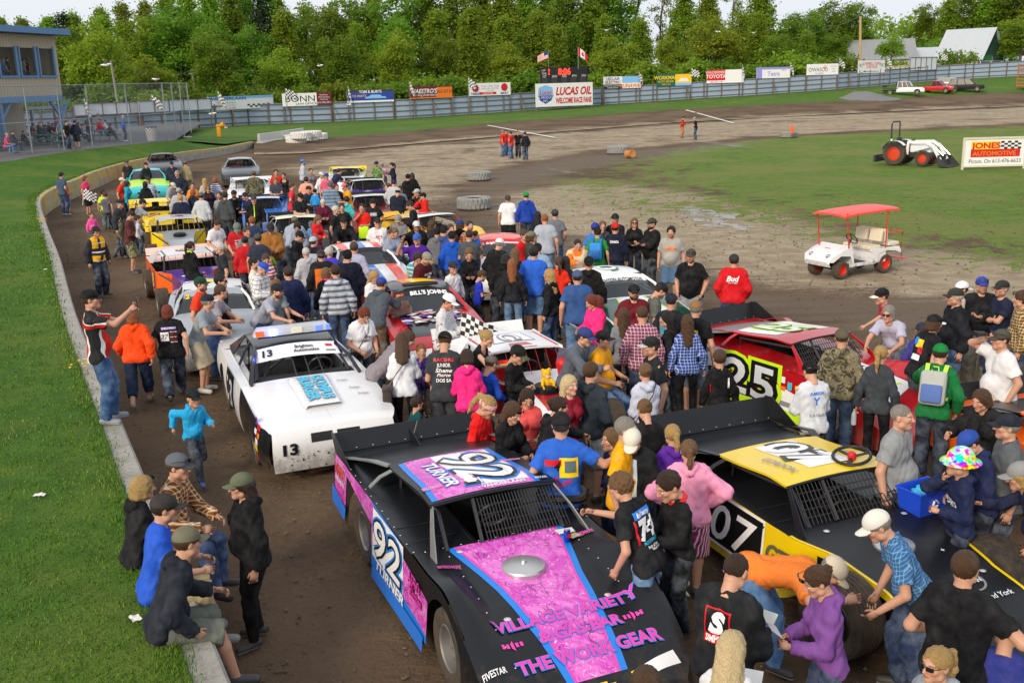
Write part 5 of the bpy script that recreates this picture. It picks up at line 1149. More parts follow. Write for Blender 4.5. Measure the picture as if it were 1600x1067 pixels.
 word(o,D_red,fs,'MARK',-2.1,.80,.14,width=.38,bold=.05,outline=D_white);word(o,D_white,fs,'PERFORMANCE',-2.1,.68,.05,width=.36);word(o,D_pink,fs,'TRAILER',-2.1,.59,.06,width=.3);word(o,D_pink,fs,'RACING',-2.12,.5,.07,width=.3);word(o,D_yel,fs,'SUNOCO',-2.2,.42,.05,width=.16)
 word(o,D_pink,fs,"Angie's",.55,.64,.10,width=.34,bold=.03,outline=D_black,shear=.2);word(o,D_pink,fs,'Kitchen',.6,.52,.09,width=.34,bold=.03,outline=D_black,shear=.2)
 mb=MB();mb.lathe([(.006,0),(.006,.36)],6,0,Matrix.Translation((-2.38,0,.95))@Matrix.Rotation(R(38),4,'Y'));mb.build('spoiler_stay',M_rivet,o)
H92=late_model('black race car with pink camouflage stripe and pink lettering, nearest the camera',(-.22,9.42),(-.74,10.71),dict(body=M_blackp,side=Pblk,roof=M_blackp,skirt=mat('blue_skirt',srgb('2a74d8'),.5),halfscreen=True,pillar=mat('bare_aluminium',(.3,.3,.29),.45,.6,var=.2,dirt=.3),deco=deco92),group=None,hd=-67,scale=1.02)
def deco07(o,B):
 fr,fs,fh=B.froof,B.fside(-1),B.fhood()
 patch(o,D_white,fr,[(-1.04,-.26),(-1.04,.28),(-.10,.34),(-.10,-.22)],'roof_number_plate',.005,8);number(o,fr,'07',-.57,.03,.5,D_white,D_black,w=.84,part='roof_number')
 word(o,D_grey,fr,'GORDON',-.35,-.42,.10,width=.55,shear=.2);word(o,D_grey,fr,'GLENN',-.3,.48,.08,width=.3,shear=.2)
 patch(o,D_white,fs,[(-.92,.28),(.12,.26),(.12,.86),(-.9,.87)],'number_plate',.004,8);patch(o,D_black,fs,[(-.89,.31),(.09,.29),(.09,.83),(-.87,.84)],'number_plate',.006,8)
 number(o,fs,'07',-.40,.57,.42,D_white,D_black,w=.80,shear=.2);word(o,mat('olive_grey',(.12,.12,.06),.5),fs,'GT',.36,.58,.2,width=.34,shear=.2,bold=.05)
 for s in(-1,1):
  mb=MB();mb.grid(lambda x,q:(x,s*(B.hw(x)+.004),B.top(x,B.hw(x))+.004-q*.07),lin(.5,2.3,24),[0,1]);mb.grid(lambda x,q:(x,s*(B.hw(x)-q*.035),B.top(x,B.hw(x))+.006),lin(.5,2.3,24),[0,1]);mb.build('edge_stripe',Pyel,o)
 word(o,D_red,fh,'MAX',-.20,-1.72,.13,width=.34,bold=.05);word(o,D_white,fh,'NISSAN',.24,-1.72,.05,width=.22,bold=.03)
 mb=MB();pts=[(.24+.15*math.cos(a),-1.72+.12*math.sin(a))for a in lin(0,2*math.pi,30)];f=fh
 for(a,b),(c,d)in zip(pts,pts[1:]):mb.add([f(a,b,.008),f(c,d,.008),f(c*.83+.24*.17,-1.72+(d+1.72)*.83,.008),f(a*.83+.24*.17,-1.72+(b+1.72)*.83,.008)],[(0,1,2,3)])
 mb.build('ring_badge',D_grey,o)
 word(o,D_white,fh,'Between Montrose and York',.05,-1.93,.055,width=.95)
 for y in(-.3,.34):word(o,D_white,fh,'+',y,-1.25,.06)
 mb=MB();mb.lathe([(.06,0),(.05,.03),(0,.04)],12,0,Matrix.Translation((-1.35,-.3,.95)));mb.build('fuel_cap',M_rim,o)
H07=late_model('yellow and black race car with a steering wheel lying on its yellow roof',(3.28,9.72),(2.95,10.92),dict(body=M_blackp,side=Pyel,roof=Pyel,open=True,rim=M_rimb,fender=M_blackp,sh=.27,nomid=True,deco=deco07,pillar=M_blackp,roofx=(-1.12,.12,.68),air=True,rivets=False,steer=8),group=None,hd=-68)
def deco25(o,B):
 fr,fs,fh=B.froof,B.fside(-1),B.fhood()
 patch(o,D_white,fr,[(-1.12,-.58),(-1.1,.58),(-.12,.52),(-.3,-.5)],'roof_panel',.004,10);number(o,fr,'25',-.65,0,.5,D_white,D_grn,w=.8,part='roof_number',third=D_lime)
 for q in(-.4,-.1,.25):patch(o,D_lime,fr,[(-1.1,q),(-1.1,q+.05),(-.25,q+.2),(-.25,q+.16)],'roof_line',.0055,6)
 patch(o,D_white,fs,[(-2.36,.42),(-1.0,.60),(-.6,.90),(-2.36,.92)],'side_graphic',.004,10);patch(o,D_white,fs,[(.2,.25),(.8,.22),(.8,.50),(.2,.62)],'side_graphic',.004,6);patch(o,D_lime,fs,[(-2.3,.5),(-2.2,.48),(-1.5,.9),(-1.6,.9)],'side_graphic',.0055,6);patch(o,D_grey,fs,[(-2.2,.45),(-1.75,.6),(-1.3,.84),(-1.5,.86)],'side_graphic',.006,6)
 number(o,fs,'25',-.40,.56,.54,mat('decal_silver',srgb('d4d8de'),.4),D_lime,w=1.12,shear=0,third=D_black,th=1.9)
 word(o,D_white,fs,'HEALEYVILLE',-.3,.22,.08,width=1.0,bold=.04,outline=D_black,shear=.2)
 stickers(o,fs,[(.24,.66,.16,.1),(.26,.54,.16,.07),(.46,.58,.09,.12),(.4,.44,.16,.08),(.6,.44,.14,.06),(.62,.62,.2,.06),(.24,.4,.1,.06),(.3,.3,.3,.08)],(D_white,D_org,D_cyan,D_white,D_red,D_yel,D_white,D_grey))
 patch(o,D_white,fh,[(-.5,-.5),(.4,-.5),(.5,-1.6),(-.3,-1.9)],'hood_graphic',.004,12)
 for k in range(14):patch(o,[D_black,D_grn,D_pur,D_lime][k%4],fh,[(-.4+(k%3)*.25,-.6-k*.08),(-.2+(k%3)*.27,-.6-k*.08),(-.18+(k%3)*.27,-.65-k*.08),(-.4+(k%3)*.25,-.63-k*.08)],'hood_graphic',.0065,2)
H25=late_model('red late-model race car with large white side numbers and lime skirt',(4.65,15.33),(4.35,16.53),dict(body=Pred,side=Pred,roof=Pred,hood=Pred,fender=Pred,skirt=mat('lime_skirt',srgb('c8f020'),.5),spoiler=M_blackp,pillar=Pred,deco=deco25,back=mat('grey_sail',(.2,.2,.2),.5),air=False,sh=.26,nomid=True),group=None,hd=-61)
def deco13(o,B):
 fe,fv,fh,fs=B.fend,B.fvis,B.fhood(),B.fside(-1)
 mb=MB();mb.grid(lambda x,t:(x,t*(.28-.02*(x-.6)),B.top(x,0)+.005+.045*sstep(0,.12,x-.68)*sstep(0,.05,1-abs(t))),lin(.68,1.86,14),lin(-1,1,15));mb.build('hood_scoop',Pw,o)
 fsc=lambda u,v,off=0:Vector((u,v,B.top(u,0)+.052+off))
 word(o,D_cyan,fsc,'OLYMPUS',1.28,.115,.15,width=.86,bold=.06,outline=D_grey);word(o,D_cyan,fsc,'BURGER',1.28,-.08,.15,width=.86,bold=.06,outline=D_grey)
 patch(o,D_grey,fh,[(-.02,-.0),(.02,-.0),(.02,-.0),(-.02,-.0)],'seam',.0,1)if False else None
 word(o,D_black,fv,'13',-.43,.15,.13,bold=.05);word(o,D_black,fv,'Brighton',.10,.19,.06,width=.26,bold=.04);word(o,D_black,fv,'Automotive',.12,.11,.06,width=.36,bold=.04)
 patch(o,D_red,fv,[(.42,.17),(.52,.17),(.52,.22),(.42,.22)],'sticker',.005,2);patch(o,D_grey,fv,[(.40,.07),(.54,.07),(.54,.11),(.40,.11)],'sticker',.005,2)
 fnose=lambda u,v,off=0:fe(u,1-v,off)
 word(o,D_black,fnose,'13',-.58,.60,.26,width=.17,bold=.06)
 for u,m in((.45,D_grey),(.55,D_grey),(.62,D_grey)):word(o,m,fh,'Budget',u,-1.0-(u-.45)*3.2,.06,width=.15)
 number(o,fs,'13',-.35,.6,.42,D_white,D_black,w=.6)
 patch(o,D_black,fs,[(-.75,.32),(.0,.32),(.0,.88),(-.75,.88)],'door_panel',.003,6)
 stickers(o,fs,[(1.86,.74,.1,.1),(1.98,.70,.14,.08),(1.86,.62,.12,.07),(2.02,.60,.1,.07),(1.94,.50,.14,.08),(1.86,.40,.2,.09),(1.88,.26,.16,.1)],(D_pur,D_red,D_white,D_org,D_white,D_yel,D_red))
 mb=MB();mb.box((-.2,0,1.40),(.16,1.05,.03));mb.build('light_bar_base',M_bar,o,smooth=False)
 t=NT('clear_lens');t.set(col=(.8,.82,.86),rough=.12,alpha=.55);Ml=t.m
 mb=MB();mb.box((-.2,0,1.475),(.24,1.18,.12),taper=.88);lb=mb.build('light_bar',Ml,o,bevel=.02)
 def lamp(y,w,col,em,nm):mb=MB();mb.box((-.10,y,1.47),(.06,w,.075));mb.build(nm,mat('lens_'+nm,col,.3,em=em,var=0),o,smooth=False)
 lamp(-.50,.12,(1,.12,.03),.5,'red_lamp');lamp(-.30,.10,(.12,.2,1),30,'flashing_blue_lamp');lamp(.38,.1,(.1,.18,1),1.2,'blue_lamp');lamp(.52,.06,(.15,.25,1),5,'blue_lamp');lamp(.05,.16,(.8,.75,.6),0,'amber_lamp')
 mb=MB()
 for k in range(6):mb.box((-.2,-.2+k*.1,1.47),(.1,.05,.07))
 mb.build('reflector',M_rim,o,smooth=False)
 mb=MB();mb.lathe([(.05,0),(.05,.32),(0,.34)],10,0,Matrix.Translation((.2,-.55,.72))@Matrix.Rotation(R(-80),4,'X'));mb.build('fire_extinguisher',D_red,o)
 patch(o,Pblk,fs,[(.64,.70),(1.9,.60),(1.9,.80),(.64,.90)],'black_flash',.003,10)
 rivets(o,[fh(0,-1.9-k*.04,.004)for k in range(10)],.008)
 ftop=B.ftop();mb=MB();rg=random.Random(4)
 for _ in range(60):mb.lathe([(0,.001),(rg.uniform(.004,.012),0)],6,0,Matrix.Translation(fe(rg.uniform(-.7,.7),rg.uniform(.55,.98),.008))@Matrix.Rotation(R(90),4,'Y'))
 mb.build('mud_spots',M_int,o)
_c13=at(398,716);_r13=at(361,641);_d=(_c13-_r13).normalized();_n=Vector((-_d.y,_d.x,0));_m=(_c13+_r13)/2+_n*.79*1.03
_m+=_d*(-.54)*1.03+Vector((.12,.0,0))
H13=stock_car('white stock car with black flanks and a flashing light bar on its roof',(_m+_d*.5).xy.to_3d(),(_m-_d*.5).xy.to_3d(),dict(hood=Pw,side=Pw,fender=Pblk,roof=Pblk,pillar=Pblk,visor=D_white,glass=False,interior=Pw2,deco=deco13,nose_h=.77,grille_boxes=[(.03,.33,.32,.12),(-.31,-.03,.32,.12),(.0,.34,.86,.6)]),group=None,scale=1.03,hd=-68)
def dgiant(o,B):
 fr,fh=B.frooff,B.fhood();patch(o,Pred,fr,[(-.22,-.09),(.22,-.09),(.15,.25),(-.15,.25)],'roof_stripe',.004,6);patch(o,D_white,fr,[(-.18,-.06),(.2,-.06),(.2,.02),(-.18,.02)],'roof_plate',.007,4)
 for k,e in enumerate((0,.03)):patch(o,[D_grey,D_white][k],fr,[(-.36+e,.35+e),(.36-e,.35+e),(.32-e,.95-e),(-.32+e,.95-e)],'roof_number_plate',.004+k*.002,6)
 number(o,B.froof,'C',-.65,0,.3,D_white,D_grey,w=.42,part='roof_number')
 patch(o,Pred,fh,[(-.22,-.9),(.22,-.9),(.24,-1.6),(-.24,-1.6)],'hood_stripe',.005,6)
 mb=MB();mb.slab([(2.02,-.42,.66),(2.02,.42,.66),(2.2,.44,.2),(2.2,-.44,.2)],(1,0,.3),.02);mb.build('nose_plate',Pyel,o,smooth=False)
 fn=plane_fn((2.115,0,.45),(0,1,0),(-.18,0,.46),(.46,0,.18));f2=lambda u,v,off=0:fn(u,v,.03+off)
 word(o,D_black,f2,'GIANT',-.05,.13,.11,width=.62,bold=.04)
 for r,m,k in((.085,D_black,0),(.075,D_white,1),(.04,D_cyan,2),(.024,D_black,3)):
  mb=MB();put_poly(mb,[(.02+r*math.cos(a),-.05+r*.75*math.sin(a))for a in lin(0,6,16)],f2,off=.004+.002*k);mb.build('eye_drawing',m,o,smooth=False)
 for s in(-1,1):mb=MB();put_poly(mb,[(s*.4,-.1),(s*.22,-.12),(s*.4,-.15)],f2,off=.005);mb.build('stripe_drawing',D_black,o,smooth=False)
 word(o,D_black,B.fside(-1),'CRATE',1.3,.62,.08,width=.3)
modified('white and red race car with a yellow nose and red bucket aboard',(.20,14.9),(-.21,16.13),dict(body=Pw,side=Pred,roof=Pw,hood=Pw,cage=Pred,pillar=Pw,sail=Pw,spoiler=Pw,airm=M_blackp,deco=dgiant),hd=-70)
mb=MB();mb.slab([(-2.2,-.9,1.0),(-2.2,.9,1.0),(-2.32,.9,1.3),(-2.32,-.9,1.3)],(1,0,.2),.02)
def dbills(o,B):
 fv,fh=B.fvis,B.fhood();word(o,D_white,fv,"BILL'S JOHNS",.12,.14,.11,width=.72,bold=.06);patch(o,D_org,fv,[(-.52,.12),(-.38,.12),(-.38,.18),(-.52,.18)],'sticker',.006,2);patch(o,D_red,fv,[(-.45,.13),(-.39,.13),(-.39,.17),(-.45,.17)],'sticker',.008,2)
 mb=MB();mb.box((-.1,0,1.36),(.16,.72,.05));mb.build('roof_vent',M_int,o,bevel=.02);patch(o,D_org,B.frooff,[(-.3,.5),(.5,.5),(.2,1.0),(-.4,1.1)],'roof_graphic',.005,6);patch(o,D_yel,B.frooff,[(-.1,.45),(.4,.5),(.2,.8),(-.2,.9)],'roof_graphic',.007,6)
 patch(o,Pblk,fh,[(-.6,-.66),(.6,-.66),(.55,-2.0),(-.55,-2.0)],'hood_panel',.004,12)
 rg=random.Random(9)
 patch(o,D_white,B.fside(-1),[(1.9,.5),(2.3,.46),(2.3,.62),(1.9,.72)],'side_graphic',.005,6)
 patch(o,D_white,lambda u,v,off=0:B.fend(u,v,off),[(-.75,.05),(.1,.05),(.1,.3),(-.75,.4)],'nose_graphic',.006,6)
BILLS=stock_car('red and black stock car with white lettering across its dark windscreen visor',(-1.60,19.5),(-2.21,21.11),dict(hood=Pred,roof=Pblk,pillar=Pred,visor=D_black,deco=dbills),hd=-74)
def dgreen(o,B):
 word(o,D_black,B.fvis,'BRIGHTON AUTOMOTIVE',.0,.12,.10,width=1.0,bold=.02);fh=B.fhood()
 for s in(-1,1):patch(o,Pgrn,fh,[(s*.30,-.7),(s*.88,-.7),(s*.86,-2.05),(s*.55,-2.05)],'hood_stripe',.004,10);patch(o,D_lime,fh,[(s*.28,-.7),(s*.31,-.7),(s*.56,-2.05),(s*.53,-2.05)],'hood_pinstripe',.006,6)
 patch(o,D_red,fh,[(-.08,-1.1),(.12,-1.1),(.1,-1.3),(-.1,-1.3)],'sticker',.006,2);number(o,B.froof,'0',-.6,0,.4,D_white,D_grn,w=.5,part='roof_number')
stock_car('white and green stock car with black lettering above its windscreen',(2.32,20.32),(1.76,21.97),dict(hood=Pw,side=Pgrn,roof=Pw,visor=D_white,deco=dgreen),hd=-74)
def dgrey(o,B):
 word(o,D_yel,B.fvis,'2',-.48,.1,.12,bold=.06,outline=D_black);number(o,B.fside(-1),'2',-.4,.62,.4,D_yel,D_pur,w=.3);patch(o,D_yel,B.frooff,[(-.3,.5),(.2,.45),(.1,.8),(-.4,.9)],'roof_graphic',.005,4)
 mb=MB();mb.box((1.15,.05,.96),(.3,.42,.1));mb.build('hood_scoop',Pgry,o,bevel=.015);patch(o,D_lime,B.fhood(),[(.35,-1.3),(.5,-1.3),(.5,-1.38),(.35,-1.38)],'sticker',.006,2)
stock_car('silver-grey stock car with a boxy hood scoop and a man in orange before it',(-5.85,20.13),(-6.52,21.69),dict(hood=Pgry,roof=Pw2,side=Pgry,visor=Pgry,deco=dgrey),hd=-74)
def drwb(o,B):
 fh,fr=B.fhood(),B.frooff
 for k,m in enumerate((D_red,D_white,D_blue,D_white,D_red)):
  a=-.55+k*.22
  if m is not D_white:mm=Pblu if m is D_blue else Porg;patch(o,mm,fr,[(a,.04),(a+.22,.04),(a+.22,1.12),(a,1.12)],'roof_stripe',.004,6);patch(o,mm,fh,[(a*1.3,-.64),((a+.22)*1.3,-.64),((a+.22)*1.2,-2.1),(a*1.2,-2.1)],'hood_stripe',.004,10)
 word(o,D_white,fh,'AUTO-G',0,-1.05,.12,width=.4,bold=.04)
stock_car('white stock car with red and blue stripes over roof and hood',(-3.49,24.81),(-4.17,26.38),dict(hood=Pw,roof=Pw,visor=D_black,deco=drwb),hd=-70)
def dorg(o,B):word(o,D_white,B.fvis,'T&L Brighton Automotive',0,.13,.09,width=1.1,bold=.04)
stock_car('coral red roofed stock car with white lettering above its windscreen',(-.23,25.6),(-.37,27.26),dict(hood=Pw,side=Pw,roof=Porg,pillar=Porg,visor=D_red,deco=dorg))
def roofat(px,py,z,off=.6,hd=-68):
 p=at(px,py,z);a=R(hd);d=Vector((math.cos(a),math.sin(a),0));return(p+d*off).xy.to_3d(),(p-d*off).xy.to_3d()
def num(txt,col,edge=D_black,roof=None):
 def f(o,B):
  number(o,B.fside(-1),txt,-.5,.62,.38,col,edge,w=.36*len(txt));number(o,B.froof,txt,-.55,0,.4,roof or col,edge,w=.3*len(txt),part='roof_number')
 return f
def dpur(o,B):
 num('8',D_yel,D_pur)(o,B);fh=B.fhood()
 for k in range(10):patch(o,[D_pur,D_yel,D_white,D_pink][k%4],fh,[(-.3+(k%2)*.3,-.5-k*.14),(-.02+(k%2)*.3,-.5-k*.14),(-.02+(k%2)*.3,-.6-k*.14),(-.3+(k%2)*.3,-.6-k*.14)],'hood_graphic',.005,2)
P_=lambda**k:k
far=[
(modified,290,392,1.27,-66,'purple and orange modified race car with pale pink deck panels',P_(body=mat('pink_white_sheet',srgb('f2c4ba'),.35,dirt=.3),side=Pro,roof=Pw,hood=Pprp,sail=Pw2,deco=dpur)),
(modified,275,339,1.27,-70,'yellow and grey modified race car with a soiled white roof',P_(body=Pyel,side=Pyel,roof=Pw2,hood=Pgry,cage=Pyel,deco=num('9',D_red))),
(modified,238,313,1.27,-70,'bright yellow race car with a pale yellow roof in front of the turquoise car',P_(body=Pyel,side=Pyel,roof=mat('pale_yellow_sheet',srgb('f6e07a'),.4,dirt=.3),hood=Pyel,cage=M_bar)),
(stock_car,229,267,1.34,-71,'turquoise stock car with a lime green hood',P_(hood=mat('lime_hood',srgb('b4e23a'),.35,dirt=.3),side=Ptur,roof=Ptur,nose=Ptur)),
(stock_car,253,242,1.34,-69,'soot black stock car with a red rear wing, last in the left line',P_(hood=Pdk,side=Pred,roof=Pdk,boot=Pred,glass=False)),
(stock_car,375,249,1.34,-76,'dusty dark grey stock car standing alone at the back',P_(hood=Pdk,side=Pdk,roof=Pgry,pillar=Pgry,glass=False,interior=mat('dull_red_interior',(.12,.03,.03),.8))),
(late_model,390,279,1.22,-78,'white late-model race car just before the dusty grey car',P_(body=Pw,side=Pw,roof=Pw,pillar=Pw,back=Pw2,spoiler=Pw,deco=num('37',D_red))),
(late_model,409,308,1.22,-78,'light blue late-model race car with a pale roof',P_(body=Pblu,side=Pblu,roof=mat('pale_blue_roof',srgb('c6d4ee'),.35,dirt=.2),pillar=Pblu,hood=Pblu,deco=num('51',D_white))),
(late_model,463,337,1.22,-78,'black race car with a cream roof and fluorescent yellow side',P_(body=Pblk,side=mat('fluorescent_yellow',srgb('d8ee1e'),.4,dirt=.3),roof=mat('cream_roof',srgb('e8e6c8'),.35,dirt=.25),pillar=Pw2,deco=num('7',D_lime))),
(late_model,541,262,1.22,-84,'white race car with a yellow-green spoiler, farthest of the right line',P_(body=Pw,side=Plim,roof=Pw,pillar=Plim,spoiler=Pyel,deco=num('4',D_grn))),
(late_model,574,280,1.22,-80,'white race car with purple hood behind the man in navy',P_(body=Pblk,side=Pw,roof=Pw,hood=Pprp,pillar=Pw,deco=num('18',D_pur))),
(late_model,578,304,1.22,-78,'white roofed maroon race car behind the man in a mustard shirt',P_(body=Pmar,side=Pmar,roof=Pw,hood=Pmar,pillar=Pw,deco=num('66',D_white))),
(late_model,668,334,1.22,-60,'yellow race car with a white roof at the right edge of the crowd',P_(body=Pgold,side=Pgold,roof=Pw,hood=Pgold,pillar=Pred,spoiler=Pgold,deco=num('21',D_black))),
]
for fn_,px,py,z,hd,L,P in far:
 fm_,rm_=roofat(px,py,z*SC_,hd=hd);fn_(L,fm_,rm_,P,scale=1.06 if fn_ is stock_car else SC_)
o=late_model('orange race car cut by the right edge of the picture',*roofat(1735,655,1.2*SC_,hd=-75),dict(body=Pro,side=Pro,roof=Pro,hood=Pro))
# = people: one continuous body each, grown as a smooth surface round a posed skeleton
A3=lambda*v:np.array(v,float)
def cone_d(P,a,b,ra,rb,sc=None):
 ab=b-a;L2=max(1e-9,ab@ab);t=np.clip((P-a)@ab/L2,0,1);q=P-a-t[:,None]*ab
 if sc is not None:q=(q@sc[0])*sc[1];return(np.sqrt((q*q).sum(1))-(ra+(rb-ra)*t))*sc[2]
 return np.sqrt((q*q).sum(1))-(ra+(rb-ra)*t)
def ell_d(P,c,r):q=(P-c)/r;k=np.sqrt((q*q).sum(1));return(k-1)*min(r)*(.5+.5*k/np.maximum(k,1e-6))
def smin(a,b,k):h=np.maximum(k-np.abs(a-b),0)/k;return np.minimum(a,b)-h*h*k*.25
def sunion(ds,k):
 d=ds[0]
 for e in ds[1:]:d=smin(d,e,k)
 return d
def nets(fn,lo,hi,vox):
 """closed surface fn = 0 as quads (naive surface nets); fn is only evaluated near the surface"""
 S=4;n=[int(math.ceil((hi[i]-lo[i])/(vox*S)))+1 for i in range(3)]
 g=[lo[i]+(np.arange(n[i])+.5)*vox*S for i in range(3)]
 C=np.stack(np.meshgrid(*g,indexing='ij'),-1).reshape(-1,3);dc=fn(C).reshape(n)
 near=np.abs(dc)<vox*S*1.15
 D=np.repeat(np.repeat(np.repeat(dc,S,0),S,1),S,2).astype(np.float32);N=np.repeat(np.repeat(np.repeat(near,S,0),S,1),S,2)
 idx=np.argwhere(N);Q=np.array(lo)+(idx+.5)*vox;D[N]=fn(Q)
 D=np.pad(D,1,constant_values=1.0)
 s=D<0;V=np.zeros(tuple(k-1 for k in D.shape),np.int8)
 cor=[(i,j,k)for i in(0,1)for j in(0,1)for k in(0,1)]
 sl=lambda A,c:A[c[0]:A.shape[0]-1+c[0],c[1]:A.shape[1]-1+c[1],c[2]:A.shape[2]-1+c[2]]
 for c in cor:V+=sl(s,c)
 act=(V>0)&(V<8);ai=np.argwhere(act);vid=-np.ones(act.shape,np.int32);vid[act]=np.arange(len(ai))
 vals=np.stack([sl(D,c)[act]for c in cor],1);acc=np.zeros((len(ai),3));cnt=np.zeros(len(ai))
 for a in range(8):
  for ax in range(3):
   if cor[a][ax]==0:
    b=a+(4,2,1)[ax];va,vb=vals[:,a],vals[:,b];m=(va<0)!=(vb<0)
    t=np.where(m,va/np.where(m,va-vb,1),0);p=np.tile(np.array(cor[a],float),(len(ai),1));p[:,ax]+=t
    acc[m]+=p[m];cnt+=m
 pos=(ai+acc/cnt[:,None]-1+.5)*vox+np.array(lo)
 F=[]
 for ax in range(3):
  o1,o2=[(1,2),(2,0),(0,1)][ax]
  a=[slice(None)]*3;b=[slice(None)]*3;a[ax]=slice(0,-1);b[ax]=slice(1,None)
  sa,sb=s[tuple(a)],s[tuple(b)];e=np.argwhere(sa!=sb);e=e[(e[:,o1]>0)&(e[:,o2]>0)]
  u=np.zeros(3,int);u[o1]=1;w=np.zeros(3,int);w[o2]=1
  q=[vid[tuple((e-x).T)]for x in(u*0,u,u+w,w)];q=np.stack(q,1);fl=sa[tuple(e.T)]
  q[~fl]=q[~fl][:,::-1];F.append(q)
 F=np.concatenate(F);F=F[(F>=0).all(1)];return pos,F
def np_mesh(name,V,F,mats,hp=None,mi=None):
 me=bpy.data.meshes.new(name);me.vertices.add(len(V));me.vertices.foreach_set('co',np.asarray(V,np.float32).ravel());n=len(F)
 me.loops.add(4*n);me.loops.foreach_set('vertex_index',np.asarray(F,np.int32).ravel());me.polygons.add(n);me.polygons.foreach_set('loop_start',np.arange(0,4*n,4,dtype=np.int32))
 me.polygons.foreach_set('use_smooth',np.ones(n,bool));me.update(calc_edges=True)
 for m in mats:me.materials.append(m)
 if hp is not None:a=me.attributes.new('hp','FLOAT_VECTOR','POINT');a.data.foreach_set('vector',np.asarray(hp,np.float32).ravel())
 return me
def objcol(t):o=t.n('ShaderNodeObjectInfo');return o.outputs['Color'],o.outputs['Alpha'],o.outputs['Random']
def cloth(name,fn=None,rough=.85,bump=.25):
 t=NT(name);c,al,rd=objcol(t);p=t.coord();tc=t.attr('hp').outputs['Vector']
 if fn:c=fn(t,c,tc,rd)
 f=t.noise(7,5,p,.6);fine=t.noise(120,2,p)
 c=t.mix(t.ramp(f,.3,.75),t.mix(.10,c,(0,0,0)),t.mix(.02,c,(1,1,1)))
 t.set(col=c,rough=rough,spec=.14,sheen=.0);mp=t.n('ShaderNodeMapping');mp.inputs['Scale'].default_value=(1,1,.45);t.l(p,mp.inputs[0])
 t.bump(t.math('ADD',t.noise(11,3,mp.outputs[0],.5,.6),t.math('ADD',t.math('MULTIPLY',fine,.10),t.math('MULTIPLY',t.noise(27,3,mp.outputs[0],.5,1.2),.4))),bump*1.9,.03);return t.m
def f_denim(t,c,tc,rd):
 n=t.noise(5,4,t.coord(),.6);return t.mix(t.ramp(n,.35,.75),t.mix(.25,c,(0,0,0)),t.mix(.22,c,(.5,.6,.75)))
def lines(t,v,k,w,ph=0.0):return t.math('LESS_THAN',t.math('FRACT',t.math('ADD',t.math('MULTIPLY',v,k),ph)),w)
def f_plaid(second,third,k=11.0):
 def f(t,c,tc,rd):
  s=t.n('ShaderNodeSeparateXYZ');t.l(tc,s.inputs[0]);x=t.math('ADD',s.outputs[0],t.math('MULTIPLY',s.outputs[1],.5))
  a=t.mix(t.math('MULTIPLY',lines(t,x,k,.5),.55),c,second);a=t.mix(t.math('MULTIPLY',lines(t,s.outputs[2],k,.5),.55),a,second)
  a=t.mix(t.math('MULTIPLY',lines(t,x,k,.12,.3),.8),a,third);return t.mix(t.math('MULTIPLY',lines(t,s.outputs[2],k,.12,.3),.8),a,third)
 return f
def f_stripe(second,k=14.0,w=.5):
 def f(t,c,tc,rd):s=t.n('ShaderNodeSeparateXYZ');t.l(tc,s.inputs[0]);return t.mix(lines(t,s.outputs[2],k,w),c,second)
 return f
def f_vstripe(second,third,k=22.0):
 def f(t,c,tc,rd):s=t.n('ShaderNodeSeparateXYZ');t.l(tc,s.inputs[0]);x=t.math('ADD',s.outputs[0],s.outputs[1]);return t.mix(lines(t,x,k,.3,.5),t.mix(lines(t,x,k,.35),c,second),third)
 return f
def f_camo(t,c,tc,rd):
 a=t.mix(t.ramp(t.noise(9,4,tc,.6,.8),.48,.54),c,(.05,.045,.025));a=t.mix(t.ramp(t.noise(13,4,tc,.6,1.5),.55,.6),a,(.30,.26,.17));return t.mix(t.ramp(t.noise(17,3,tc,.6,1),.62,.66),a,(.03,.05,.02))
def f_tie(t,c,tc,rd):
 v=t.n('ShaderNodeTexNoise');v.inputs['Scale'].default_value=14;t.l(tc,v.inputs['Vector']);h=t.n('ShaderNodeHueSaturation');h.inputs['Saturation'].default_value=3.5;h.inputs['Value'].default_value=1.5;t.l(v.outputs['Color'],h.inputs['Color']);return h.outputs[0]
def f_flor(t,c,tc,rd):return t.mix(t.ramp(t.noise(16,4,tc,.7,1.4),.52,.58),c,t.mix(.35,c,(.8,.7,1)))
def f_twotone(t,c,tc,rd):
 s=t.n('ShaderNodeSeparateXYZ');t.l(tc,s.inputs[0]);ax=t.math('ABSOLUTE',s.outputs[0])
 return t.mix(t.math('MAXIMUM',t.math('GREATER_THAN',s.outputs[2],.43),t.math('GREATER_THAN',ax,.17)),c,(.012,.012,.016))
def f_race(t,c,tc,rd):
 s=t.n('ShaderNodeSeparateXYZ');t.l(tc,s.inputs[0]);ax=t.math('ABSOLUTE',s.outputs[0]);q=t.math('ADD',t.math('MULTIPLY',ax,.6),s.outputs[2])
 a=t.mix(t.math('GREATER_THAN',q,.55),c,(.02,.02,.022));a=t.mix(t.math('MULTIPLY',t.math('GREATER_THAN',q,.535),t.math('LESS_THAN',q,.555)),a,(.8,.8,.8))
 y=t.math('ABSOLUTE',s.outputs[1]);a=t.mix(t.math('MULTIPLY',t.math('GREATER_THAN',ax,.155),t.math('LESS_THAN',s.outputs[2],.36)),a,(.02,.02,.022))
 return t.mix(t.math('MULTIPLY',t.math('MULTIPLY',t.math('GREATER_THAN',ax,.12),t.math('LESS_THAN',ax,.155)),t.math('LESS_THAN',s.outputs[2],.36)),a,(.8,.8,.8))
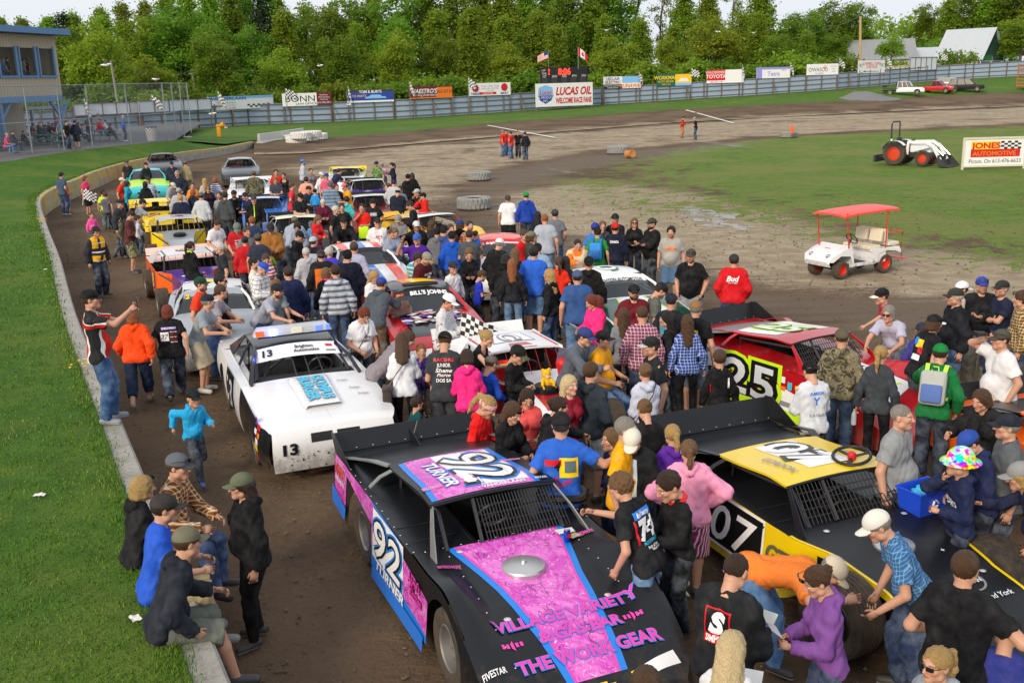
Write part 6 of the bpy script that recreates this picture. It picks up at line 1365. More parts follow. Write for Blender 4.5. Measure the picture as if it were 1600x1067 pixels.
def f_marshal(t,c,tc,rd):
 s=t.n('ShaderNodeSeparateXYZ');t.l(tc,s.inputs[0]);ax=t.math('ABSOLUTE',s.outputs[0])
 blk=t.math('MAXIMUM',t.math('LESS_THAN',ax,.035),t.math('MAXIMUM',t.math('GREATER_THAN',ax,.185),t.math('MULTIPLY',t.math('GREATER_THAN',s.outputs[2],.12),t.math('LESS_THAN',s.outputs[2],.30))))
 a=t.mix(blk,c,(.02,.02,.03));return t.mix(t.math('MULTIPLY',lines(t,s.outputs[2],4.6,.1,.1),t.math('LESS_THAN',ax,.185)),a,(.75,.75,.75))
CL={}
def get_cloth(k):
 if k in CL:return CL[k]
 D={'plain':('cloth',None),'denim':('denim',f_denim),'plaid_r':('plaid_red_white',f_plaid((.05,.06,.15),(.75,.72,.72),21)),'plaid_b':('plaid_blue',f_plaid((.02,.04,.18),(.65,.7,.8),21)),'plaid_o':('plaid_orange',f_plaid((.015,.012,.012),(.7,.65,.55),22)),
 'plaid_w':('plaid_pale',f_plaid((.2,.28,.45),(.1,.12,.2),22)),'plaid_k':('plaid_dark',f_plaid((.3,.3,.32),(.5,.5,.52),26)),'check':('checked_cloth',f_plaid((.6,.6,.6),(.6,.6,.62),34)),'stripe_w':('striped_white',f_stripe((.72,.74,.78),13)),'stripe_g':('striped_grey',f_stripe((.12,.15,.2),9,.45)),'stripe_p':('striped_pale',f_stripe((.65,.75,.8),11,.35)),
 'vstripe':('striped_shorts',f_vstripe((.3,.02,.12),(.75,.7,.75))),'camo':('camouflage',f_camo),'tie':('tie_dye',f_tie),'flor':('flowered_cloth',f_flor),'two':('two_tone',f_twotone),'race':('racing_jersey',f_race),'marshal':('marshal_jacket',f_marshal),'check2':('chequered_cloth',f_plaid((.85,.85,.85),(.02,.02,.02),12))}[k]
 CL[k]=cloth(D[0],D[1]);return CL[k]
t=NT('skin');c,al,rd=objcol(t);hp=t.attr('hp').outputs['Vector'];s=t.n('ShaderNodeSeparateXYZ');t.l(hp,s.inputs[0]);hx,hy,hz=s.outputs;ax=t.math('ABSOLUTE',hx);front=t.math('GREATER_THAN',hy,.045)
def ellm(cx,cz,rx,rz,soft=.25):
 d=t.math('ADD',t.math('POWER',t.math('DIVIDE',t.math('SUBTRACT',ax,cx),rx),2.0),t.math('POWER',t.math('DIVIDE',t.math('SUBTRACT',hz,cz),rz),2.0));return t.math('MULTIPLY',t.ramp(d,1+soft,1-soft),front)
n=t.noise(60,3,t.coord());cc=t.mix(t.math('MULTIPLY',n,.18),c,(.35,.08,.05));cc=t.mix(t.math('MULTIPLY',ellm(.04,-.02,.025,.022,.9),.35),cc,(.55,.14,.1));cc=t.mix(t.math('MULTIPLY',ellm(0,-.02,.017,.02,.8),.25),cc,(.5,.14,.1))
beard=t.math('MULTIPLY',t.math('MULTIPLY',al,t.math('MAXIMUM',t.math('MULTIPLY',t.ramp(hz,-.045,-.068),t.math('GREATER_THAN',hy,-.01)),ellm(0,-.043,.028,.008))),t.math('GREATER_THAN',hz,-.13));cc=t.mix(beard,cc,(.05,.03,.02))
cc=t.mix(t.math('MULTIPLY',ellm(0,-.060,.024,.009),.7),cc,(.38,.09,.08));cc=t.mix(t.math('MULTIPLY',ellm(0,-.0585,.022,.0018),.8),cc,(.05,.012,.012))
cc=t.mix(ellm(.033,.012,.0155,.0075),cc,(.75,.72,.7));cc=t.mix(ellm(.033,.012,.0062,.0066),cc,(.03,.022,.018));cc=t.mix(t.math('MULTIPLY',ellm(.034,.0195,.018,.0025),.8),cc,(.06,.03,.025));cc=t.mix(t.math('MULTIPLY',ellm(.036,.034,.021,.005),.75),cc,(.09,.05,.03))
t.set(col=cc,rough=.5,spec=.35);t.b.inputs['Subsurface Weight'].default_value=0.0;M_skin=t.m
t=NT('hair');c,al,rd=objcol(t);p=t.attr('hp').outputs['Vector'];s=t.n('ShaderNodeSeparateXYZ');t.l(p,s.inputs[0]);an=t.math('ARCTAN2',s.outputs[0],s.outputs[1]);v=t.n('ShaderNodeCombineXYZ');t.l(t.math('MULTIPLY',an,5),v.inputs[0]);t.l(t.math('MULTIPLY',s.outputs[2],5),v.inputs[1])
f=t.noise(12,5,v.outputs[0],.75,.3);cc=t.mix(t.ramp(f,.3,.7),t.mix(.6,c,(0,0,0)),t.mix(1.0,c,(1.55,1.45,1.3),'MULTIPLY'));t.set(col=cc,rough=.5,spec=.4);t.bump(f,.7,.02);M_hair=t.m
M_capm=cloth('cap_cloth',None,.8,.1)
M_lens=mat('sunglass_lens',(.01,.01,.012),.08,spec=.9,var=0)
t=NT('shoe_leather');c,al,rd=objcol(t);s=t.n('ShaderNodeSeparateXYZ');t.l(t.coord(),s.inputs[0]);cc=t.mix(t.math('LESS_THAN',s.outputs[2],.028),c,(.5,.5,.48));t.set(col=t.mix(t.math('MULTIPLY',t.noise(18,4,t.coord()),.4),cc,(.12,.09,.06)),rough=.6);M_shoe=t.m
def head_fn(P,fem=False):
 j=.94 if fem else 1.0
 d=sunion([ell_d(P,A3(0,-.015,.03),A3(.076,.094,.09)),ell_d(P,A3(0,.025,-.03),A3(.060*j,.070,.086)),np.linalg.norm(P-A3(0,.072,-.093),axis=1)-.024*j],.035)
 X=P.copy();X[:,0]=np.abs(X[:,0])
 d=smin(d,np.linalg.norm(X-A3(.040,.060,-.015),axis=1)-.024,.02);d=smin(d,np.linalg.norm(X-A3(.050*j,.012,-.070),axis=1)-.026*j,.03)
 d=smin(d,cone_d(X,A3(.0,.087,.030),A3(.045,.070,.034),.011,.010),.012)
 d=-smin(-d,np.linalg.norm(X-A3(.033,.103,.010),axis=1)-.0155,.012)
 d=smin(d,np.linalg.norm(X-A3(.033,.079,.011),axis=1)-.0135,.004)
 d=smin(d,cone_d(P,A3(0,.090,.022),A3(0,.116,-.020),.008,.0125),.010);d=smin(d,np.linalg.norm(X-A3(.011,.103,-.024),axis=1)-.008,.006)
 d=smin(d,cone_d(X,A3(0,.091,-.053),A3(.018,.083,-.056),.0075,.005),.006);d=smin(d,cone_d(X,A3(0,.088,-.066),A3(.015,.082,-.064),.0085,.005),.006)
 d=smin(d,ell_d(X,A3(.079,-.012,.0),A3(.011,.021,.034)),.008)
 return smin(d,cone_d(P,A3(0,-.02,-.07),A3(0,-.035,-.20),.053*j,.056*j),.03)
HEADS={f:nets(lambda P:head_fn(P,f),(-.11,-.13,-.19),(.11,.15,.14),.0062)for f in(False,True)}
def strands(P,k=46,a=.0035):
 an=np.arctan2(P[:,0],-P[:,1]+.001);return a*np.sin(an*k+3*np.sin(P[:,2]*30+an*3))+a*.8*np.sin(P[:,2]*70+an*9)
def hair_fn(kind):
 under=kind.endswith('_u');kind=kind[:-2]if under else kind
 def f0(P):
  d=f(P);return np.maximum(d,np.where(np.hypot(P[:,0],P[:,1]+.014)<.125,P[:,2]-.036-.12*P[:,1],-1))if under else d
 def f(P):
  X=P.copy();X[:,0]=np.abs(X[:,0]);th={'buzz':.004,'curly':.024,'long':.016,'mid':.018}.get(kind,.012)
  d=ell_d(P,A3(0,-.018,.034),A3(.078,.095,.090)+th)
  cut=ell_d(P,A3(0,.105,-.035),A3(.078 if kind not in('long','mid')else .066,.088,.118));d=np.maximum(d,-cut)
  d=np.maximum(d,-(P[:,2]+(.055 if kind!='buzz' else .03)-np.where(P[:,1]>-.02,.06 if kind not in('long','mid','bob')else 0,0)))
  if kind=='long':d=sunion([d,cone_d(X,A3(.068,-.02,.0),A3(.085,-.055,-.24),.030,.030),cone_d(P,A3(0,-.085,.03),A3(0,-.125,-.33),.055,.05),cone_d(X,A3(.05,-.07,.0),A3(.06,-.11,-.32),.045,.03)],.03)
  if kind=='mid':d=sunion([d,cone_d(X,A3(.072,-.01,.0),A3(.078,-.01,-.06),.030,.030),cone_d(P,A3(0,-.08,.02),A3(0,-.09,-.07),.06,.052),cone_d(X,A3(.05,-.06,.0),A3(.055,-.07,-.07),.045,.042)],.03)
  if kind=='pony':d=sunion([d,cone_d(P,A3(0,-.105,.065),A3(0,-.15,.045),.028,.03),cone_d(P,A3(0,-.15,.045),A3(0,-.165,-.08),.034,.034),cone_d(P,A3(0,-.165,-.08),A3(.0,-.15,-.24),.034,.012)],.015)
  if kind=='bun':d=smin(d,np.linalg.norm(P-A3(0,-.115,.055),axis=1)-.042-.006*np.sin(P[:,0]*160)*np.sin(P[:,2]*150),.012)
  if kind=='lowpony':d=sunion([d,cone_d(P,A3(0,-.09,-.02),A3(0,-.12,-.06),.03,.03),cone_d(P,A3(0,-.12,-.06),A3(.0,-.13,-.26),.032,.016)],.015)
  if kind=='curly':return d+.010*np.sin(P[:,0]*95)*np.sin(P[:,1]*95+1)*np.sin(P[:,2]*95)
  return d+strands(P,46,.0036 if kind in('long','pony')else .0024)
 return f0
_HM={}
def head_part(kind):
 if kind in _HM:return _HM[kind]
 if kind in('cap','capback'):
  def f(P):
   d=np.abs(ell_d(P,A3(0,-.014,.040),A3(.092,.110,.092))+.004)-.006;d=np.maximum(d,-(P[:,2]-.030+.12*np.maximum(-P[:,1]-.05,0)))
   return smin(d,np.linalg.norm(P-A3(0,-.014,.134),axis=1)-.007,.004)
  def g(P):Z=P[:,2]-.040+5.5*P[:,0]**2+.10*(P[:,1]-.09);d=np.maximum(np.abs(Z)-.0045,np.sqrt((P[:,0]/.074)**2+((P[:,1]-.07)/.110)**2)*.074-.074);return np.maximum(d,.062-P[:,1])
  V,F=nets(f,(-.11,-.14,.0),(.11,.12,.15),.0062);W,G=nets(g,(-.09,.05,-.02),(.09,.20,.08),.006)
  if kind=='capback':V=V*[-1,-1,1];W=W*[-1,-1,1];V[:,1]-=.028;W[:,1]-=.022;W[:,2]-=.012+.3*np.maximum(-W[:,1]-.1,0)
  r=(np_mesh('cap',V,F,[M_capm],V),np_mesh('brim',W,G,[M_capm],W))
 elif kind=='bucket':
  V,F=nets(lambda P:smin(np.maximum(ell_d(P,A3(0,-.01,.03),A3(.10,.115,.105)),.03-P[:,2]),np.maximum(np.abs(P[:,2]-.03+.5*(np.hypot(P[:,0],P[:,1]+.01)-.10))-.006,np.hypot(P[:,0],P[:,1]+.01)-.165),.01),(-.19,-.2,-.05),(.19,.19,.16),.008);r=(np_mesh('hat',V,F,[get_cloth('tie')],V),)
 elif kind in('glasses','glasses_up'):
  mb=MB()
  for s_ in(-1,1):
   mb.grid(lambda u,v:(s_*(.033+u*.026),.106-.022*(u*.5+.5)**2+(.005 if abs(v)<2 else 0),.011+v*.017*(1-.15*u*u)),lin(-1,1,6),lin(-1,1,4));mb.tube([(s_*.058,.088,.016),(s_*.079,.02,.016),(s_*.082,-.03,.006)],.0025,5)
  mb.tube([(-.01,.109,.016),(.01,.109,.016)],.002,5);mb.tube([(s_*0+x,.106-4*x*x,.027)for x in lin(-.058,.058,8)],.002,5)
  M_=Matrix.Translation((0,.0,.058))@Matrix.Rotation(R(12),4,'X')if kind=='glasses_up' else Matrix.Identity(4)
  sc=1.12 if kind=='glasses_up' else 1.0
  mb.v=[tuple(M_@(Vector(p)*sc))for p in mb.v];r=(mb.mesh('sunglasses',M_lens),)
 elif kind=='headset':
  mb=MB();mb.tube([(.093*math.cos(a),-.01,.03+.108*math.sin(a))for a in lin(-.1,math.pi+.1,14)],.009,6)
  for s_ in(-1,1):mb.lathe([(0,.022),(.03,.02),(.042,.0),(.04,-.02),(0,-.022)],14,0,Matrix.Translation((s_*.092,-.008,.002))@Matrix.Rotation(R(90),4,'Y'))
  mb.tube([(-.09,.02,-.02),(-.06,.09,-.055),(-.02,.11,-.06)],.005,5);r=(mb.mesh('headset',M_dk),)
 elif kind=='band':
  V,F=nets(lambda P:np.maximum(np.abs(ell_d(P,A3(0,-.015,.03),A3(.088,.106,.104)))-.004,np.abs(P[:,2]-.045-.15*P[:,1])-.026),(-.11,-.14,-.03),(.11,.13,.13),.006);r=(np_mesh('headband',V,F,[M_capm],V),)
 else:V,F=nets(hair_fn(kind),(-.16,-.22,-.42),(.16,.14,.17),.009 if kind.split('_')[0]in('long','mid','pony','lowpony')else .0075);r=(np_mesh('hair',V,F,[M_hair],V),)
 _HM[kind]=r;return r
def hand_geo(curl):
 """right hand, wrist at the origin, fingers along -z, palm towards -x... mirrored for the left"""
 mb=MB();mb.tube([(0,0,.012),(0,0,-.02),(0,.002,-.055),(0,.002,-.088)],[.021,.025,.029,.024],8)
 mb.v=[(x*.62,y*1.32,z)for x,y,z in mb.v]
 for k,(y,L)in enumerate(((.030,.066),(.010,.074),(-.011,.069),(-.030,.054))):
  p=Vector((0,y,-.082));a=R(12+6*k);pts=[p]
  for q,l in enumerate((.42,.33,.25)):p=p+Vector((-math.sin(a),0,-math.cos(a)))*L*l;pts.append(p);a+=R(curl*(1.0,.9,.6)[q])
  mb.tube(pts,[.0088,.0085,.0076,.0060],6)
 mb.tube([(-.006,.018,-.018),(-.016,.040,-.042),(-.026,.048,-.066),(-.034,.046,-.085)],[.013,.0115,.0095,.007],6)
 return mb
HG={c:hand_geo(c)for c in(14,32,58)}
BUILD={
'm':(.185,.092,1.0,.1,0,1.0,1.0),'f':(.150,.095,.88,0,1,.86,.97),'h':(.195,.10,1.22,.75,.3,1.17,1.0),'g':(.175,.112,1.16,.45,1.25,1.12,.98),'c':(.165,.085,.92,.1,0,.88,1.22),'k':(.16,.085,.98,.25,0,.95,1.42)}
def pz(**k):
 d=dict(pel=(0,0,.93),lean=3,side=0,twist=0,hy=0,hpch=0,RH=(.28,.02,.87),LH=(-.28,.02,.87),RF=(.10,0,.08),LF=(-.10,0,.08),curl=32,re=(.6,-1,-.3),le=(-.6,-1,-.3),rk=(.15,1,0),lk=(-.15,1,0));d.update(k);return d
POSE={
'stand':pz(),'st2':pz(pel=(.03,0,.925),side=-3,RF=(.10,.02,.08),LF=(-.15,.08,.08),RH=(.27,.04,.88),LH=(-.27,-.02,.87),hy=18),'st3':pz(pel=(-.03,0,.925),side=3,LF=(-.10,.0,.08),RF=(.16,.06,.08),RH=(.26,.1,.90),LH=(-.28,.03,.87),hy=-22),
'pock':pz(RH=(.21,.10,.93),LH=(-.21,.10,.93),LF=(-.13,.05,.08)),'cross':pz(RH=(-.06,.25,1.16),LH=(.08,.28,1.19),re=(1,-.3,-.6),le=(-1,-.3,-.6),LF=(-.14,.05,.08),lean=-2),'hold':pz(RH=(.09,.32,1.10),LH=(-.08,.34,1.10),hpch=-24,lean=6,curl=58),'look':pz(hpch=-20,lean=8,RH=(.22,.22,1.0),LH=(-.26,.06,.88)),
'phone':pz(RH=(.05,.44,1.46),LH=(-.07,.44,1.42),curl=58,lean=-3,re=(.5,-.4,-1),le=(-.5,-.4,-1),LF=(-.13,.06,.08)),'hips':pz(RH=(.20,.06,1.04),LH=(-.20,.06,1.04),re=(1,-.5,.2),le=(-1,-.5,.2)),'hip1':pz(RH=(.19,.10,1.0),re=(1,-.7,0),LH=(-.27,.04,.87),LF=(-.15,.10,.08),hy=10),
'walk':pz(RF=(.08,.30,.09),LF=(-.09,-.30,.15),RH=(.27,-.14,.90),LH=(-.27,.20,.92),pel=(0,0,.90),lean=5),'run':pz(pel=(0,.03,.90),lean=12,RF=(.07,.28,.12),LF=(-.08,-.36,.34),RH=(.27,-.16,1.05),LH=(-.24,.30,1.10),re=(.3,-1,-.3),le=(-.3,-1,-.4)),'reach':pz(lean=22,RH=(.12,.62,1.20),LH=(-.25,.18,.88),hpch=-8,LF=(-.12,-.12,.08),curl=32),'reachL':pz(lean=16,LH=(-.30,.60,1.12),RH=(.25,.12,.90),hpch=-6),
'lean':pz(pel=(0,-.12,.90),lean=38,RH=(.20,.58,.98),LH=(-.20,.58,.98),hpch=8,RF=(.12,0,.08),LF=(-.12,-.16,.08)),'bend':pz(pel=(0,-.22,.84),lean=82,RH=(.30,.62,.88),LH=(-.28,.30,.60),hpch=-18,RF=(.13,.05,.08),LF=(-.13,-.22,.08)),'bend2':pz(pel=(0,-.16,.90),lean=46,RH=(.24,.34,.66),LH=(-.22,.40,.74),hpch=-14,RF=(.13,.08,.08),LF=(-.13,-.1,.08)),
'wall':pz(pel=(0,-.20,.62),lean=12,RF=(.13,.26,.10),LF=(-.13,.20,.08),RH=(.15,.20,.74),LH=(-.15,.22,.74),hpch=-4,rk=(.1,1,.5),lk=(-.1,1,.5)),'wall2':pz(pel=(0,-.20,.62),lean=22,RF=(.16,.30,.10),LF=(-.14,.18,.08),RH=(.24,.02,.62),LH=(-.16,.24,.74),hy=15,rk=(.1,1,.5),lk=(-.1,1,.5)),'sit':pz(pel=(0,-.22,.50),lean=14,RF=(.13,.32,.08),LF=(-.13,.28,.08),RH=(.15,.20,.60),LH=(-.15,.22,.60),hpch=-4,rk=(.1,1,.6),lk=(-.1,1,.6)),'sit2':pz(pel=(0,-.22,.50),lean=20,RF=(.16,.36,.08),LF=(-.12,.24,.08),RH=(.05,.26,.64),LH=(-.28,-.10,.52),hy=25,rk=(.1,1,.6),lk=(-.1,1,.6)),'point':pz(RH=(.42,.36,1.40),LH=(-.26,.06,.88),re=(1,-.3,-.5)),'bino':pz(RH=(.06,.20,1.62),LH=(-.26,.06,.90),re=(1,.2,-.5),curl=58),'wave':pz(RH=(.30,.24,1.56),re=(1,0,-.8),LH=(-.25,.1,.95)),'armR':pz(RH=(.62,.16,1.28),re=(.3,-.6,-1),LH=(-.22,.18,1.02)),'back':pz(RH=(.10,-.16,.95),LH=(-.10,-.16,.98),re=(1,-.6,0),le=(-1,-.6,0)),'carry':pz(RH=(.05,.24,1.08),LH=(-.12,.28,1.12),re=(1,-.3,-.6),hy=12,curl=58),'chin':pz(RH=(.06,.18,1.44),LH=(-.05,.24,1.12),re=(.8,.1,-.7),curl=58),'down':pz(hpch=-32,lean=10,RH=(.14,.26,1.0),LH=(-.14,.28,.98)),'bow':pz(pel=(0,-.08,.91),lean=30,RH=(.22,.20,.80),LH=(-.20,.30,.86),hpch=-22,RF=(.12,0,.08),LF=(-.12,-.12,.08)),'perch':pz(pel=(0,-.12,.74),lean=6,RF=(.14,.18,.08),LF=(-.14,.12,.08),RH=(.16,.20,.86),LH=(-.16,.20,.86)),'elbow':pz(pel=(0,-.06,.92),lean=24,RH=(.16,.46,1.06),LH=(-.02,.50,1.06),hy=30,hpch=6,re=(.7,-.2,-1),le=(-.7,-.2,-1)),
}
def rotm(rx=0,ry=0,rz=0):return np.array(Matrix.Rotation(R(rz),3,'Z')@Matrix.Rotation(R(ry),3,'Y')@Matrix.Rotation(R(rx),3,'X'))
def ik(a,b,l1,l2,pole):
 d=b-a;L=np.linalg.norm(d);m=(l1+l2)*.998
 if L>m:b=a+d*m/L;d=b-a;L=m
 u=d/max(L,1e-6);x=(l1*l1-l2*l2+L*L)/(2*L);h=math.sqrt(max(1e-6,l1*l1-x*x));p=pole-(pole@u)*u;n=np.linalg.norm(p);p=p/n if n>1e-6 else A3(1,0,0)
 return a+u*x+p*h,b
_SK={}
def skel(pose,build):
 key=(pose,build)
 if key in _SK:return _SK[key]
 p=POSE[pose];sh,hw,gi,be,bu,li,hs=BUILD[build];K={}
 T=rotm(-p['lean'],p['side'],0);Ts=T@rotm(0,0,p['twist']);Tp=rotm(-p['lean']*.55,p['side']*.3,0);pel=A3(*p['pel'])
 K['T'],K['Tp'],K['pel']=T,Tp,pel;sc=pel+T@A3(0,-.005,.50);K['neck']=pel+T@A3(0,-.005,.545)
 for s_,n in((1,'R'),(-1,'L')):
  a=sc+Ts@A3(s_*(sh-.012),0,-.038);e,w=ik(a,A3(*p[n+'H'])*A3(1 if bu==0 else .95,1,1)+(A3(s_*.03*max(0,gi-1)*4,0,0)),.295,.255,A3(*p[n.lower()+'e']));K[n+'s'],K[n+'e'],K[n+'w']=a,e,w
  h=pel+Tp@A3(s_*hw,0,-.02);k,f=ik(h,A3(*p[n+'F']),.42,.425,A3(*p[n.lower()+'k']));K[n+'h'],K[n+'k'],K[n+'f']=h,k,f
  fd=A3(s_*.25,1,0);kd=k-h;kd[2]=0
  if np.linalg.norm(kd)>.15:fd=kd/np.linalg.norm(kd)+A3(s_*.15,0,0)
  fd=fd/np.linalg.norm(fd);K[n+'fd']=fd;K[n+'fp']=-.5 if f[2]>.2 else 0
 Hm=T@rotm(0,0,0);blend=rotm(-p['lean']*.45+p['hpch'],0,0);K['Hm']=rotm(0,0,p['hy'])@rotm(-p['lean']*.4,p['side'],0)@rotm(p['hpch'],0,0)
 K['hc']=K['neck']+T@A3(0,.012,.055)+K['Hm']@A3(0,.02,.095*hs);K['hs']=hs;K['top']=K['hc']+K['Hm']@A3(0,-.01,.128*hs)
 _SK[key]=K;return K
def torso_d(P,K,B,inf):
 sh,hw,gi,be,bu,li,hs=B;T=K['T'];Q=(P-K['pel'])@T;Qp=(P-K['pel'])@K['Tp']
 X=Q*A3(1,1.28,1);X[:,0]=np.abs(X[:,0]);Xp=Qp*A3(1,1.15,1);Xp[:,0]=np.abs(Xp[:,0])
 ds=[cone_d(X,A3(.07*gi,0,.40),A3(.055*gi,0,.14),.118*gi+inf,.105*gi*(.93 if bu else 1)+inf),cone_d(X,A3(0,0,.465),A3(sh-.045,-.0,.455),.075+inf,.060*min(gi,1.1)+inf),cone_d(Xp,A3(0,-.01,.02),A3(.065+(hw-.092),-.015,-.02),.118*gi+inf,.112*gi+inf),cone_d(X,A3(0,0,.5),A3(0,-.01,.56),.06+inf*.5,.055+inf*.3)]
 if be>.05:ds.append(np.linalg.norm(Q-A3(0,.045+.05*be,.12),axis=1)-(.105+.055*be)*1.0-inf)
 if bu:Y=Q.copy();Y[:,0]=np.abs(Y[:,0]);ds.append(np.linalg.norm(Y-A3(.075,.075*gi,.335),axis=1)-.068*bu**.5-inf)
 return sunion(ds,.06),Q,Qp
def crease(P,a=.004):return a*(np.sin(P[:,2]*44+4*np.sin(P[:,0]*15)+3*np.sin(P[:,1]*17))*np.sin(P[:,0]*23+2*np.sin(P[:,2]*9))+.6*np.sin(P[:,0]*60+P[:,2]*31+5*np.sin(P[:,1]*21)))
_PM={}
def body_mesh(pose,build,vox):
 key=('b',pose,build,vox)
 if key in _PM:return _PM[key]
 K=skel(pose,build);B=BUILD[build];li=B[5];hs=B[6];fem=B[4]>.5
 def f(P):
  d,Q,Qp=torso_d(P,K,B,-.015)
  for n in 'RL':
   arm=sunion([cone_d(P,K[n+'s'],K[n+'e'],.050*li,.040*li),cone_d(P,K[n+'e'],K[n+'w'],.041*li,.027*li)],.015)
   d=smin(d,arm,.02);c=K[n+'k']*.68+K[n+'f']*.32
   d=sunion([d,cone_d(P,K[n+'h'],K[n+'k'],.082*B[2],.053*li)],.03);d=smin(d,sunion([cone_d(P,K[n+'k'],c,.052*li,.054*li),cone_d(P,c,K[n+'f'],.054*li,.036*li),cone_d(P,K[n+'f']+A3(0,0,-.02)-K[n+'fd']*.03,K[n+'f']+A3(0,0,-.045)+K[n+'fd']*.14,.036,.030)],.02),.02)
  nk=K['hc']+K['Hm']@A3(0,-.03,-.06);return smin(d,cone_d(P,K['neck']-K['T']@A3(0,-.012,.015),nk,.054*(1 if not fem else .9),.050*(1 if not fem else .9)),.03)
 pts=np.array([v for k,v in K.items()if isinstance(v,np.ndarray)and v.shape==(3,)and not k.endswith('fd')]);lo,hi=pts.min(0)-.24,pts.max(0)+.24
 lo[2]=-.02;V,F=nets(f,lo,hi,vox);hp=np.full((len(V),3),-9.0)
 HV,HF=HEADS[fem];W=(HV*hs)@K['Hm'].T+K['hc'];F=np.concatenate([F,HF+len(V)]);V=np.concatenate([V,W]);hp=np.concatenate([hp,HV])
 for n in 'RL':
  g=HG[POSE[pose]['curl']];ax=K[n+'w']-K[n+'e'];ax=ax/np.linalg.norm(ax);z=-ax;s_=1 if n=='R' else-1
  y=A3(0,1,0)if abs(z[1])<.75 else A3(-s_*.5,0,.8);y=y-(y@z)*z;y/=np.linalg.norm(y);x=np.cross(y,z);M_=np.stack([x,y,z],1);G=np.array(g.v)*A3(s_,1,1)*(li if li<1.05 else 1.05);W=G@M_.T+K[n+'w']
  fs=np.array([w for q in g.f for w in([q]if len(q)==4 else[(q[0],q[i],q[i+1],q[i+2]if i+2<len(q)else q[i+1])for i in range(1,len(q)-2,2)])]);F=np.concatenate([F,fs+len(V)]);V=np.concatenate([V,W]);hp=np.concatenate([hp,np.full((len(W),3),-9.0)])
 _PM[key]=np_mesh('person',V,F,[M_skin],hp);return _PM[key]
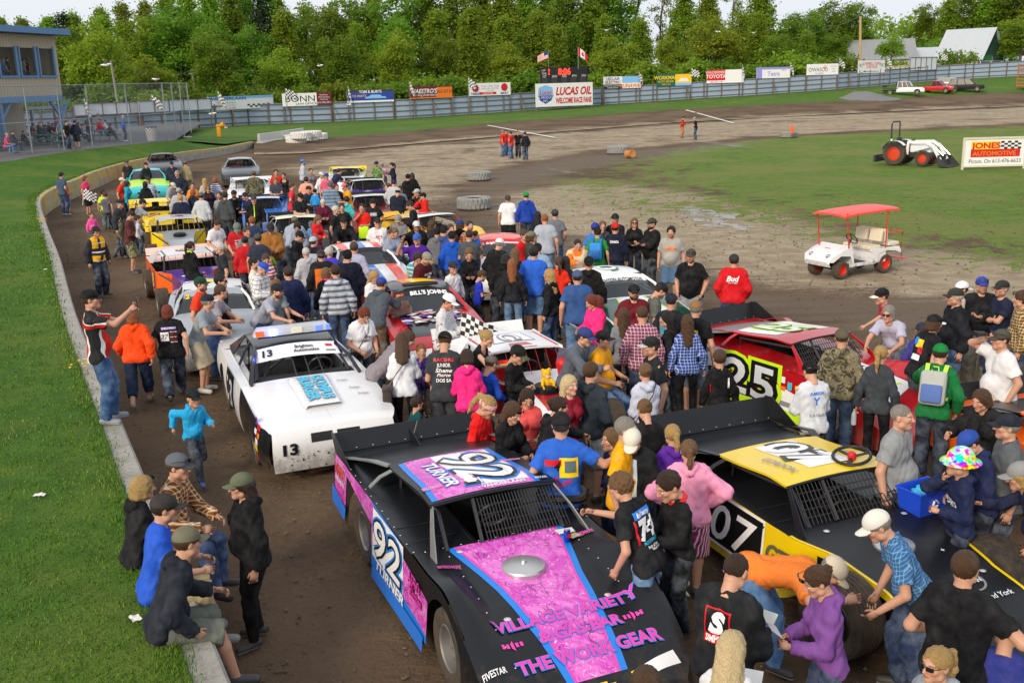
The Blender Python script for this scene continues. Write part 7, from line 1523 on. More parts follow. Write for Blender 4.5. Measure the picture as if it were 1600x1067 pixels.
def cloth_mesh(kind,pose,build,vox,mk):
 key=(kind,pose,build,vox,mk)
 if key in _PM:return _PM[key]
 base=(kind,pose,build,vox)
 if base in _PM:V,F,tc,nm=_PM[base]
 else:
  K=skel(pose,build);B=BUILD[build];li=B[5];gi=B[2];mg=.010+vox*.35;T=K['T'];nm={'tee':'shirt','long':'shirt','hoodie':'hoodie','jacket':'jacket','tank':'top','polo':'shirt','jeans':'trousers','tight':'leggings','shorts':'shorts','capri':'trousers','shoeR':'shoe','shoeL':'shoe','dress':'dress'}[kind]
  def f(P):
   if kind in('jeans','tight','shorts','capri'):
    lo_={'jeans':1.0,'tight':1.0,'capri':.72,'shorts':0}[kind];tight=kind=='tight';ds=[]
    for n in 'RL':
     h,k,fo=K[n+'h'],K[n+'k'],K[n+'f'];a=.088*gi+mg*.8;w=(.058*li+mg*.6)if tight else(.070*li+mg if kind!='shorts' else .092*li+mg)
     if kind=='shorts':u=(k-h)/np.linalg.norm(k-h);ds.append(np.maximum(cone_d(P,h,k+u*.08,a,w+.008),(P-h)@u-.46*(1 if np.abs(POSE[pose]['lean'])<100 else 1)))
     else:
      e=k+(fo-k)*lo_;u=(fo-k)/np.linalg.norm(fo-k);an=(.040+mg*.6)if tight else(.062*li+mg*.6);c=k*.65+fo*.35
      ds.append(np.maximum(sunion([cone_d(P,h,k,a,w),cone_d(P,k,c,w,w if not tight else .060*li+mg*.5),cone_d(P,c,e,w if not tight else .058*li+mg*.5,an)],.02),(P-k)@u-.425*lo_-(-.0 if lo_<1 else .0)))
    d,Q,Qp=torso_d(P,K,B,mg*.8);d=smin(smin(ds[0],ds[1],.015),np.maximum(d,np.maximum(Qp[:,2]-.06,-.13-Qp[:,2])),.02)
    return d+(crease(P,.0055)if not tight else crease(P,.0012))
   if kind[:4]=='shoe':
    ds=[]
    for n in kind[4]:
     fo,fd=K[n+'f'],K[n+'fd'];a=fo+A3(0,0,-.030)-fd*.045;b=fo+A3(0,0,-.042)+fd*.155;ds.append(np.maximum(np.minimum(cone_d(P,a,b,.047,.040),cone_d(P,a,fo+A3(0,0,.01),.046,.044)),P[:,2]-fo[2]-.015))
    return ds[0]
   thick={'hoodie':.011,'jacket':.011}.get(kind,.005);d,Q,Qp=torso_d(P,K,B,mg+thick)
   hem={'tank':-.06,'polo':-.11,'jacket':-.09,'hoodie':-.10,'dress':-.36}.get(kind,-.11);fl=np.maximum(0,.05-Q[:,2])*.12;d=np.maximum(d-fl,hem+.006*np.sin(np.arctan2(Q[:,1],Q[:,0])*5)-Q[:,2])if kind in('tee','long','polo','tank')else np.maximum(d-fl*.3,hem-Q[:,2])
   if kind in('hoodie','jacket'):d=np.where(Q[:,2]<hem+.05,d+.006,d)
   nb=A3(0,.045,.575)if kind!='tank' else A3(0,.08,.52);d=np.maximum(d,-(np.linalg.norm((Q-nb)*A3(1,1.0,1.15),axis=1)-(.070 if kind not in('tank',)else .11)));d=np.maximum(d,Q[:,2]-.575)
   if kind!='tank':
    for n in 'RL':
     s_,e,w=K[n+'s'],K[n+'e'],K[n+'w'];r0=.050*li+mg+thick*.8;u=(e-s_)/np.linalg.norm(e-s_);si=s_+u*.015+T@A3((-.022 if n=='R' else .022),0,-.01)
     if kind in('tee','polo'):sl=np.maximum(cone_d(P,si,e,r0,.056*li+mg+.012),(P-s_)@u-.20)
     else:v=(w-e)/np.linalg.norm(w-e);sl=sunion([cone_d(P,si,e,r0,.050*li+mg+thick),cone_d(P,e,w,.050*li+mg+thick,.038*li+mg+thick*.7)],.02);sl=np.maximum(sl,(P-e)@v-.250)
     d=smin(d,sl,.025)
   if kind=='hoodie':X=Q.copy();X[:,0]=np.abs(X[:,0]);d=smin(d,sunion([cone_d(X,A3(.075,.02,.545),A3(.06,-.07,.545),.026,.038),cone_d(X,A3(.06,-.07,.545),A3(0,-.105,.50),.038,.048)],.03),.02)
   if kind in('jacket','polo'):X=Q.copy();X[:,0]=np.abs(X[:,0]);d=smin(d,cone_d(X,A3(.055,.035,.545),A3(.0,-.075,.56),.015,.018),.015)
   return d+crease(P,.0065 if kind in('hoodie','jacket','long')else .005)
  pts=np.array([v for k,v in K.items()if isinstance(v,np.ndarray)and v.shape==(3,)and not k.endswith('fd')]);lo,hi=pts.min(0)-.3,pts.max(0)+.3;lo[2]=-.03
  if kind[:4]=='shoe':q=K[kind[4]+'f'];lo,hi=q-A3(.25,.25,.1),q+A3(.25,.25,.08)
  V,F=nets(f,lo,hi,vox if kind[:4]!='shoe' else min(vox,.014));tc=(V-K['pel'])@K['T']
  _PM[base]=(V,F,tc,nm)
 _PM[key]=np_mesh(nm,V,F,[M_shoe if kind[:4]=='shoe' else get_cloth(mk)],tc);return _PM[key]
SKIN={'a':(.56,.31,.21),'b':(.47,.25,.165),'r':(.55,.26,.175),'d':(.36,.185,.115),'p':(.64,.38,.27)}
HAIRC={'k':(.010,.008,.008),'b':(.035,.018,.010),'m':(.075,.038,.018),'l':(.16,.09,.04),'y':(.42,.28,.11),'w':(.62,.50,.30),'g':(.25,.24,.23),'s':(.55,.54,.52),'r':(.16,.03,.012),'o':(.26,.09,.03)}
def hx(c):
 if len(c)==3:c=''.join(x*2 for x in c)
 return srgb(c)
def setc(o,c,a=1.0):o.color=(c[0],c[1],c[2],a);return o
PEOPLE=[]
def person(px,py,H,face,pose,build,top,bot,hair,hat,label,z=0.0,skin='a',beard=0.0,shoe='2a2a2c',group='people gathered round the race cars',extra=None,glasses=None,headset=False,world=None,name='person'):
 """(px, py) is where the photograph shows the crown of the head; H the standing height; face 0 = towards the camera, 90 = to the right"""
 K=skel(pose,build);s=H/1.72;tp=K['top']*s
 W=at(px,py,z+tp[2])if world is None else Vector(world);phi=math.atan2(-W.y,-W.x)+R(face);rz=phi-math.pi/2
 c,n=math.cos(rz),math.sin(rz);loc=Vector((W.x-(c*tp[0]-n*tp[1]),W.y-(n*tp[0]+c*tp[1]),z))if world is None else Vector((W.x,W.y,z))
 D=loc.length;vox=.0125 if D<13.5 else(.017 if D<22 else .025)
 o=link(name,body_mesh(pose,build,vox));o.location=loc;o.rotation_euler=(0,0,rz);o.scale=(s,s,s);sk=SKIN[skin];setc(o,sk,beard)
 tag(o,label,'person',group)
 def wear(kind,col,mk):q=link('',cloth_mesh(kind,pose,build,vox,mk),o);q.name=q.data.name.split('.')[0];setc(q,hx(col));return q
 tk=top.split(':');q=wear(tk[0],tk[1],tk[2]if len(tk)>2 else 'plain');o['_top']=1;shirt=q
 if bot:bk=bot.split(':');wear(bk[0],bk[1],bk[2]if len(bk)>2 else('denim' if bk[0]=='jeans' and bk[1]not in('111','222')else 'plain'))
 wear('shoeR',shoe,'plain');wear('shoeL',shoe,'plain')
 HMx=Matrix(K['Hm'].tolist()).to_4x4();HMx=Matrix.Translation(Vector(K['hc']))@HMx@Matrix.Scale(K['hs'],4)
 def onhead(kind,col,name=None,brim=None):
  ms=head_part(kind);a=link(ms[0].name.split('.')[0],ms[0],o,HMx);setc(a,col)
  if len(ms)>1:b=link('brim',ms[1],a);setc(b,brim or col)
  return a
 if hair:hk=hair.split(':');onhead(hk[0]+('_u' if hat and hat[:3]in('cap','buc')else ''),HAIRC[hk[1]])
 if hat:hk=hat.split(':');onhead(hk[0],hx(hk[1]),None,hx(hk[2])if len(hk)>2 else None)
 if glasses:onhead(glasses,(0,0,0))
 if headset:onhead('headset',(0,0,0))
 del o['_top']
 if extra:extra(o,K,s,shirt)
 PEOPLE.append(o);return o
def tfn(shirt,K,back=True,z0=.30):
 """maps (u, v) on the wearer's back or chest to the cloth's surface"""
 if 'bvh' not in shirt.data:pass
 me=shirt.data;key=me.name
 if key not in _BV:_BV[key]=BVHTree.FromPolygons([v.co for v in me.vertices],[p.vertices for p in me.polygons])
 bv=_BV[key];T=Matrix(K['T'].tolist());pel=Vector(K['pel']);sg=-1 if back else 1
 def f(u,v,off=0):
  a=pel+T@Vector((-u*sg*1.0 if not back else u,sg*.6,z0+v));d=T@Vector((0,-sg,0));h=bv.ray_cast(a,d)
  if h[0]is None:h=(pel+T@Vector((u if back else-u,sg*.15,z0+v)),)
  return h[0]-d*(.006+off)
 return f
_BV={}
def subdiv_text(mb,txt,fn,u,v,h,**k):put_text(mb,txt,fn,u,v,h,**k)
def prints(o,K,shirt,items,back=True,z0=.30):
 fn=tfn(shirt,K,back,z0)
 for it in items:
  if it[0]=='rect':_,m,u0,v0,u1,v1,of=it;mb=MB();put_poly(mb,[(u0,v0),(u1,v0),(u1,v1),(u0,v1)],fn,off=of,n=8);mb.build('print',m,shirt,ang=3)
  else:txt,m,u,v,h=it[:5];kw=dict(it[5])if len(it)>5 else{};kw.setdefault('bold',.03);of=kw.pop('off',.003);mb=MB();put_text(mb,txt,fn,u,v,h,off=of,**kw);mb.build('print',m,shirt,smooth=False)
CROP=dict(A=(0,240,4),B=(300,230,6.154),C=(500,230,6.154),D=(700,230,4),E=(1000,240,2.667),F=(200,380,5.333),G=(440,380,5.333),H=(640,360,5.333),I=(880,360,5.333),J=(100,440,5.333),K=(340,480,4.103),L=(540,500,5.333),M=(740,500,5.333),N=(940,480,4.85),O=(800,620,4.447),P=(1080,640,2.498),Q=(1200,430,3.952),R=(160,600,2.285),S=(760,740,3.264),T=(0,0,4),V=(800,0,4),W=(400,0,4),X=(0,0,1))
ROWS='''
R 145 328|1.68 105 wall f|hoodie:16161a|tight:111|mid:y||blonde woman in a black hoodie sitting on the wall, green sunglasses on her head|z=.27 gl=glasses_up
R 270 248|1.80 62 wall m|long:c9802a:plaid_o|jeans:2f4a78|short:m|cap:5c6068:3a3c40|man in an orange plaid shirt and grey cap sitting on the wall|z=.27 gl=glasses_up
R 222 392|1.80 92 wall m|tee:2456c8|shorts:b0a27c|short:b|cap:33302e|man in a bright blue T-shirt and khaki shorts sitting on the wall|z=.27 shoe=8c8c8c
R 302 508|1.80 96 wall2 m|hoodie:20242f|shorts:666a62|short:m|cap:6e6a58|man in a dark navy hoodie and grey shorts sitting nearest the camera on the wall|z=.27 shoe=3a3c42
R 492 318|1.70 -82 hip1 g|hoodie:0f0f12|tight:0b0b0d|long:b|cap:5f6650|woman all in black with an olive cap standing before the seated men|gl=glasses
R 322 20|1.32 25 run c|hoodie:25a4dc|jeans:30343e|buzz:m|cap:14161c|boy in a turquoise hoodie and dark cap running|shoe=4a6ab0
J 205 66|1.82 82 phone m|tee:cc2418:race|jeans:2f5688|short:m|cap:101014|man in a red and black racing jersey on the wall holding up a phone|z=.8 shoe=8a90a0 x=photo
J 565 235|1.66 168 walk g|hoodie:f04a10|capri:1c2a44|mid:o||woman in a bright orange hoodie and cuffed jeans walking away|shoe=9a8a78
J 855 195|1.66 176 walk g|tee:141418|jeans:141c34|mid:r||red-haired woman in a black printed T-shirt walking away beside the orange hoodie|x=blackback
J 1195 106|1.78 70 elbow m|tee:8d979f|shorts:b9ae97|short:g|cap:20242e:d0d0d4|moustached man in a grey T-shirt and patterned cap leaning on the white car|shoe=c8c8c4 beard=.35
F 600 280|1.82 68 stand m|tee:e8401c|jeans:2c4a74|short:m|cap:10402c|bearded man in an orange-red T-shirt and green cap by the silver-grey car|beard=.7
F 765 260|1.82 72 pock m|tank:14161c|jeans:222a3a|short:k||man in sunglasses and a black sleeveless top by the silver-grey car|gl=glasses
F 770 345|1.78 74 elbow m|tee:98929e|jeans:35558a|short:m||balding man in a lilac-grey T-shirt behind the moustached man|beard=.2
F 1245 338|1.80 55 lean m|tee:a3a6b6|jeans:34486c|short:b|cap:1c1c2c|bearded man in a pale grey T-shirt and dark cap with a red badge|beard=.9
F 1232 300|1.68 150 stand f|tee:7d868f|jeans:30405c|long:l||long-haired woman in a grey top behind the bearded man with a dark cap|
F 1140 163|1.74 60 hold h|jacket:d8d8da:check2|jeans:2a2c34|short:s|cap:2a52b8|elderly man in a white and chequered jacket and blue cap|
F 1045 115|1.76 78 cross m|tee:d8d4cc|jeans:2c3c5a|short:k||dark-haired man in a white T-shirt left of the chequered jacket|beard=.4
F 1150 95|1.66 15 hold f|tee:c83a4c:stripe_w|jeans:2c3c5a|short:m||woman in a red and white striped top behind the blue cap|
F 1075 10|1.40 40 look c|tee:16181e|jeans:1c2230|short:b||boy in black in front of the tan jacket|
F 1165 35|1.25 165 stand c|tee:98c048|jeans:2a3a5a|pony:l||small girl in lime green beside the tan jacket|
B 752 738|1.84 0 hold h|jacket:a06a30|jeans:2c3a50|short:g|cap:2c2622|smiling man in a tan work jacket and dark cap|
F 1330 193|1.80 190 stand h|long:1a2348|jeans:17203a|short:b||broad man in a navy sweater seen from behind|
F 1480 38|1.64 192 stand g|hoodie:b4b4bc|jeans:4a6a98|short:s||grey-haired person in a pale grey hoodie seen from behind|shoe=b8b8bc
G 325 55|1.72 185 stand h|jacket:f07a28:two|jeans:3a4454|short:b||person in an orange-yoked black jacket with a headband|hat=band:555
G 395 35|1.62 160 stand g|long:4a3ab4|jeans:333a50|curly:s||white-haired woman in a violet top|
G 365 205|1.62 185 stand f|hoodie:16161e:plain|jeans:8a8f98|mid:l||light-haired woman in a black top with a pink collar|x=pinkcollar
G 445 180|1.82 186 stand m|hoodie:bcc0c8:stripe_g|jeans:2b4a74|short:b||young man in a grey diagonally striped hoodie seen from behind|
G 545 55|1.84 180 stand h|jacket:0f1428|jeans:17181c|short:k|cap:0c0c10|tall man in a long navy jacket and black cap seen from behind|
G 600 -10|1.80 175 stand m|long:6a70c0:check|jeans:222c44|short:m||brown-haired man in a blue checked shirt beside the navy jacket|
G 785 238|1.64 35 hold f|tee:e6e6ea|jeans:141418|long:y||blonde woman in a white T-shirt beside the red and black stock car|
G 835 285|1.74 150 reach m|hoodie:4c545e|jeans:6a5030|short:m|cap:28409c|boy in a slate grey hoodie and blue cap leaning to the red car|
G 700 555|1.68 30 down g|tee:e4e4e8|jeans:16161a|curly:r||red-haired woman in a white T-shirt with a black cola bag|beard=0 x=colabag
G 1000 752|1.70 178 hold f|long:e0e2ea|tight:101014|long:m||woman in a white long-sleeved top with a brown shoulder bag|x=brownbag
G 1085 735|1.80 95 bend2 m|hoodie:857c84|jeans:20343a|short:m||man in a mauve-grey sweater bending over behind the white top|
G 1160 840|1.28 8 chin c|jacket:4a2a8a:flor|jeans:2c2050|short:o||small red-haired girl in a purple flowered jacket|shoe=d08090
L 730 465|.98 150 stand k|jacket:2c211c|jeans:141418|buzz:l||toddler in a dark brown jacket seen from behind|
L 590 640|.95 120 stand k|jacket:124a4e|jeans:1a1c20|short:b||toddler in a teal jacket beside the brown shoulder bag|
L 830 100|1.82 172 down m|tee:33363c|shorts:3c3e44|short:m|capback:121214|man in a charcoal printed T-shirt and black backward cap|x=junior
L 1010 245|1.62 178 hold f|hoodie:f42a86|tight:111116|mid:b||dark-haired woman in a bright pink hoodie seen from behind|
G 1415 428|1.78 68 hold m|long:d4d4d8:camo2|jeans:1c1e24|short:b|cap:e8e8ea|man in a white camouflage top and white cap holding a chequered flag|x=flagman skin=r
L 1190 88|1.70 70 reach f|tank:141418|jeans:16161a|bun:y||blonde woman in a black strappy top|skin=p
L 1225 300|1.36 140 look c|jacket:1648b4|jeans:1c1c24|buzz:m|cap:6a625c|boy in a royal blue jacket and brown cap|
M 395 220|1.50 62 hold c|long:17171a|jeans:17171c|short:b|cap:16181a:4a5a38|boy in black with a camouflage-brimmed cap at the white and red car|
L 1225 655|1.50 60 down c|hoodie:e01a1a|jeans:24304a|pony:y||girl in a red hoodie with a pink headband|hat=band:e8a8b0
L 1420 700|1.66 45 hold f|hoodie:101014|jeans:17181c|long:m||woman in black with sunglasses on her brown hair|gl=glasses_up
L 1520 590|1.60 10 hold f|tee:ee5a5a|jeans:1c2230|long:b||young woman with glasses in a coral top|
M 720 640|1.72 110 reachL f|hoodie:131318|jeans:16161c|bun:b||woman with piled-up dark hair in a black hoodie|
M 800 462|1.70 40 stand f|tee:8a1028|jeans:1c1c24|long:w||platinum blonde woman in a loose crimson top|skin=p
M 725 765|1.84 180 armR m|tee:2a62c8|jeans:131316|short:k|capback:1e1e22|man in a blue printed T-shirt with a black suit tied at his waist|x=blueback
M 975 348|1.78 150 pock m|hoodie:2c343e|shorts:4a5a72:check|short:m||brown-haired man in a charcoal hoodie and checked shorts|
M 945 66|1.80 60 reach m|jacket:5a616e|jeans:40587e|short:b|cap:303c78|man in a grey jacket and blue cap reaching over the hood|
M 1080 88|1.78 70 perch h|tee:eca41a|jeans:3f6496|short:b|cap:17171a|man in a mustard shirt sitting on a tyre behind the grey jacket|
M 1430 360|1.66 200 chin f|hoodie:c4c8dc|jeans:2c3c60|bun:l||blonde woman in a pale lavender hoodie with a shoulder strap|x=strap
M 1480 140|1.80 -70 stand m|tee:1c2126|jeans:1e2a40|short:m|cap:202226:b8b8b8|man in a dark T-shirt and a two-tone trucker cap|gl=glasses_up beard=.3
M 1415 660|1.66 -160 hold f|tee:161216|jeans:1c2030|bun:l||woman with a messy blonde bun in a dark top|
M 1270 810|1.78 80 stand m|tee:f0ac10|jeans:30406a|short:g||grey-haired man in sunglasses and a golden yellow T-shirt|gl=glasses
M 1310 940|1.72 -12 down m|jacket:12161a|jeans:1c2430|short:g|cap:d8d4c4|older man in a cream cap and open black jacket|x=openshirt
M 1150 905|1.42 -60 stand c|long:1c2448|capri:2a3454|mid:l||girl peering out beside the golden yellow T-shirt|
O 735 530|1.74 -120 reach m|tee:17191e|jeans:6f92bc|curly:l||curly-haired man in a black shirt numbered 74 leaning on the black car|x=back74
O 1050 532|1.62 -60 hold c|jacket:141417|jeans:131318|short:b||boy in a black jacket with a red collar|x=redcollar
O 1115 192|1.60 200 stand f|hoodie:5c28a0|jeans:1c2230|pony:y||blonde girl in a violet hoodie with a high ponytail|
O 1230 298|1.64 185 hips g|hoodie:f09cc0|shorts:b04a78:vstripe|pony:l||woman in a pale pink hoodie and striped shorts|shoe=30343a
N 165 5|1.66 185 stand f|long:7a7c84|tight:131316|long:m||long-haired woman in a grey sweater seen from behind|
N 310 -10|1.80 178 stand m|long:b4304a:plaid_r|jeans:2c3a58|buzz:m||man in a red and white plaid shirt seen from behind|
N 500 35|1.68 -100 stand f|long:141216|jeans:17181e|long:k||black-haired woman in a black top|
N 650 58|1.68 190 stand f|long:2458b8:plaid_b|tight:0e0e11|long:m||woman in a blue plaid shirt and black leggings|shoe=b08a78
N 715 -52|1.80 168 stand m|polo:16161a|shorts:a8b0bc:plaid_w|short:g|cap:8a6a44:e87820|man in a black shirt with an orange-peaked cap and plaid shorts|x=roundlogo
N 895 320|1.45 190 stand c|jacket:111115|jeans:131318|short:m||boy in a black tracksuit with white sleeve flashes|x=flash
I 590 450|1.78 10 stand h|polo:6a1420|jeans:2a2e3a|short:k|cap:16161a|bearded man in a maroon polo shirt and sunglasses|gl=glasses beard=1
I 850 445|1.80 100 down m|polo:5e625c|jeans:2c3038|short:b|cap:1c1c24|man in an olive grey shirt bending his head|beard=.5
I 900 525|1.78 170 stand m|tee:1a2028|jeans:24324a|buzz:b|cap:1c2438|man in a dark T-shirt with a printed back and navy cap|x=greyback
I 1065 155|1.84 -12 pock h|polo:131316|shorts:8e9098|short:o|cap:4a4238|red-bearded man in a black work shirt and grey shorts|gl=glasses_up beard=.6
I 1425 198|1.78 176 pock h|jacket:cc141e|jeans:24427a|short:b|cap:33312e|man in a red jacket with a white printed word on its back|x=bud
D 1395 497|1.76 -8 stand h|tee:a6a49e|shorts:4f6a8c|curly:k||stout man in a grey T-shirt and denim shorts|beard=.5 x=cheddar
D 1275 443|1.84 -55 cross h|long:121215|jeans:17171a|short:k|cap:3a4038|bearded man in black with crossed arms|beard=1
D 1165 443|1.70 -5 carry f|jacket:131316|jeans:141418|long:l||fair-haired woman in black with sunglasses|gl=glasses
D 1045 415|1.80 5 cross m|polo:16161a|jeans:1c2026|short:k|cap:1c1c20|man in a black shirt and cap behind the red cap|beard=.5
D 1045 473|1.78 172 stand m|jacket:141a30|jeans:1a2036|short:b|cap:d01c1c|man in a navy jacket with red sleeves and a red cap|x=canada
D 965 462|1.66 15 chin f|long:4a4a4c|jeans:2a3040|long:l||young woman behind the blue cap, hand at her mouth|
D 920 472|1.76 150 stand m|tee:3a74c4|jeans:2c3c60|short:b|cap:24389c|man in a light blue T-shirt and blue cap|
D 935 503|1.68 170 stand m|tee:2c8a3c|jeans:2c3444|short:b|cap:14161a|boy in a green T-shirt wearing a blue backpack|x=bluepack
D 812 578|1.66 15 reach g|jacket:f07a1c:plain|jeans:2c3448|bun:b||woman in a cream vest with orange sleeves|x=vest
D 668 388|1.80 180 pock m|tee:6c7078|jeans:3a5f92|short:b|cap:3c4046|man in a slate T-shirt and cap at the edge of the crowd|
D 605 418|1.84 178 stand h|tee:a6aeba|jeans:6a8296|buzz:o||big man in a pale grey T-shirt seen from behind|
D 560 402|1.66 182 stand f|long:18182c|tight:141418|long:k||black-haired woman beside the big man in pale grey|
D 372 298|1.70 178 stand h|tee:e8e8ec|shorts:17181c|short:b|capback:4a4440|person in a white T-shirt and black shorts near the tyre|
D 487 280|1.78 182 stand m|hoodie:1a3fa0|jeans:14161c|buzz:b|cap:18904c|man in a royal blue hoodie and green cap near the tyre|
D 690 685|1.68 185 stand f|tee:e6301a|jeans:1c2848|pony:m||woman with a brown ponytail in a red-orange top|
D 735 683|1.66 175 stand f|long:26222a|jeans:1c2030|long:k||dark-haired woman beside the red-orange top|
D 535 622|1.84 172 stand h|polo:2a62d0|shorts:5a7eaa|short:k||tall man in a bright blue polo shirt and denim shorts|
D 400 698|1.68 178 stand f|jacket:1a1c22|jeans:6a8cb4|long:o||woman with long auburn hair in a black jacket and jeans|
D 420 632|1.66 160 stand f|long:16161a|jeans:17181c|long:l||light brown haired woman in black behind the auburn hair|
D 632 762|1.68 -120 stand f|hoodie:111318|jeans:26406a|long:y||blonde woman in a black hoodie looking left|
D 808 768|1.80 180 stand h|polo:33548c|jeans:5f86b4|short:b|cap:44587c|stout man in a dusty blue shirt and faded cap seen from behind|
D 880 682|1.80 176 stand m|hoodie:141416|jeans:16181c|short:k|capback:141416|man in a black hoodie by the white and green car|
D 225 772|1.30 100 hold c|tee:2438c0|jeans:131318|short:m||boy in a bright blue T-shirt writing on a card|
D 133 636|1.58 5 hold c|long:131318|jeans:131318|short:l||big boy in black holding a phone|x=boyphone
D 30 712|1.50 30 stand c|long:dcdce0|jeans:30384a|short:m|cap:2c2c38|boy in a white long-sleeved top and dark cap|
D 330 572|1.78 140 look h|jacket:131316|jeans:1c1e24|short:g|cap:e4e4e8|man in a black jacket and white cap holding a poster|x=poster
D 520 525|1.76 100 stand m|tee:3e403c|jeans:2c3446|mid:m|cap:6c6e58|long-haired person in a grey shirt and camouflage cap|
D 478 518|1.76 40 stand m|tee:c81c24|jeans:1c2030|short:m||man in a red shirt under a black jacket|
D 560 600|1.70 190 stand h|tee:8fa8c8|jeans:2c3c60|short:b|cap:14161a|person in a pale blue shirt behind the bright blue polo|
D 130 518|1.78 170 carry m|tee:4a4e54|jeans:26304a|buzz:b||man in a dark grey T-shirt carrying a toddler|
D 172 520|.95 150 stand k|tee:1f5cc8|jeans:2a3a60|buzz:b||toddler in a blue shirt held up by the man in dark grey|z=.75
D 75 455|1.74 160 stand m|hoodie:16181e|jeans:20242c|mid:m|cap:1c3a74|long-haired person in a black hoodie and blue cap|
D 135 460|1.78 20 stand m|long:e07020:plaid_o|jeans:2a3040|short:b||bearded man in an orange patterned shirt|beard=.8
D 22 525|1.74 178 stand m|hoodie:1a55c0|jeans:222a3c|short:k|cap:16161a|person in a cobalt blue hoodie and black cap seen from behind|
H 60 25|1.78 -20 wave m|tee:4a1c8a|jeans:26304c|short:g|cap:2c62c0|man in a purple T-shirt and blue cap taking a photo|
H 75 195|1.66 15 down g|tank:4aa0a8:stripe_p|jeans:2a3a5c|mid:b||woman in a turquoise striped top looking down|
H 165 193|1.78 55 down h|tee:4a141c|jeans:2c303c|short:g|cap:8a8a78|bearded man in a maroon T-shirt and pale camouflage cap|beard=.6 x=maroonlogo
H 810 200|1.72 150 reach f|hoodie:111114|jeans:141418|mid:k||dark-haired woman in a black hood signing a card|
H 1495 545|1.66 -60 hold g|hoodie:f42a7c|jeans:32466c|mid:r||woman in a hot pink hoodie holding a clipboard|x=clipboard
H 1560 545|1.62 -70 stand f|long:2c2c34|jeans:26304a|mid:r||red-brown haired woman beside the hot pink hoodie|
C 725 785|1.68 20 hold f|jacket:8694ac|jeans:4a5468|short:l||older woman in a pale blue-grey jacket|
C 680 788|1.64 45 stand f|hoodie:8f98ae|jeans:3a4458|short:m||woman with glasses left of the plaid shirted man|
C 745 655|1.78 -5 hold m|long:2a2c34:plaid_k|jeans:3c4048|short:g|cap:8a8a80|man in a dark plaid shirt and grey cap|
C 925 710|1.74 10 point h|jacket:131316|jeans:22242c|short:b|cap:c8ccd0|man in a black jacket over an orange shirt|skin=d
C 805 860|1.20 -60 look c|tee:2c4a9a:stripe_w|jeans:26304a|buzz:b|cap:2450b0|small boy in a blue striped shirt and blue cap|
C 845 525|1.78 -90 hold m|jacket:131317|jeans:1c1e24|short:b||man in a black jacket with white sleeve print signing papers|x=papers
C 1075 705|1.64 120 stand f|hoodie:33353c|jeans:2a3040|long:m||woman with brown hair and a dark grey hood|
C 1125 770|1.72 160 stand m|hoodie:6a6c70|jeans:30384a|short:b|cap:16161a|person in a grey hoodie and black cap beside the denim blue hoodie|
C 1190 755|1.76 150 stand m|hoodie:3c4c84|jeans:2a3448|short:b|cap:14141a|man in a denim blue hoodie and black cap|
C 1255 740|1.70 25 stand m|tee:5a3a34|jeans:2c3040|short:m||man with brown hair behind the cobalt blue hoodie|
C 400 545|1.70 -10 chin m|tee:e4261c|jeans:26304a|short:b||boy in a red T-shirt carrying a lime bag|x=limebag
C 505 495|1.76 180 look m|tee:15181e|jeans:1e2430|short:k|cap:202024|man in a black T-shirt with a white back print in front of the maroon car|x=whiteprint
C 550 680|1.74 8 stand h|tee:e6e4e6|jeans:5a5c5a|short:s|cap:26202a|white-haired man in a white T-shirt with red lettering|x=racetee
C 225 675|1.78 5 lean h|long:121318|jeans:17181c|short:b|cap:1e1a1c|man in black with white sleeve stripes leaning on the striped car|
C 755 395|1.80 160 hold h|jacket:1a2030|jeans:1c2230|short:k|cap:b4b0b0|broad man in a navy jacket and pale cap by the maroon car|
C 715 318|1.72 150 look h|long:8a90a0:check|jeans:2c303c|short:b|cap:282854|person in a checked shirt and dark blue cap behind the navy jacket|
C 650 350|1.50 -60 stand c|tee:e0582c|jeans:2a3040|short:m||boy in an orange top beside the checked shirt|
C 770 372|1.70 160 stand m|tee:6a6e78|jeans:2c3040|short:b||man in a grey shirt half hidden behind the navy jacket|
C 845 258|1.76 160 stand m|hoodie:101013|jeans:141418|short:k|cap:101013|man in a black hood at the right edge of the crowd|
C 885 248|1.66 190 stand f|hoodie:141317|jeans:16161a|long:b||dark-haired woman in black beside the black hood|
C 930 402|1.72 -60 chin m|jacket:1a1a1e|jeans:24262e|short:b|cap:b0b0b4|person in black and a grey cap eating beside the red hoodie|
C 990 438|1.62 -80 chin m|hoodie:dc1c1c|jeans:24262e|short:k|cap:17171a|boy in a red hoodie and black cap eating|
C 600 152|1.70 150 reach h|polo:e8a8c4|jeans:6a7078|buzz:g||man in a pale pink shirt at the far cars|
C 540 136|1.76 -30 stand m|tee:5aa04a:camo|jeans:2c303c|short:b|cap:2a2a2c|man in a green and grey racing shirt at the far cars|
C 688 148|1.68 -100 stand f|jacket:141a34|jeans:16181e|pony:k||dark-haired woman in a navy jacket at the far cars|
C 185 205|1.78 120 lean m|tee:1a2140|jeans:20283c|short:b||man in a navy T-shirt leaning over the far white car|
C 220 352|1.76 -70 hold m|tee:e8a01c|jeans:30343e|short:b|cap:dc6a74:e8e8e8|man in a mustard yellow T-shirt and pink and white cap|
C 155 355|1.72 20 stand m|tee:2a2024|jeans:26283a|short:m||man in a dark shirt left of the mustard T-shirt|
C 95 330|1.82 175 stand h|long:7c98b4:stripe_g|jeans:2a3040|short:m|capback:5a6270|man in a blue striped jumper seen from behind|
C 255 470|1.50 165 stand c|hoodie:46b8bc|jeans:26304a|short:b||boy in an aqua hoodie|
C 150 562|1.76 70 stand m|tee:1c1e22|jeans:26282e|short:s||grey-haired man in a black T-shirt|
C 210 545|1.62 -5 stand m|tee:1c1e20|jeans:26282e|short:b||young man in a black and lime T-shirt|x=limeprint
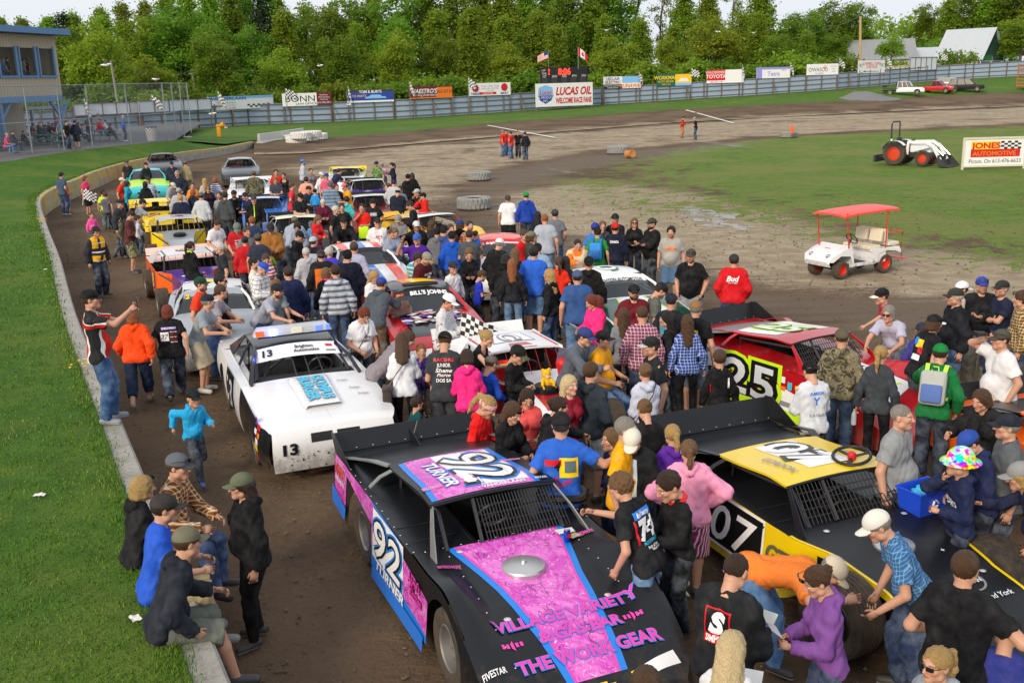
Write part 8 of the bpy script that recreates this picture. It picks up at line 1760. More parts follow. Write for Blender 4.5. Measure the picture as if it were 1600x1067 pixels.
C 30 505|1.64 10 hold g|long:5a1030|jeans:2a2430|short:s||white-haired woman in a burgundy sweater|
C 60 250|1.74 5 stand m|tee:e8607c|jeans:2a3040|short:b|cap:2c3c7c|person in a pink top and blue cap in the far crowd|
C 10 240|1.70 40 stand f|jacket:e0e0e4|jeans:2a3040|short:l|cap:c8d0dc|woman in a white jacket and pale cap in the far crowd|
B 1065 118|1.80 100 stand m|long:8a9cb8:check|jeans:2a3446|short:b|cap:3a80d8|bearded man in a checked shirt and bright blue cap at the far edge|beard=.9
B 1140 203|1.68 20 stand f|jacket:7a7478|jeans:2a2c36|short:b||woman in a grey jacket at the far edge of the crowd|
B 1095 285|1.74 170 stand h|tee:f0a288|jeans:6a5a50|short:b||man in a salmon pink T-shirt seen from behind|
B 1120 372|1.70 30 carry m|tee:2c3040|jeans:1c2030|short:k|cap:2a2a30|man in dark grey holding a child in sky blue|
B 1180 400|.95 160 stand k|jacket:2a90d8|jeans:24304a|buzz:b|cap:16161c|small child in a sky blue jacket held up in the crowd|z=.8
B 960 343|1.80 90 hips m|tee:d8303c|shorts:a89c84|short:m||man in a red T-shirt and beige shorts, hand on hip|
B 1050 445|1.78 35 hold h|tee:1c2026|jeans:262a32|short:k|cap:16161c|heavy man in a charcoal T-shirt with a red and white print|
B 880 250|1.68 -20 stand f|tank:1a1a1e|jeans:1c1e24|bun:b||woman in a black tank top in the far crowd|
B 805 215|1.76 5 stand m|tee:dc2a20|jeans:20242e|short:b||man in red standing behind the camouflage jacket|
B 800 290|1.78 0 hold m|tee:3e4450|jeans:2a2c34|short:o||man in a slate shirt beside the camouflage jacket|
B 590 228|1.82 175 stand h|jacket:5c604a:camo|jeans:2a2c28|short:m|cap:5a5a48|man in a camouflage jacket and cap seen from behind|
B 590 462|1.74 -10 stand m|jacket:131518|jeans:20222a|short:b|cap:3a3e40|young man in a black jacket with a green zip|x=zip
B 495 440|1.74 -60 hold m|tee:1a2452|jeans:1e2436|short:k||dark-haired man in a navy T-shirt by the light blue car|
B 400 415|1.78 -10 cross m|hoodie:131316|jeans:30302c|short:k|cap:3a1418|bearded man in a black hoodie and dark red cap|beard=.8
B 315 432|1.78 150 stand m|hoodie:43484c|jeans:2a2e38|short:b|cap:2a2e2c|man in a dark grey hoodie seen from behind|
B 262 428|1.78 -30 stand m|tee:8a8e94|jeans:3a3c44|short:m||man in a pale grey T-shirt beside the dark grey hoodie|beard=.4
B 150 365|1.70 5 stand f|hoodie:2c1a24|jeans:221c26|mid:l||woman in sunglasses and a dark maroon hoodie|gl=glasses
B 85 435|1.78 160 stand m|long:b8bec8|jeans:2c3038|short:b|cap:5a625a|man in a pale grey sweatshirt seen from behind|
B 120 300|1.68 170 stand f|jacket:b0aca4|jeans:3a3c44|long:y||blonde woman in a beige jacket|
B 220 292|1.66 170 stand f|jacket:2c4a94:stripe_w|jeans:2c3448|mid:o||ginger woman with a blue patterned jacket|
B 255 708|1.76 30 down m|tee:dcdce4|jeans:2c3444|short:b||man in a white T-shirt bending over the orange and purple car|
B 425 740|1.80 -10 down h|tee:b41420|jeans:2c3038|short:b|cap:6a7868|man in a crimson T-shirt and green trucker cap|x=redlogo
B 505 855|1.66 175 stand g|long:c01a22|jeans:2c303c|bun:b||dark-haired woman in a red sweater seen from behind|
B 265 920|1.74 -90 stand m|tee:23282e|jeans:2c303a|short:s||grey-haired man in a charcoal T-shirt|
F 520 -15|1.66 120 stand f|hoodie:101215|jeans:16181c|pony:b||girl with a long dark ponytail in a black hoodie with lime collar|x=limecollar
B 575 672|1.66 170 stand f|jacket:2c3a5a|jeans:2c3448|curly:o||woman with curly ginger hair in a denim jacket|
B 520 770|1.74 30 stand m|tee:7a7c80|jeans:30343e|short:m||man in grey behind the crimson T-shirt|
B 630 832|1.72 170 stand m|tee:2c3444|jeans:30343e|short:b|cap:4a5040|man in a dark top and camouflage cap beside the tan jacket|
B 985 668|1.80 170 lean h|hoodie:9ca6b6|jeans:3c4a60|short:m|cap:6a6258|big man in a pale blue-grey hoodie and brown cap|
B 1005 735|1.66 -10 down f|long:8890a4|jeans:333a4a|mid:k||dark-haired woman before the pale hoodie|
B 1050 812|1.72 70 hold m|hoodie:14161a|jeans:20242c|short:b|cap:17191c|young man in a black hoodie and cap looking right|
B 1140 715|1.20 -20 look c|tee:4a94d0|jeans:2c3448|short:l|cap:5a6468|small boy in a light blue T-shirt and grey cap|
B 1225 660|1.64 50 hold f|hoodie:d8242a|jeans:2c3038|long:l||fair-haired woman in a scarlet hoodie signing|
B 1165 860|1.70 140 stand m|hoodie:a8b4c4:two|jeans:30384a|short:m|cap:b0b4bc:303a5a|person in a white and navy hoodie and pale cap|
B 1180 835|1.62 160 stand f|long:4a1c44|jeans:2c3448|mid:o||ginger woman in a plum top|
A 380 118|1.80 130 pock m|tee:3c5068|jeans:24355c|short:b|cap:22262c|man in a slate blue T-shirt and jeans standing by the far wall|shoe=b0b4bc
A 410 180|1.30 60 stand c|tee:cc2434|shorts:3a7a8a|short:m||boy in a red shirt and teal shorts by the far wall|
A 530 140|1.68 60 stand f|tee:e0306c|shorts:141418|mid:r||woman in a deep pink shirt by the far wall holding a chequered flag|x=handflag
A 640 225|1.45 160 stand c|tee:c0e030|jeans:5a6068|short:b|cap:2a2a2c|boy in a lime yellow T-shirt seen from behind|
A 655 240|1.42 170 walk c|tee:5a5862|jeans:35363c|short:m||boy in a dark grey T-shirt walking away|
A 570 368|1.15 15 stand c|hoodie:f05aa4|jeans:4a4a54|pony:m||small girl in a bright pink top behind the marshal|
A 595 455|1.80 35 stand m|jacket:ecb414:marshal|jeans:1a2236|short:k|cap:202024|track marshal in a yellow and black jacket with a headset|skin=b headset=1
A 745 288|1.80 60 stand h|jacket:2c3036|jeans:30343c|short:g|cap:22252c|older man in a dark jacket by the yellow car|
A 740 380|1.35 130 walk c|hoodie:4a4a38:camo|jeans:4a4e58|short:b||boy in a camouflage hoodie|
A 830 360|1.80 75 hold m|long:5a2c2c|shorts:8e8a64:camo|short:m|cap:3a2c28|man in a rust brown shirt and camouflage shorts|shoe=2c3440
A 895 285|1.78 100 reach m|tee:9aa0a6|jeans:30384a|short:b|cap:22262c|young man in a grey T-shirt leaning to the yellow modified car|
A 860 385|1.0 90 stand k|tee:b8c0cc|jeans:3a4254|short:b||toddler in pale grey held by the man in rust brown|z=.85
A 790 42|1.78 -20 stand m|tee:22242a|jeans:2a303c|short:b|cap:4a4440|man in black by the sooty car's left side|
A 760 150|1.78 60 stand m|tee:e03a20|jeans:2c3444|short:b|cap:cfc4a8|man in an orange-red T-shirt and cream cap by the turquoise car|
A 795 172|1.66 80 stand f|hoodie:1c98b0|jeans:26304a|mid:k||woman in a teal hoodie by the turquoise car|gl=glasses
A 905 175|1.66 170 stand f|hoodie:17181c|jeans:1c1e24|mid:k||dark-haired woman in black before the turquoise car|
A 925 145|1.76 5 stand m|tee:8ab8d8:stripe_w|jeans:3a4458|short:b|cap:2c2c34|man in a pale blue striped polo before the turquoise car|beard=.5
A 910 55|1.76 40 stand m|jacket:20242c|jeans:2c303c|short:b|cap:1c2638|man in a dark cap behind the turquoise roof|
A 1070 50|1.78 -10 stand m|jacket:1c2640|jeans:1c2434|short:b|cap:22304c|man in a navy overall at the sooty car|
A 1158 45|1.76 150 stand m|long:8f8468|jeans:4a4638|short:m|cap:6a6458|man in a khaki shirt at the sooty car's right side|
A 1105 105|1.84 -40 pock h|jacket:1e2638|jeans:20283a|buzz:g||bald stout man in a dark navy jacket|
A 1088 185|1.72 60 down m|hoodie:9a9aa0|jeans:3a3e48|short:b|cap:c8c8c4|person in a grey hoodie and pale cap in the left crowd|
A 1200 182|1.70 5 stand f|jacket:f08a20|jeans:2c3040|short:m||person in an orange and yellow vest in the left crowd|
A 1115 215|1.74 160 stand h|hoodie:a8a8ac|jeans:3a4254|short:g|cap:a4a4a0|man in a pale grey hoodie with his back turned in the left crowd|
A 1125 258|1.72 175 stand h|hoodie:1c2440|jeans:26304a|short:y||fair-haired person in a navy hoodie seen from behind|
A 1205 225|1.66 150 stand f|hoodie:26283a|jeans:26304a|mid:o||ginger-haired woman in dark blue in the left crowd|
Q 695 82|1.55 -70 reachL c|tee:b02438|jeans:2a3040|short:m|cap:16161a:e8e4d0|boy in a red top and white-fronted cap at the red late-model|
Q 745 190|1.76 -20 lean m|tee:b4b4cc|jeans:6a7488|mid:g||grey-haired man in a lavender T-shirt and sunglasses|gl=glasses
Q 460 330|1.80 175 stand m|hoodie:7c745c:camo|jeans:2c486c|buzz:m|cap:5c5444|man in a camouflage hoodie seen from behind|shoe=3a3230
Q 700 435|1.68 165 stand f|long:3a4046|tight:101014|pony:y||woman with a long blonde ponytail holding a bottle|x=bottle
Q 250 530|1.68 -150 hold m|long:d0d4dc|jeans:17191e|short:k|capback:131316|boy in a white long-sleeved shirt and black backward cap|x=bluelet
Q 1070 422|1.78 172 reachL m|long:14703a|jeans:1a2038|short:b|cap:0c7a38|man in a green shirt and cap wearing a grey backpack|x=greypack
Q 955 292|1.42 170 stand c|hoodie:3c3a88|jeans:26304a|buzz:l|cap:2c3040|boy in a blue hoodie with a lime collar|x=limecollar
Q 1040 243|1.76 130 reachL m|tee:15151a|jeans:20242c|mid:m|cap:16161a:eeeeee|man in a black printed T-shirt and cap reaching to the car|x=colorback
Q 1160 80|1.86 -70 stand h|jacket:14161e|jeans:33557f|lowpony:s|cap:34342c|large man in a black fleece with a long white ponytail|gl=glasses beard=.3
Q 1200 38|1.74 -60 stand m|tee:d8282c|shorts:4a4c54|short:b|capback:e8e8ec|man in a red and white top and white cap behind the large man|shoe=c8c8cc
Q 1325 10|1.84 15 cross h|jacket:16161a|jeans:8a8470|short:b|cap:2c44ac|man in a black jacket and blue cap with folded arms|beard=.4 gl=glasses_up
Q 1450 32|1.82 -45 cross m|tee:17203a|jeans:24345a|short:g|cap:2c2c2a|man in a navy T-shirt and dark cap with folded arms|beard=.4
Q 1570 100|1.76 -90 stand h|long:b88a2c:plaid_o|jeans:2a3a5a|curly:m||person in a yellow and black plaid shirt at the right edge|gl=glasses_up
Q 1445 335|1.82 -60 bino h|tee:e0e0e4|shorts:6a5434|short:b|cap:4a4840|stout man in a white T-shirt holding binoculars|gl=glasses_up x=bino
Q 1310 712|1.70 -35 reach g|jacket:121215|jeans:16161a|mid:m||brown-haired woman in black reaching out|
Q 830 800|1.80 75 stand h|tee:8f9296|jeans:30384a|buzz:g||stocky man with cropped hair in a grey T-shirt|
Q 1205 975|1.72 -60 down m|hoodie:1c2650|jeans:1c2030|short:b|cap:26489c|person in a blue cap behind the tie-dye hat|
Q 1490 858|1.80 -80 stand h|polo:5c6066|jeans:2c3040|short:g|cap:202430|man in a grey polo shirt and navy cap at the right edge|
P 1055 145|1.62 -70 chin c|hoodie:1a2448|jeans:1c2236|short:b||person in a navy hoodie and rainbow tie-dye bucket hat|hat=bucket:888 x=wcards
P 1275 205|1.55 -80 reach c|hoodie:1c2242|jeans:20263a|mid:y|cap:8c8c8c|fair girl in a navy hoodie and grey cap reaching to the hood|
P 697 402|1.80 -75 bow m|polo:4278ae:plaid_b2|jeans:22365c|short:g|cap:dcd8d0|older man in a blue checked shirt and white cap peering into the car|
P 600 600|1.82 82 bend m|tee:ee8030|jeans:5c88bc|short:g|cap:c8bca8|man in an orange T-shirt bent double beside the tyre|beard=.5
P 1075 552|1.80 165 armR h|polo:131317|jeans:24406c|short:m||man in a black polo shirt, back turned, an arm round a boy|
P 1245 800|1.35 175 down c|tee:2c3484|jeans:22283c|short:k||dark-haired boy in a blue T-shirt under the man's arm|
P 470 618|1.66 -70 hold f|hoodie:7a4a94|jeans:2c3c60|bun:m||young woman in a lilac hoodie, brown hair tied up|gl=glasses_up x=cards
P 190 560|1.80 150 hold h|jacket:1b1d20|jeans:1a1c22|buzz:b||man in a black racing jacket with a red and white emblem|x=simpson
P 165 862|1.66 170 hold f|long:d8d8dc|jeans:2c3444|long:w||blonde woman in white nearest the camera, reading a brochure|x=brochure
P 965 930|1.62 -40 stand f|hoodie:8f959e|jeans:2c3444|pony:y||blonde woman with glasses and a ponytail at the bottom edge|gl=glasses
S 815 985|1.50 175 stand c|tee:2c2c34|jeans:2c3444|short:m||brown-haired boy whose head shows at the bottom before the black car|
W 1540 815|1.76 100 stand m|tee:d4201c|jeans:3c5c8c|short:m|cap:8a8478|man in red and a pale cap at the left of the far group|g=2
W 1562 812|1.74 60 stand m|tee:d8241e|jeans:3a5884|short:b|cap:5a4030|man in red and a brown cap in the far group|g=2
W 1590 822|1.76 -120 hips m|tee:dc2a22|jeans:44689a|short:b||man in red with elbows out in the middle of the far group|g=2
V 36 818|1.76 10 hips m|tee:17171a|jeans:17181c|short:b||man in black facing the camera in the far group|g=2
V 80 825|1.78 -150 stand m|jacket:1e2228|jeans:33425a|short:b|cap:22252a|man in a black jacket at the right of the far group|g=2
V 1076 730|1.74 80 hold m|jacket:b8321c|jeans:c8742c|short:b||driver in a red and gold racing suit out on the track|g=2
V 1137 735|1.76 -100 hold m|tee:15171c|jeans:2c4470|short:b|cap:b0b0ac|man in black beside the driver out on the track|g=2
T 125 735|1.78 80 back m|tee:8896a4|shorts:5a6474|short:b|cap:2c2c30|man in a grey-blue shirt standing by the blue column|z=1.6 g=1
T 45 832|1.68 70 sit f|tee:dc2c74|jeans:4a6c9c|short:y||blonde woman in a magenta top seated at the front table|z=1.6 g=1 gl=glasses
T 5 745|1.76 90 stand h|tee:3a3438|jeans:2c3038|short:b||person in dark clothes at the left edge of the stand|z=1.6 g=1
T 145 818|1.3 40 sit c|long:1c2230|jeans:26304a|short:b||child in a dark top seated near the front table|z=1.6 g=1
T 245 758|1.78 80 sit h|jacket:20242a|jeans:1c1e24|short:g|cap:a0202a|man in a dark jacket and red cap seated behind the fence|z=1.6 g=1
T 252 775|1.78 85 sit h|jacket:1e2820|jeans:1c1e24|short:s||grey-haired man in dark green seated behind the fence|z=1.6 g=1
T 305 762|1.74 70 sit h|jacket:17191e|jeans:262a34|short:k|cap:8c8c90|man in black and a grey cap seated behind the fence|z=1.6 g=1
T 352 735|1.66 10 stand f|tee:b4388c|jeans:26304a|mid:k||woman in a magenta-purple top standing in the stand|z=1.6 g=1
T 375 745|1.76 20 stand m|tee:4a7890|jeans:2c3c5c|short:b||man in a teal shirt standing behind the seated men|z=1.6 g=1
T 412 755|1.76 60 stand m|tee:1a1a1e|jeans:2c3c5c|short:b||man in a black T-shirt standing beside a fence post|z=1.6 g=1
T 465 752|1.76 160 stand m|hoodie:22283a|shorts:2c3038|short:k||man in a dark hoodie standing with his back turned in the stand|z=1.6 g=1
T 490 765|1.70 90 sit m|tee:9c2030|jeans:26304a|short:k||man in dark red seated in the stand|z=1.6 g=1
T 548 730|1.76 10 hold m|tee:4a5464|jeans:26304a|short:k|cap:2a2c34|man in slate grey standing at a picnic table|z=1.6 g=1
T 625 742|1.80 85 sit h|jacket:c41c24|jeans:3a5c90|short:s|cap:7c3030|man in a bright red jacket seated on a picnic table|z=1.75 g=1
T 612 710|1.74 20 stand m|tee:98a4ac|jeans:2c3c5c|short:m||man in pale grey behind the red jacket in the stand|z=1.6 g=1
T 660 750|1.70 80 sit f|jacket:c4c8d0|jeans:2c303c|short:b||person in a white jacket seated beside the red jacket|z=1.6 g=1
T 768 722|1.78 95 pock m|jacket:4a74b0|jeans:22304c|short:s||man in a sky blue jacket standing alone behind the fence|z=1.6 g=1 shoe=d0d0d4
T 80 815|1.74 75 sit h|jacket:2c3648|jeans:26304a|short:b|cap:303a50|man in a navy jacket seated at the front picnic table|z=1.65 g=1
T 205 775|1.72 60 sit m|tee:7c2430|jeans:26304a|short:m||man in maroon seated between the posts of the stand|z=1.65 g=1
T 282 780|1.66 100 sit f|hoodie:3c4a6a|jeans:26304a|mid:b||woman in a denim blue hoodie seated in the middle of the stand|z=1.65 g=1
T 330 770|1.76 60 sit h|tee:20222a|jeans:2c4470|short:k||man in black and blue jeans seated in the middle of the stand|z=1.65 g=1
T 440 768|1.70 80 sit m|jacket:2a2c34|jeans:26304a|short:g|cap:c8c8cc|man in a charcoal jacket and white cap seated in the stand|z=1.65 g=1
T 515 775|1.72 95 sit m|tee:4a5a78|jeans:26304a|short:b||man in dusty blue seated left of the slate grey man|z=1.65 g=1
T 690 770|1.68 75 sit f|jacket:30343c|jeans:1c2030|mid:m||woman in dark grey seated at the right end of the stand|z=1.65 g=1
T 272 406|1.74 100 stand h|tee:2c9c88|jeans:2c3c5c|short:s||man in an aqua shirt at the right upstairs window|z=9 g=3
T 200 425|1.66 -60 stand f|tee:5a3434|jeans:2c3c5c|mid:k||dark-haired woman at the middle upstairs window|z=9 g=3
T 145 412|1.70 20 stand m|tee:6a7a50|jeans:2c3c5c|short:b||person in olive at the middle upstairs window|z=9 g=3
T 168 425|1.68 60 stand f|tee:8a9098|jeans:2c3c5c|mid:b||woman in grey at the middle upstairs window|z=9 g=3
T 108 412|1.70 100 stand m|tee:c89080|jeans:2c3c5c|short:b||person in pink at the left edge of the middle upstairs window|z=9 g=3
T 12 430|1.66 40 stand f|tee:4a6c9c|jeans:2c3c5c|mid:o||woman in blue at the left upstairs window|z=9 g=3
T 40 425|1.70 90 stand m|tee:2c2c30|jeans:2c3c5c|short:k||man in black at the left upstairs window|z=9 g=3
'''
f_plaid_b2=None
GR={'1':'spectators behind the chain-link fence','2':'people standing out on the track','3':'spectators at the upstairs windows'}
_orig_get=get_cloth
def get_cloth(k):
 if k=='camo2':
  if k not in CL:CL[k]=cloth('pale_camouflage',lambda t,c,tc,rd:t.mix(t.ramp(t.noise(9,4,tc,.7,1.5),.56,.6),c,(.12,.12,.11)))
  return CL[k]
 if k=='plaid_b2':
  if k not in CL:CL[k]=cloth('checked_blue',f_plaid((.02,.1,.26),(.25,.42,.6),34))
  return CL[k]
 return _orig_get(k)
D_=dict(w=D_white,k=D_black,r=D_red,y=D_yel,p=D_pink,c=D_cyan,o=D_org,u=D_pur,g=D_grn,b=D_blue,l=D_lime,s=D_grey)
HELD=[]
def hand_at(o,K,s,which):return Matrix.Translation(o.location)@Matrix.Rotation(o.rotation_euler.z,4,'Z')@Vector(K[which]*s)
def held(name,label,cat,loc,rz,mb_m,group=None,**k):
 mb,m=mb_m;q=mb.build(name,m,**k);q.location=loc;q.rotation_euler=(0,0,rz);tag(q,label,cat,group);return q
M_leather=mat('brown_leather',(.035,.022,.016),.5);M_phone=mat('phone_black',(.01,.01,.012),.2)
def sheet(w,h,t=.004):return MB().box((0,0,0),(w,t,h))
def backpack(o,K,s,m,m2,label,strap):
 T=Matrix(K['T'].tolist()).to_4x4();M_=Matrix.Translation(o.location)@Matrix.Rotation(o.rotation_euler.z,4,'Z')@Matrix.Scale(s,4)@Matrix.Translation(Vector(K['pel']))@T
 r=thing('backpack',label,'backpack');r.matrix_world=M_
 mb=MB();mb.box((0,-.245,.27),(.30,.16,.42));mb.build('bag',m,r,bevel=.06,seg=3);mb=MB();mb.box((0,-.335,.20),(.24,.06,.22));mb.build('pocket',m2,r,bevel=.025)
 for q in(-1,1):mb=MB();ribbon(mb,[(q*.10,-.18,.44),(q*.11,-.08,.56),(q*.115,.06,.55),(q*.125,.155,.42),(q*.14,.12,.22),(q*.14,-.15,.14)],(1,0,0),.05,.014);mb.build('strap',strap,r)
 mb=MB();mb.tube([(-.04,-.2,.48),(-.03,-.2,.53),(.03,-.2,.53),(.04,-.2,.48)],.009,6);mb.build('handle',strap,r);return r
def ex_photo(o,K,s,sh):
 prints(o,K,sh,[('ROYAL',D_white,.0,.10,.05),('PURPLE',D_white,.0,.03,.045),('rect',D_yel,-.09,-.20,.05,-.12,.003)],True);p=hand_at(o,K,s,'Rw');held('phone','black phone held up by the man in the racing jersey','phone',p+Vector((.10,.02,.10)),o.rotation_euler.z,(MB().box((0,0,0),(.075,.012,.145)),M_phone),bevel=.006)
def ex_back(txts,back=True,z0=.30):return lambda o,K,s,sh:prints(o,K,sh,txts,back,z0)
def collar(m):
 def f(o,K,s,sh):
  mb=MB();T=Matrix(K['T'].tolist());pel=Vector(K['pel']);pts=[pel+T@Vector((.085*math.sin(a),-.02+.085*math.cos(a)*.9,.545+.03*math.cos(a)*-1))for a in lin(0,2*math.pi,18)[:-1]];mb.tube(pts,.026,7,closed=True);mb.build('collar',m,o)
 return f
def strap_bag(m,label,name,side=-1,big=.26,txt=None):
 def f(o,K,s,sh):
  M_=Matrix.Translation(o.location)@Matrix.Rotation(o.rotation_euler.z,4,'Z')@Matrix.Scale(s,4)@Matrix.Translation(Vector(K['pel']))@Matrix(K['T'].tolist()).to_4x4()
  r=thing(name,label,'bag');r.matrix_world=M_;y=-.10 if txt is None else .16;x=side*.24
  mb=MB();mb.box((x,y,-.06),(.14 if txt is None else .34,.26 if txt is None else .12,.24));mb.build('bag_body',m,r,bevel=.035,seg=3)
  mb=MB();mb.box((x,y,.03),(.15 if txt is None else .345,.27 if txt is None else .125,.10));mb.build('flap',m,r,bevel=.03)
  mb=MB();ribbon(mb,[(x,y-.08,.04),(side*.10,-.165,.25),(-side*.04,-.16,.42),(-side*.11,-.08,.56),(-side*.11,.05,.55),(-side*.02,.17,.40),(side*.14,.16,.15),(x,y+.08,.04)],(0,.3,1),.028,.006);mb.build('strap',m,r)
  if txt:
   fn=plane_fn((x,y+.066,-.08),(-1,0,0),(0,0,1),(0,1,0));mb=MB();put_text(mb,txt,fn,0,0,.10,shear=.3,width=.28);mb.build('lettering',D_white,r,smooth=False)
 return f
def flag_in_hand(label,sx=1,sz=.62):
 def f(o,K,s,sh):
  p=hand_at(o,K,s,'Rw');r=thing('chequered_flag',label,'flag',p,0);r.rotation_euler=(0,R(8),R(-12))
  mb=MB();mb.tube([(-.02,-.03,-.35),(0,0,.1),(.03,.0,.38)],.011,6);mb.build('flagpole',M_white,r)
  mb=flag_cloth(8,6,sz,.46,1,.18,lambda i,j:(i+j)%2);c=mb.build('flag_cloth',M_chk,r);c.location=(.02,-.02,-.08)
 return f
def paper(label,which='Lw',w=.21,h=.28,name='paper_sheet',m=None,cat='paper',dz=.05):
 def f(o,K,s,sh):
  p=hand_at(o,K,s,which);q=held(name,label,cat,p+Vector((0,0,dz)),o.rotation_euler.z,(sheet(w,h),m or M_paper),smooth=False);q.rotation_euler.x=R(-50);q.location+=Matrix.Rotation(o.rotation_euler.z,3,'Z')@Vector((.0,.10,.02))
 return f
def ex_simpson(o,K,s,sh):
 prints(o,K,sh,[('rect',D_red,-.10,-.10,.10,.16,.004),('rect',D_black,-.088,-.03,.088,.148,.006),('S',D_white,0,.06,.15,dict(bold=.09,off=.009,shear=.2)),('SIMPSON',D_white,0,-.065,.05,dict(width=.17,bold=.05,off=.007))]);paper('small white card held by the man in the racing jacket','Rw',.12,.09)(o,K,s,sh)
def ex_bottle(o,K,s,sh):
 p=hand_at(o,K,s,'Lw');mb=MB();mb.lathe([(0,0),(.032,.0),(.034,.02),(.034,.13),(.028,.16),(.012,.19),(.013,.215),(0,.215)],14);held('water_bottle','clear plastic bottle held by the woman with the blonde ponytail','bottle',p+Vector((-.03,0,-.26)),0,(mb,glass('clear_plastic',(.7,.75,.8),.5)))
def ex_bino(o,K,s,sh):
 p=hand_at(o,K,s,'Rw');mb=MB()
 for q in(-.035,.035):mb.tube([(q,0,0),(q,.07,0),(q,.14,.0)],[.022,.026,.034],10)
 mb.box((0,.05,0),(.05,.05,.03));held('binoculars','black binoculars held up by the stout man in white','binoculars',p+Vector((-.03,-.03,.08)),o.rotation_euler.z,(mb,M_black));prints(o,K,sh,[('rect',D_grey,-.11,-.16,.10,.12,.003)])
def ex_blueback(o,K,s,sh):
 prints(o,K,sh,[('rect',D_yel,-.02,-.10,.16,.10,.003),('rect',D_red,-.16,.02,.0,.08,.004),('rect',mat('slate_print',(.1,.14,.15),.7),.03,-.05,.14,.07,.006),('4',D_black,-.04,.02,.08,dict(bold=.05,off=.006,shear=.2)),('Cody',D_red,-.10,-.13,.05,dict(rot=.35)),('Racing',D_red,.02,-.15,.05,dict(rot=.35))])
 mb=MB();mb.tube([tuple(Vector(K['pel'])+Vector((.21*math.cos(a),.17*math.sin(a),.0+.012*math.sin(3*a))))for a in lin(0,2*math.pi,22)[:-1]],.045,8,closed=True);mb.build('tied_suit',M_black,o)
def ex_vest(o,K,s,sh):
 q=link('vest',cloth_mesh('tank','reach','g',.025 if o.location.length>22 else .017,'plain'),o);setc(q,hx('cfc4a4'));q.scale=(1.05,1.08,1.0);q.location=tuple(-.05*K['pel']*A3(1,1.6,0))
def ex_openshirt(o,K,s,sh):prints(o,K,sh,[('rect',mat('pale_check',(.45,.55,.65),.8),-.05,-.28,.05,.18,.004)],False)
def ex_colabag(o,K,s,sh):strap_bag(mat('black_vinyl',(.012,.012,.014),.4),'black shoulder bag with white script carried by the red-haired woman','shoulder_bag',1,txt='Coca-Cola')(o,K,s,sh);prints(o,K,sh,[('rect',mat('taupe_print',(.2,.16,.15),.8),-.05,.02,.05,.05,.003),('rect',mat('taupe_print',0),-.05,-.06,.05,-.03,.003)],False)
def ex_wcards(o,K,s,sh):prints(o,K,sh,[('WILDCATS',D_white,0,.0,.06,dict(width=.26))],False)
def ex_handflag(o,K,s,sh):flag_in_hand('chequered flag held low by the woman in deep pink',1,.55)(o,K,s,sh)
def ex_limebag(o,K,s,sh):
 p=hand_at(o,K,s,'Lw');mb=MB();mb.box((0,0,-.2),(.3,.16,.36));held('shopping_bag','lime and white bag carried by the boy in red','bag',p,0,(mb,D_lime),bevel=.05)
def ex_poster(o,K,s,sh):paper('large white poster held before the man in the white cap','Lw',.5,.36,'poster',None,'poster',.2)(o,K,s,sh)
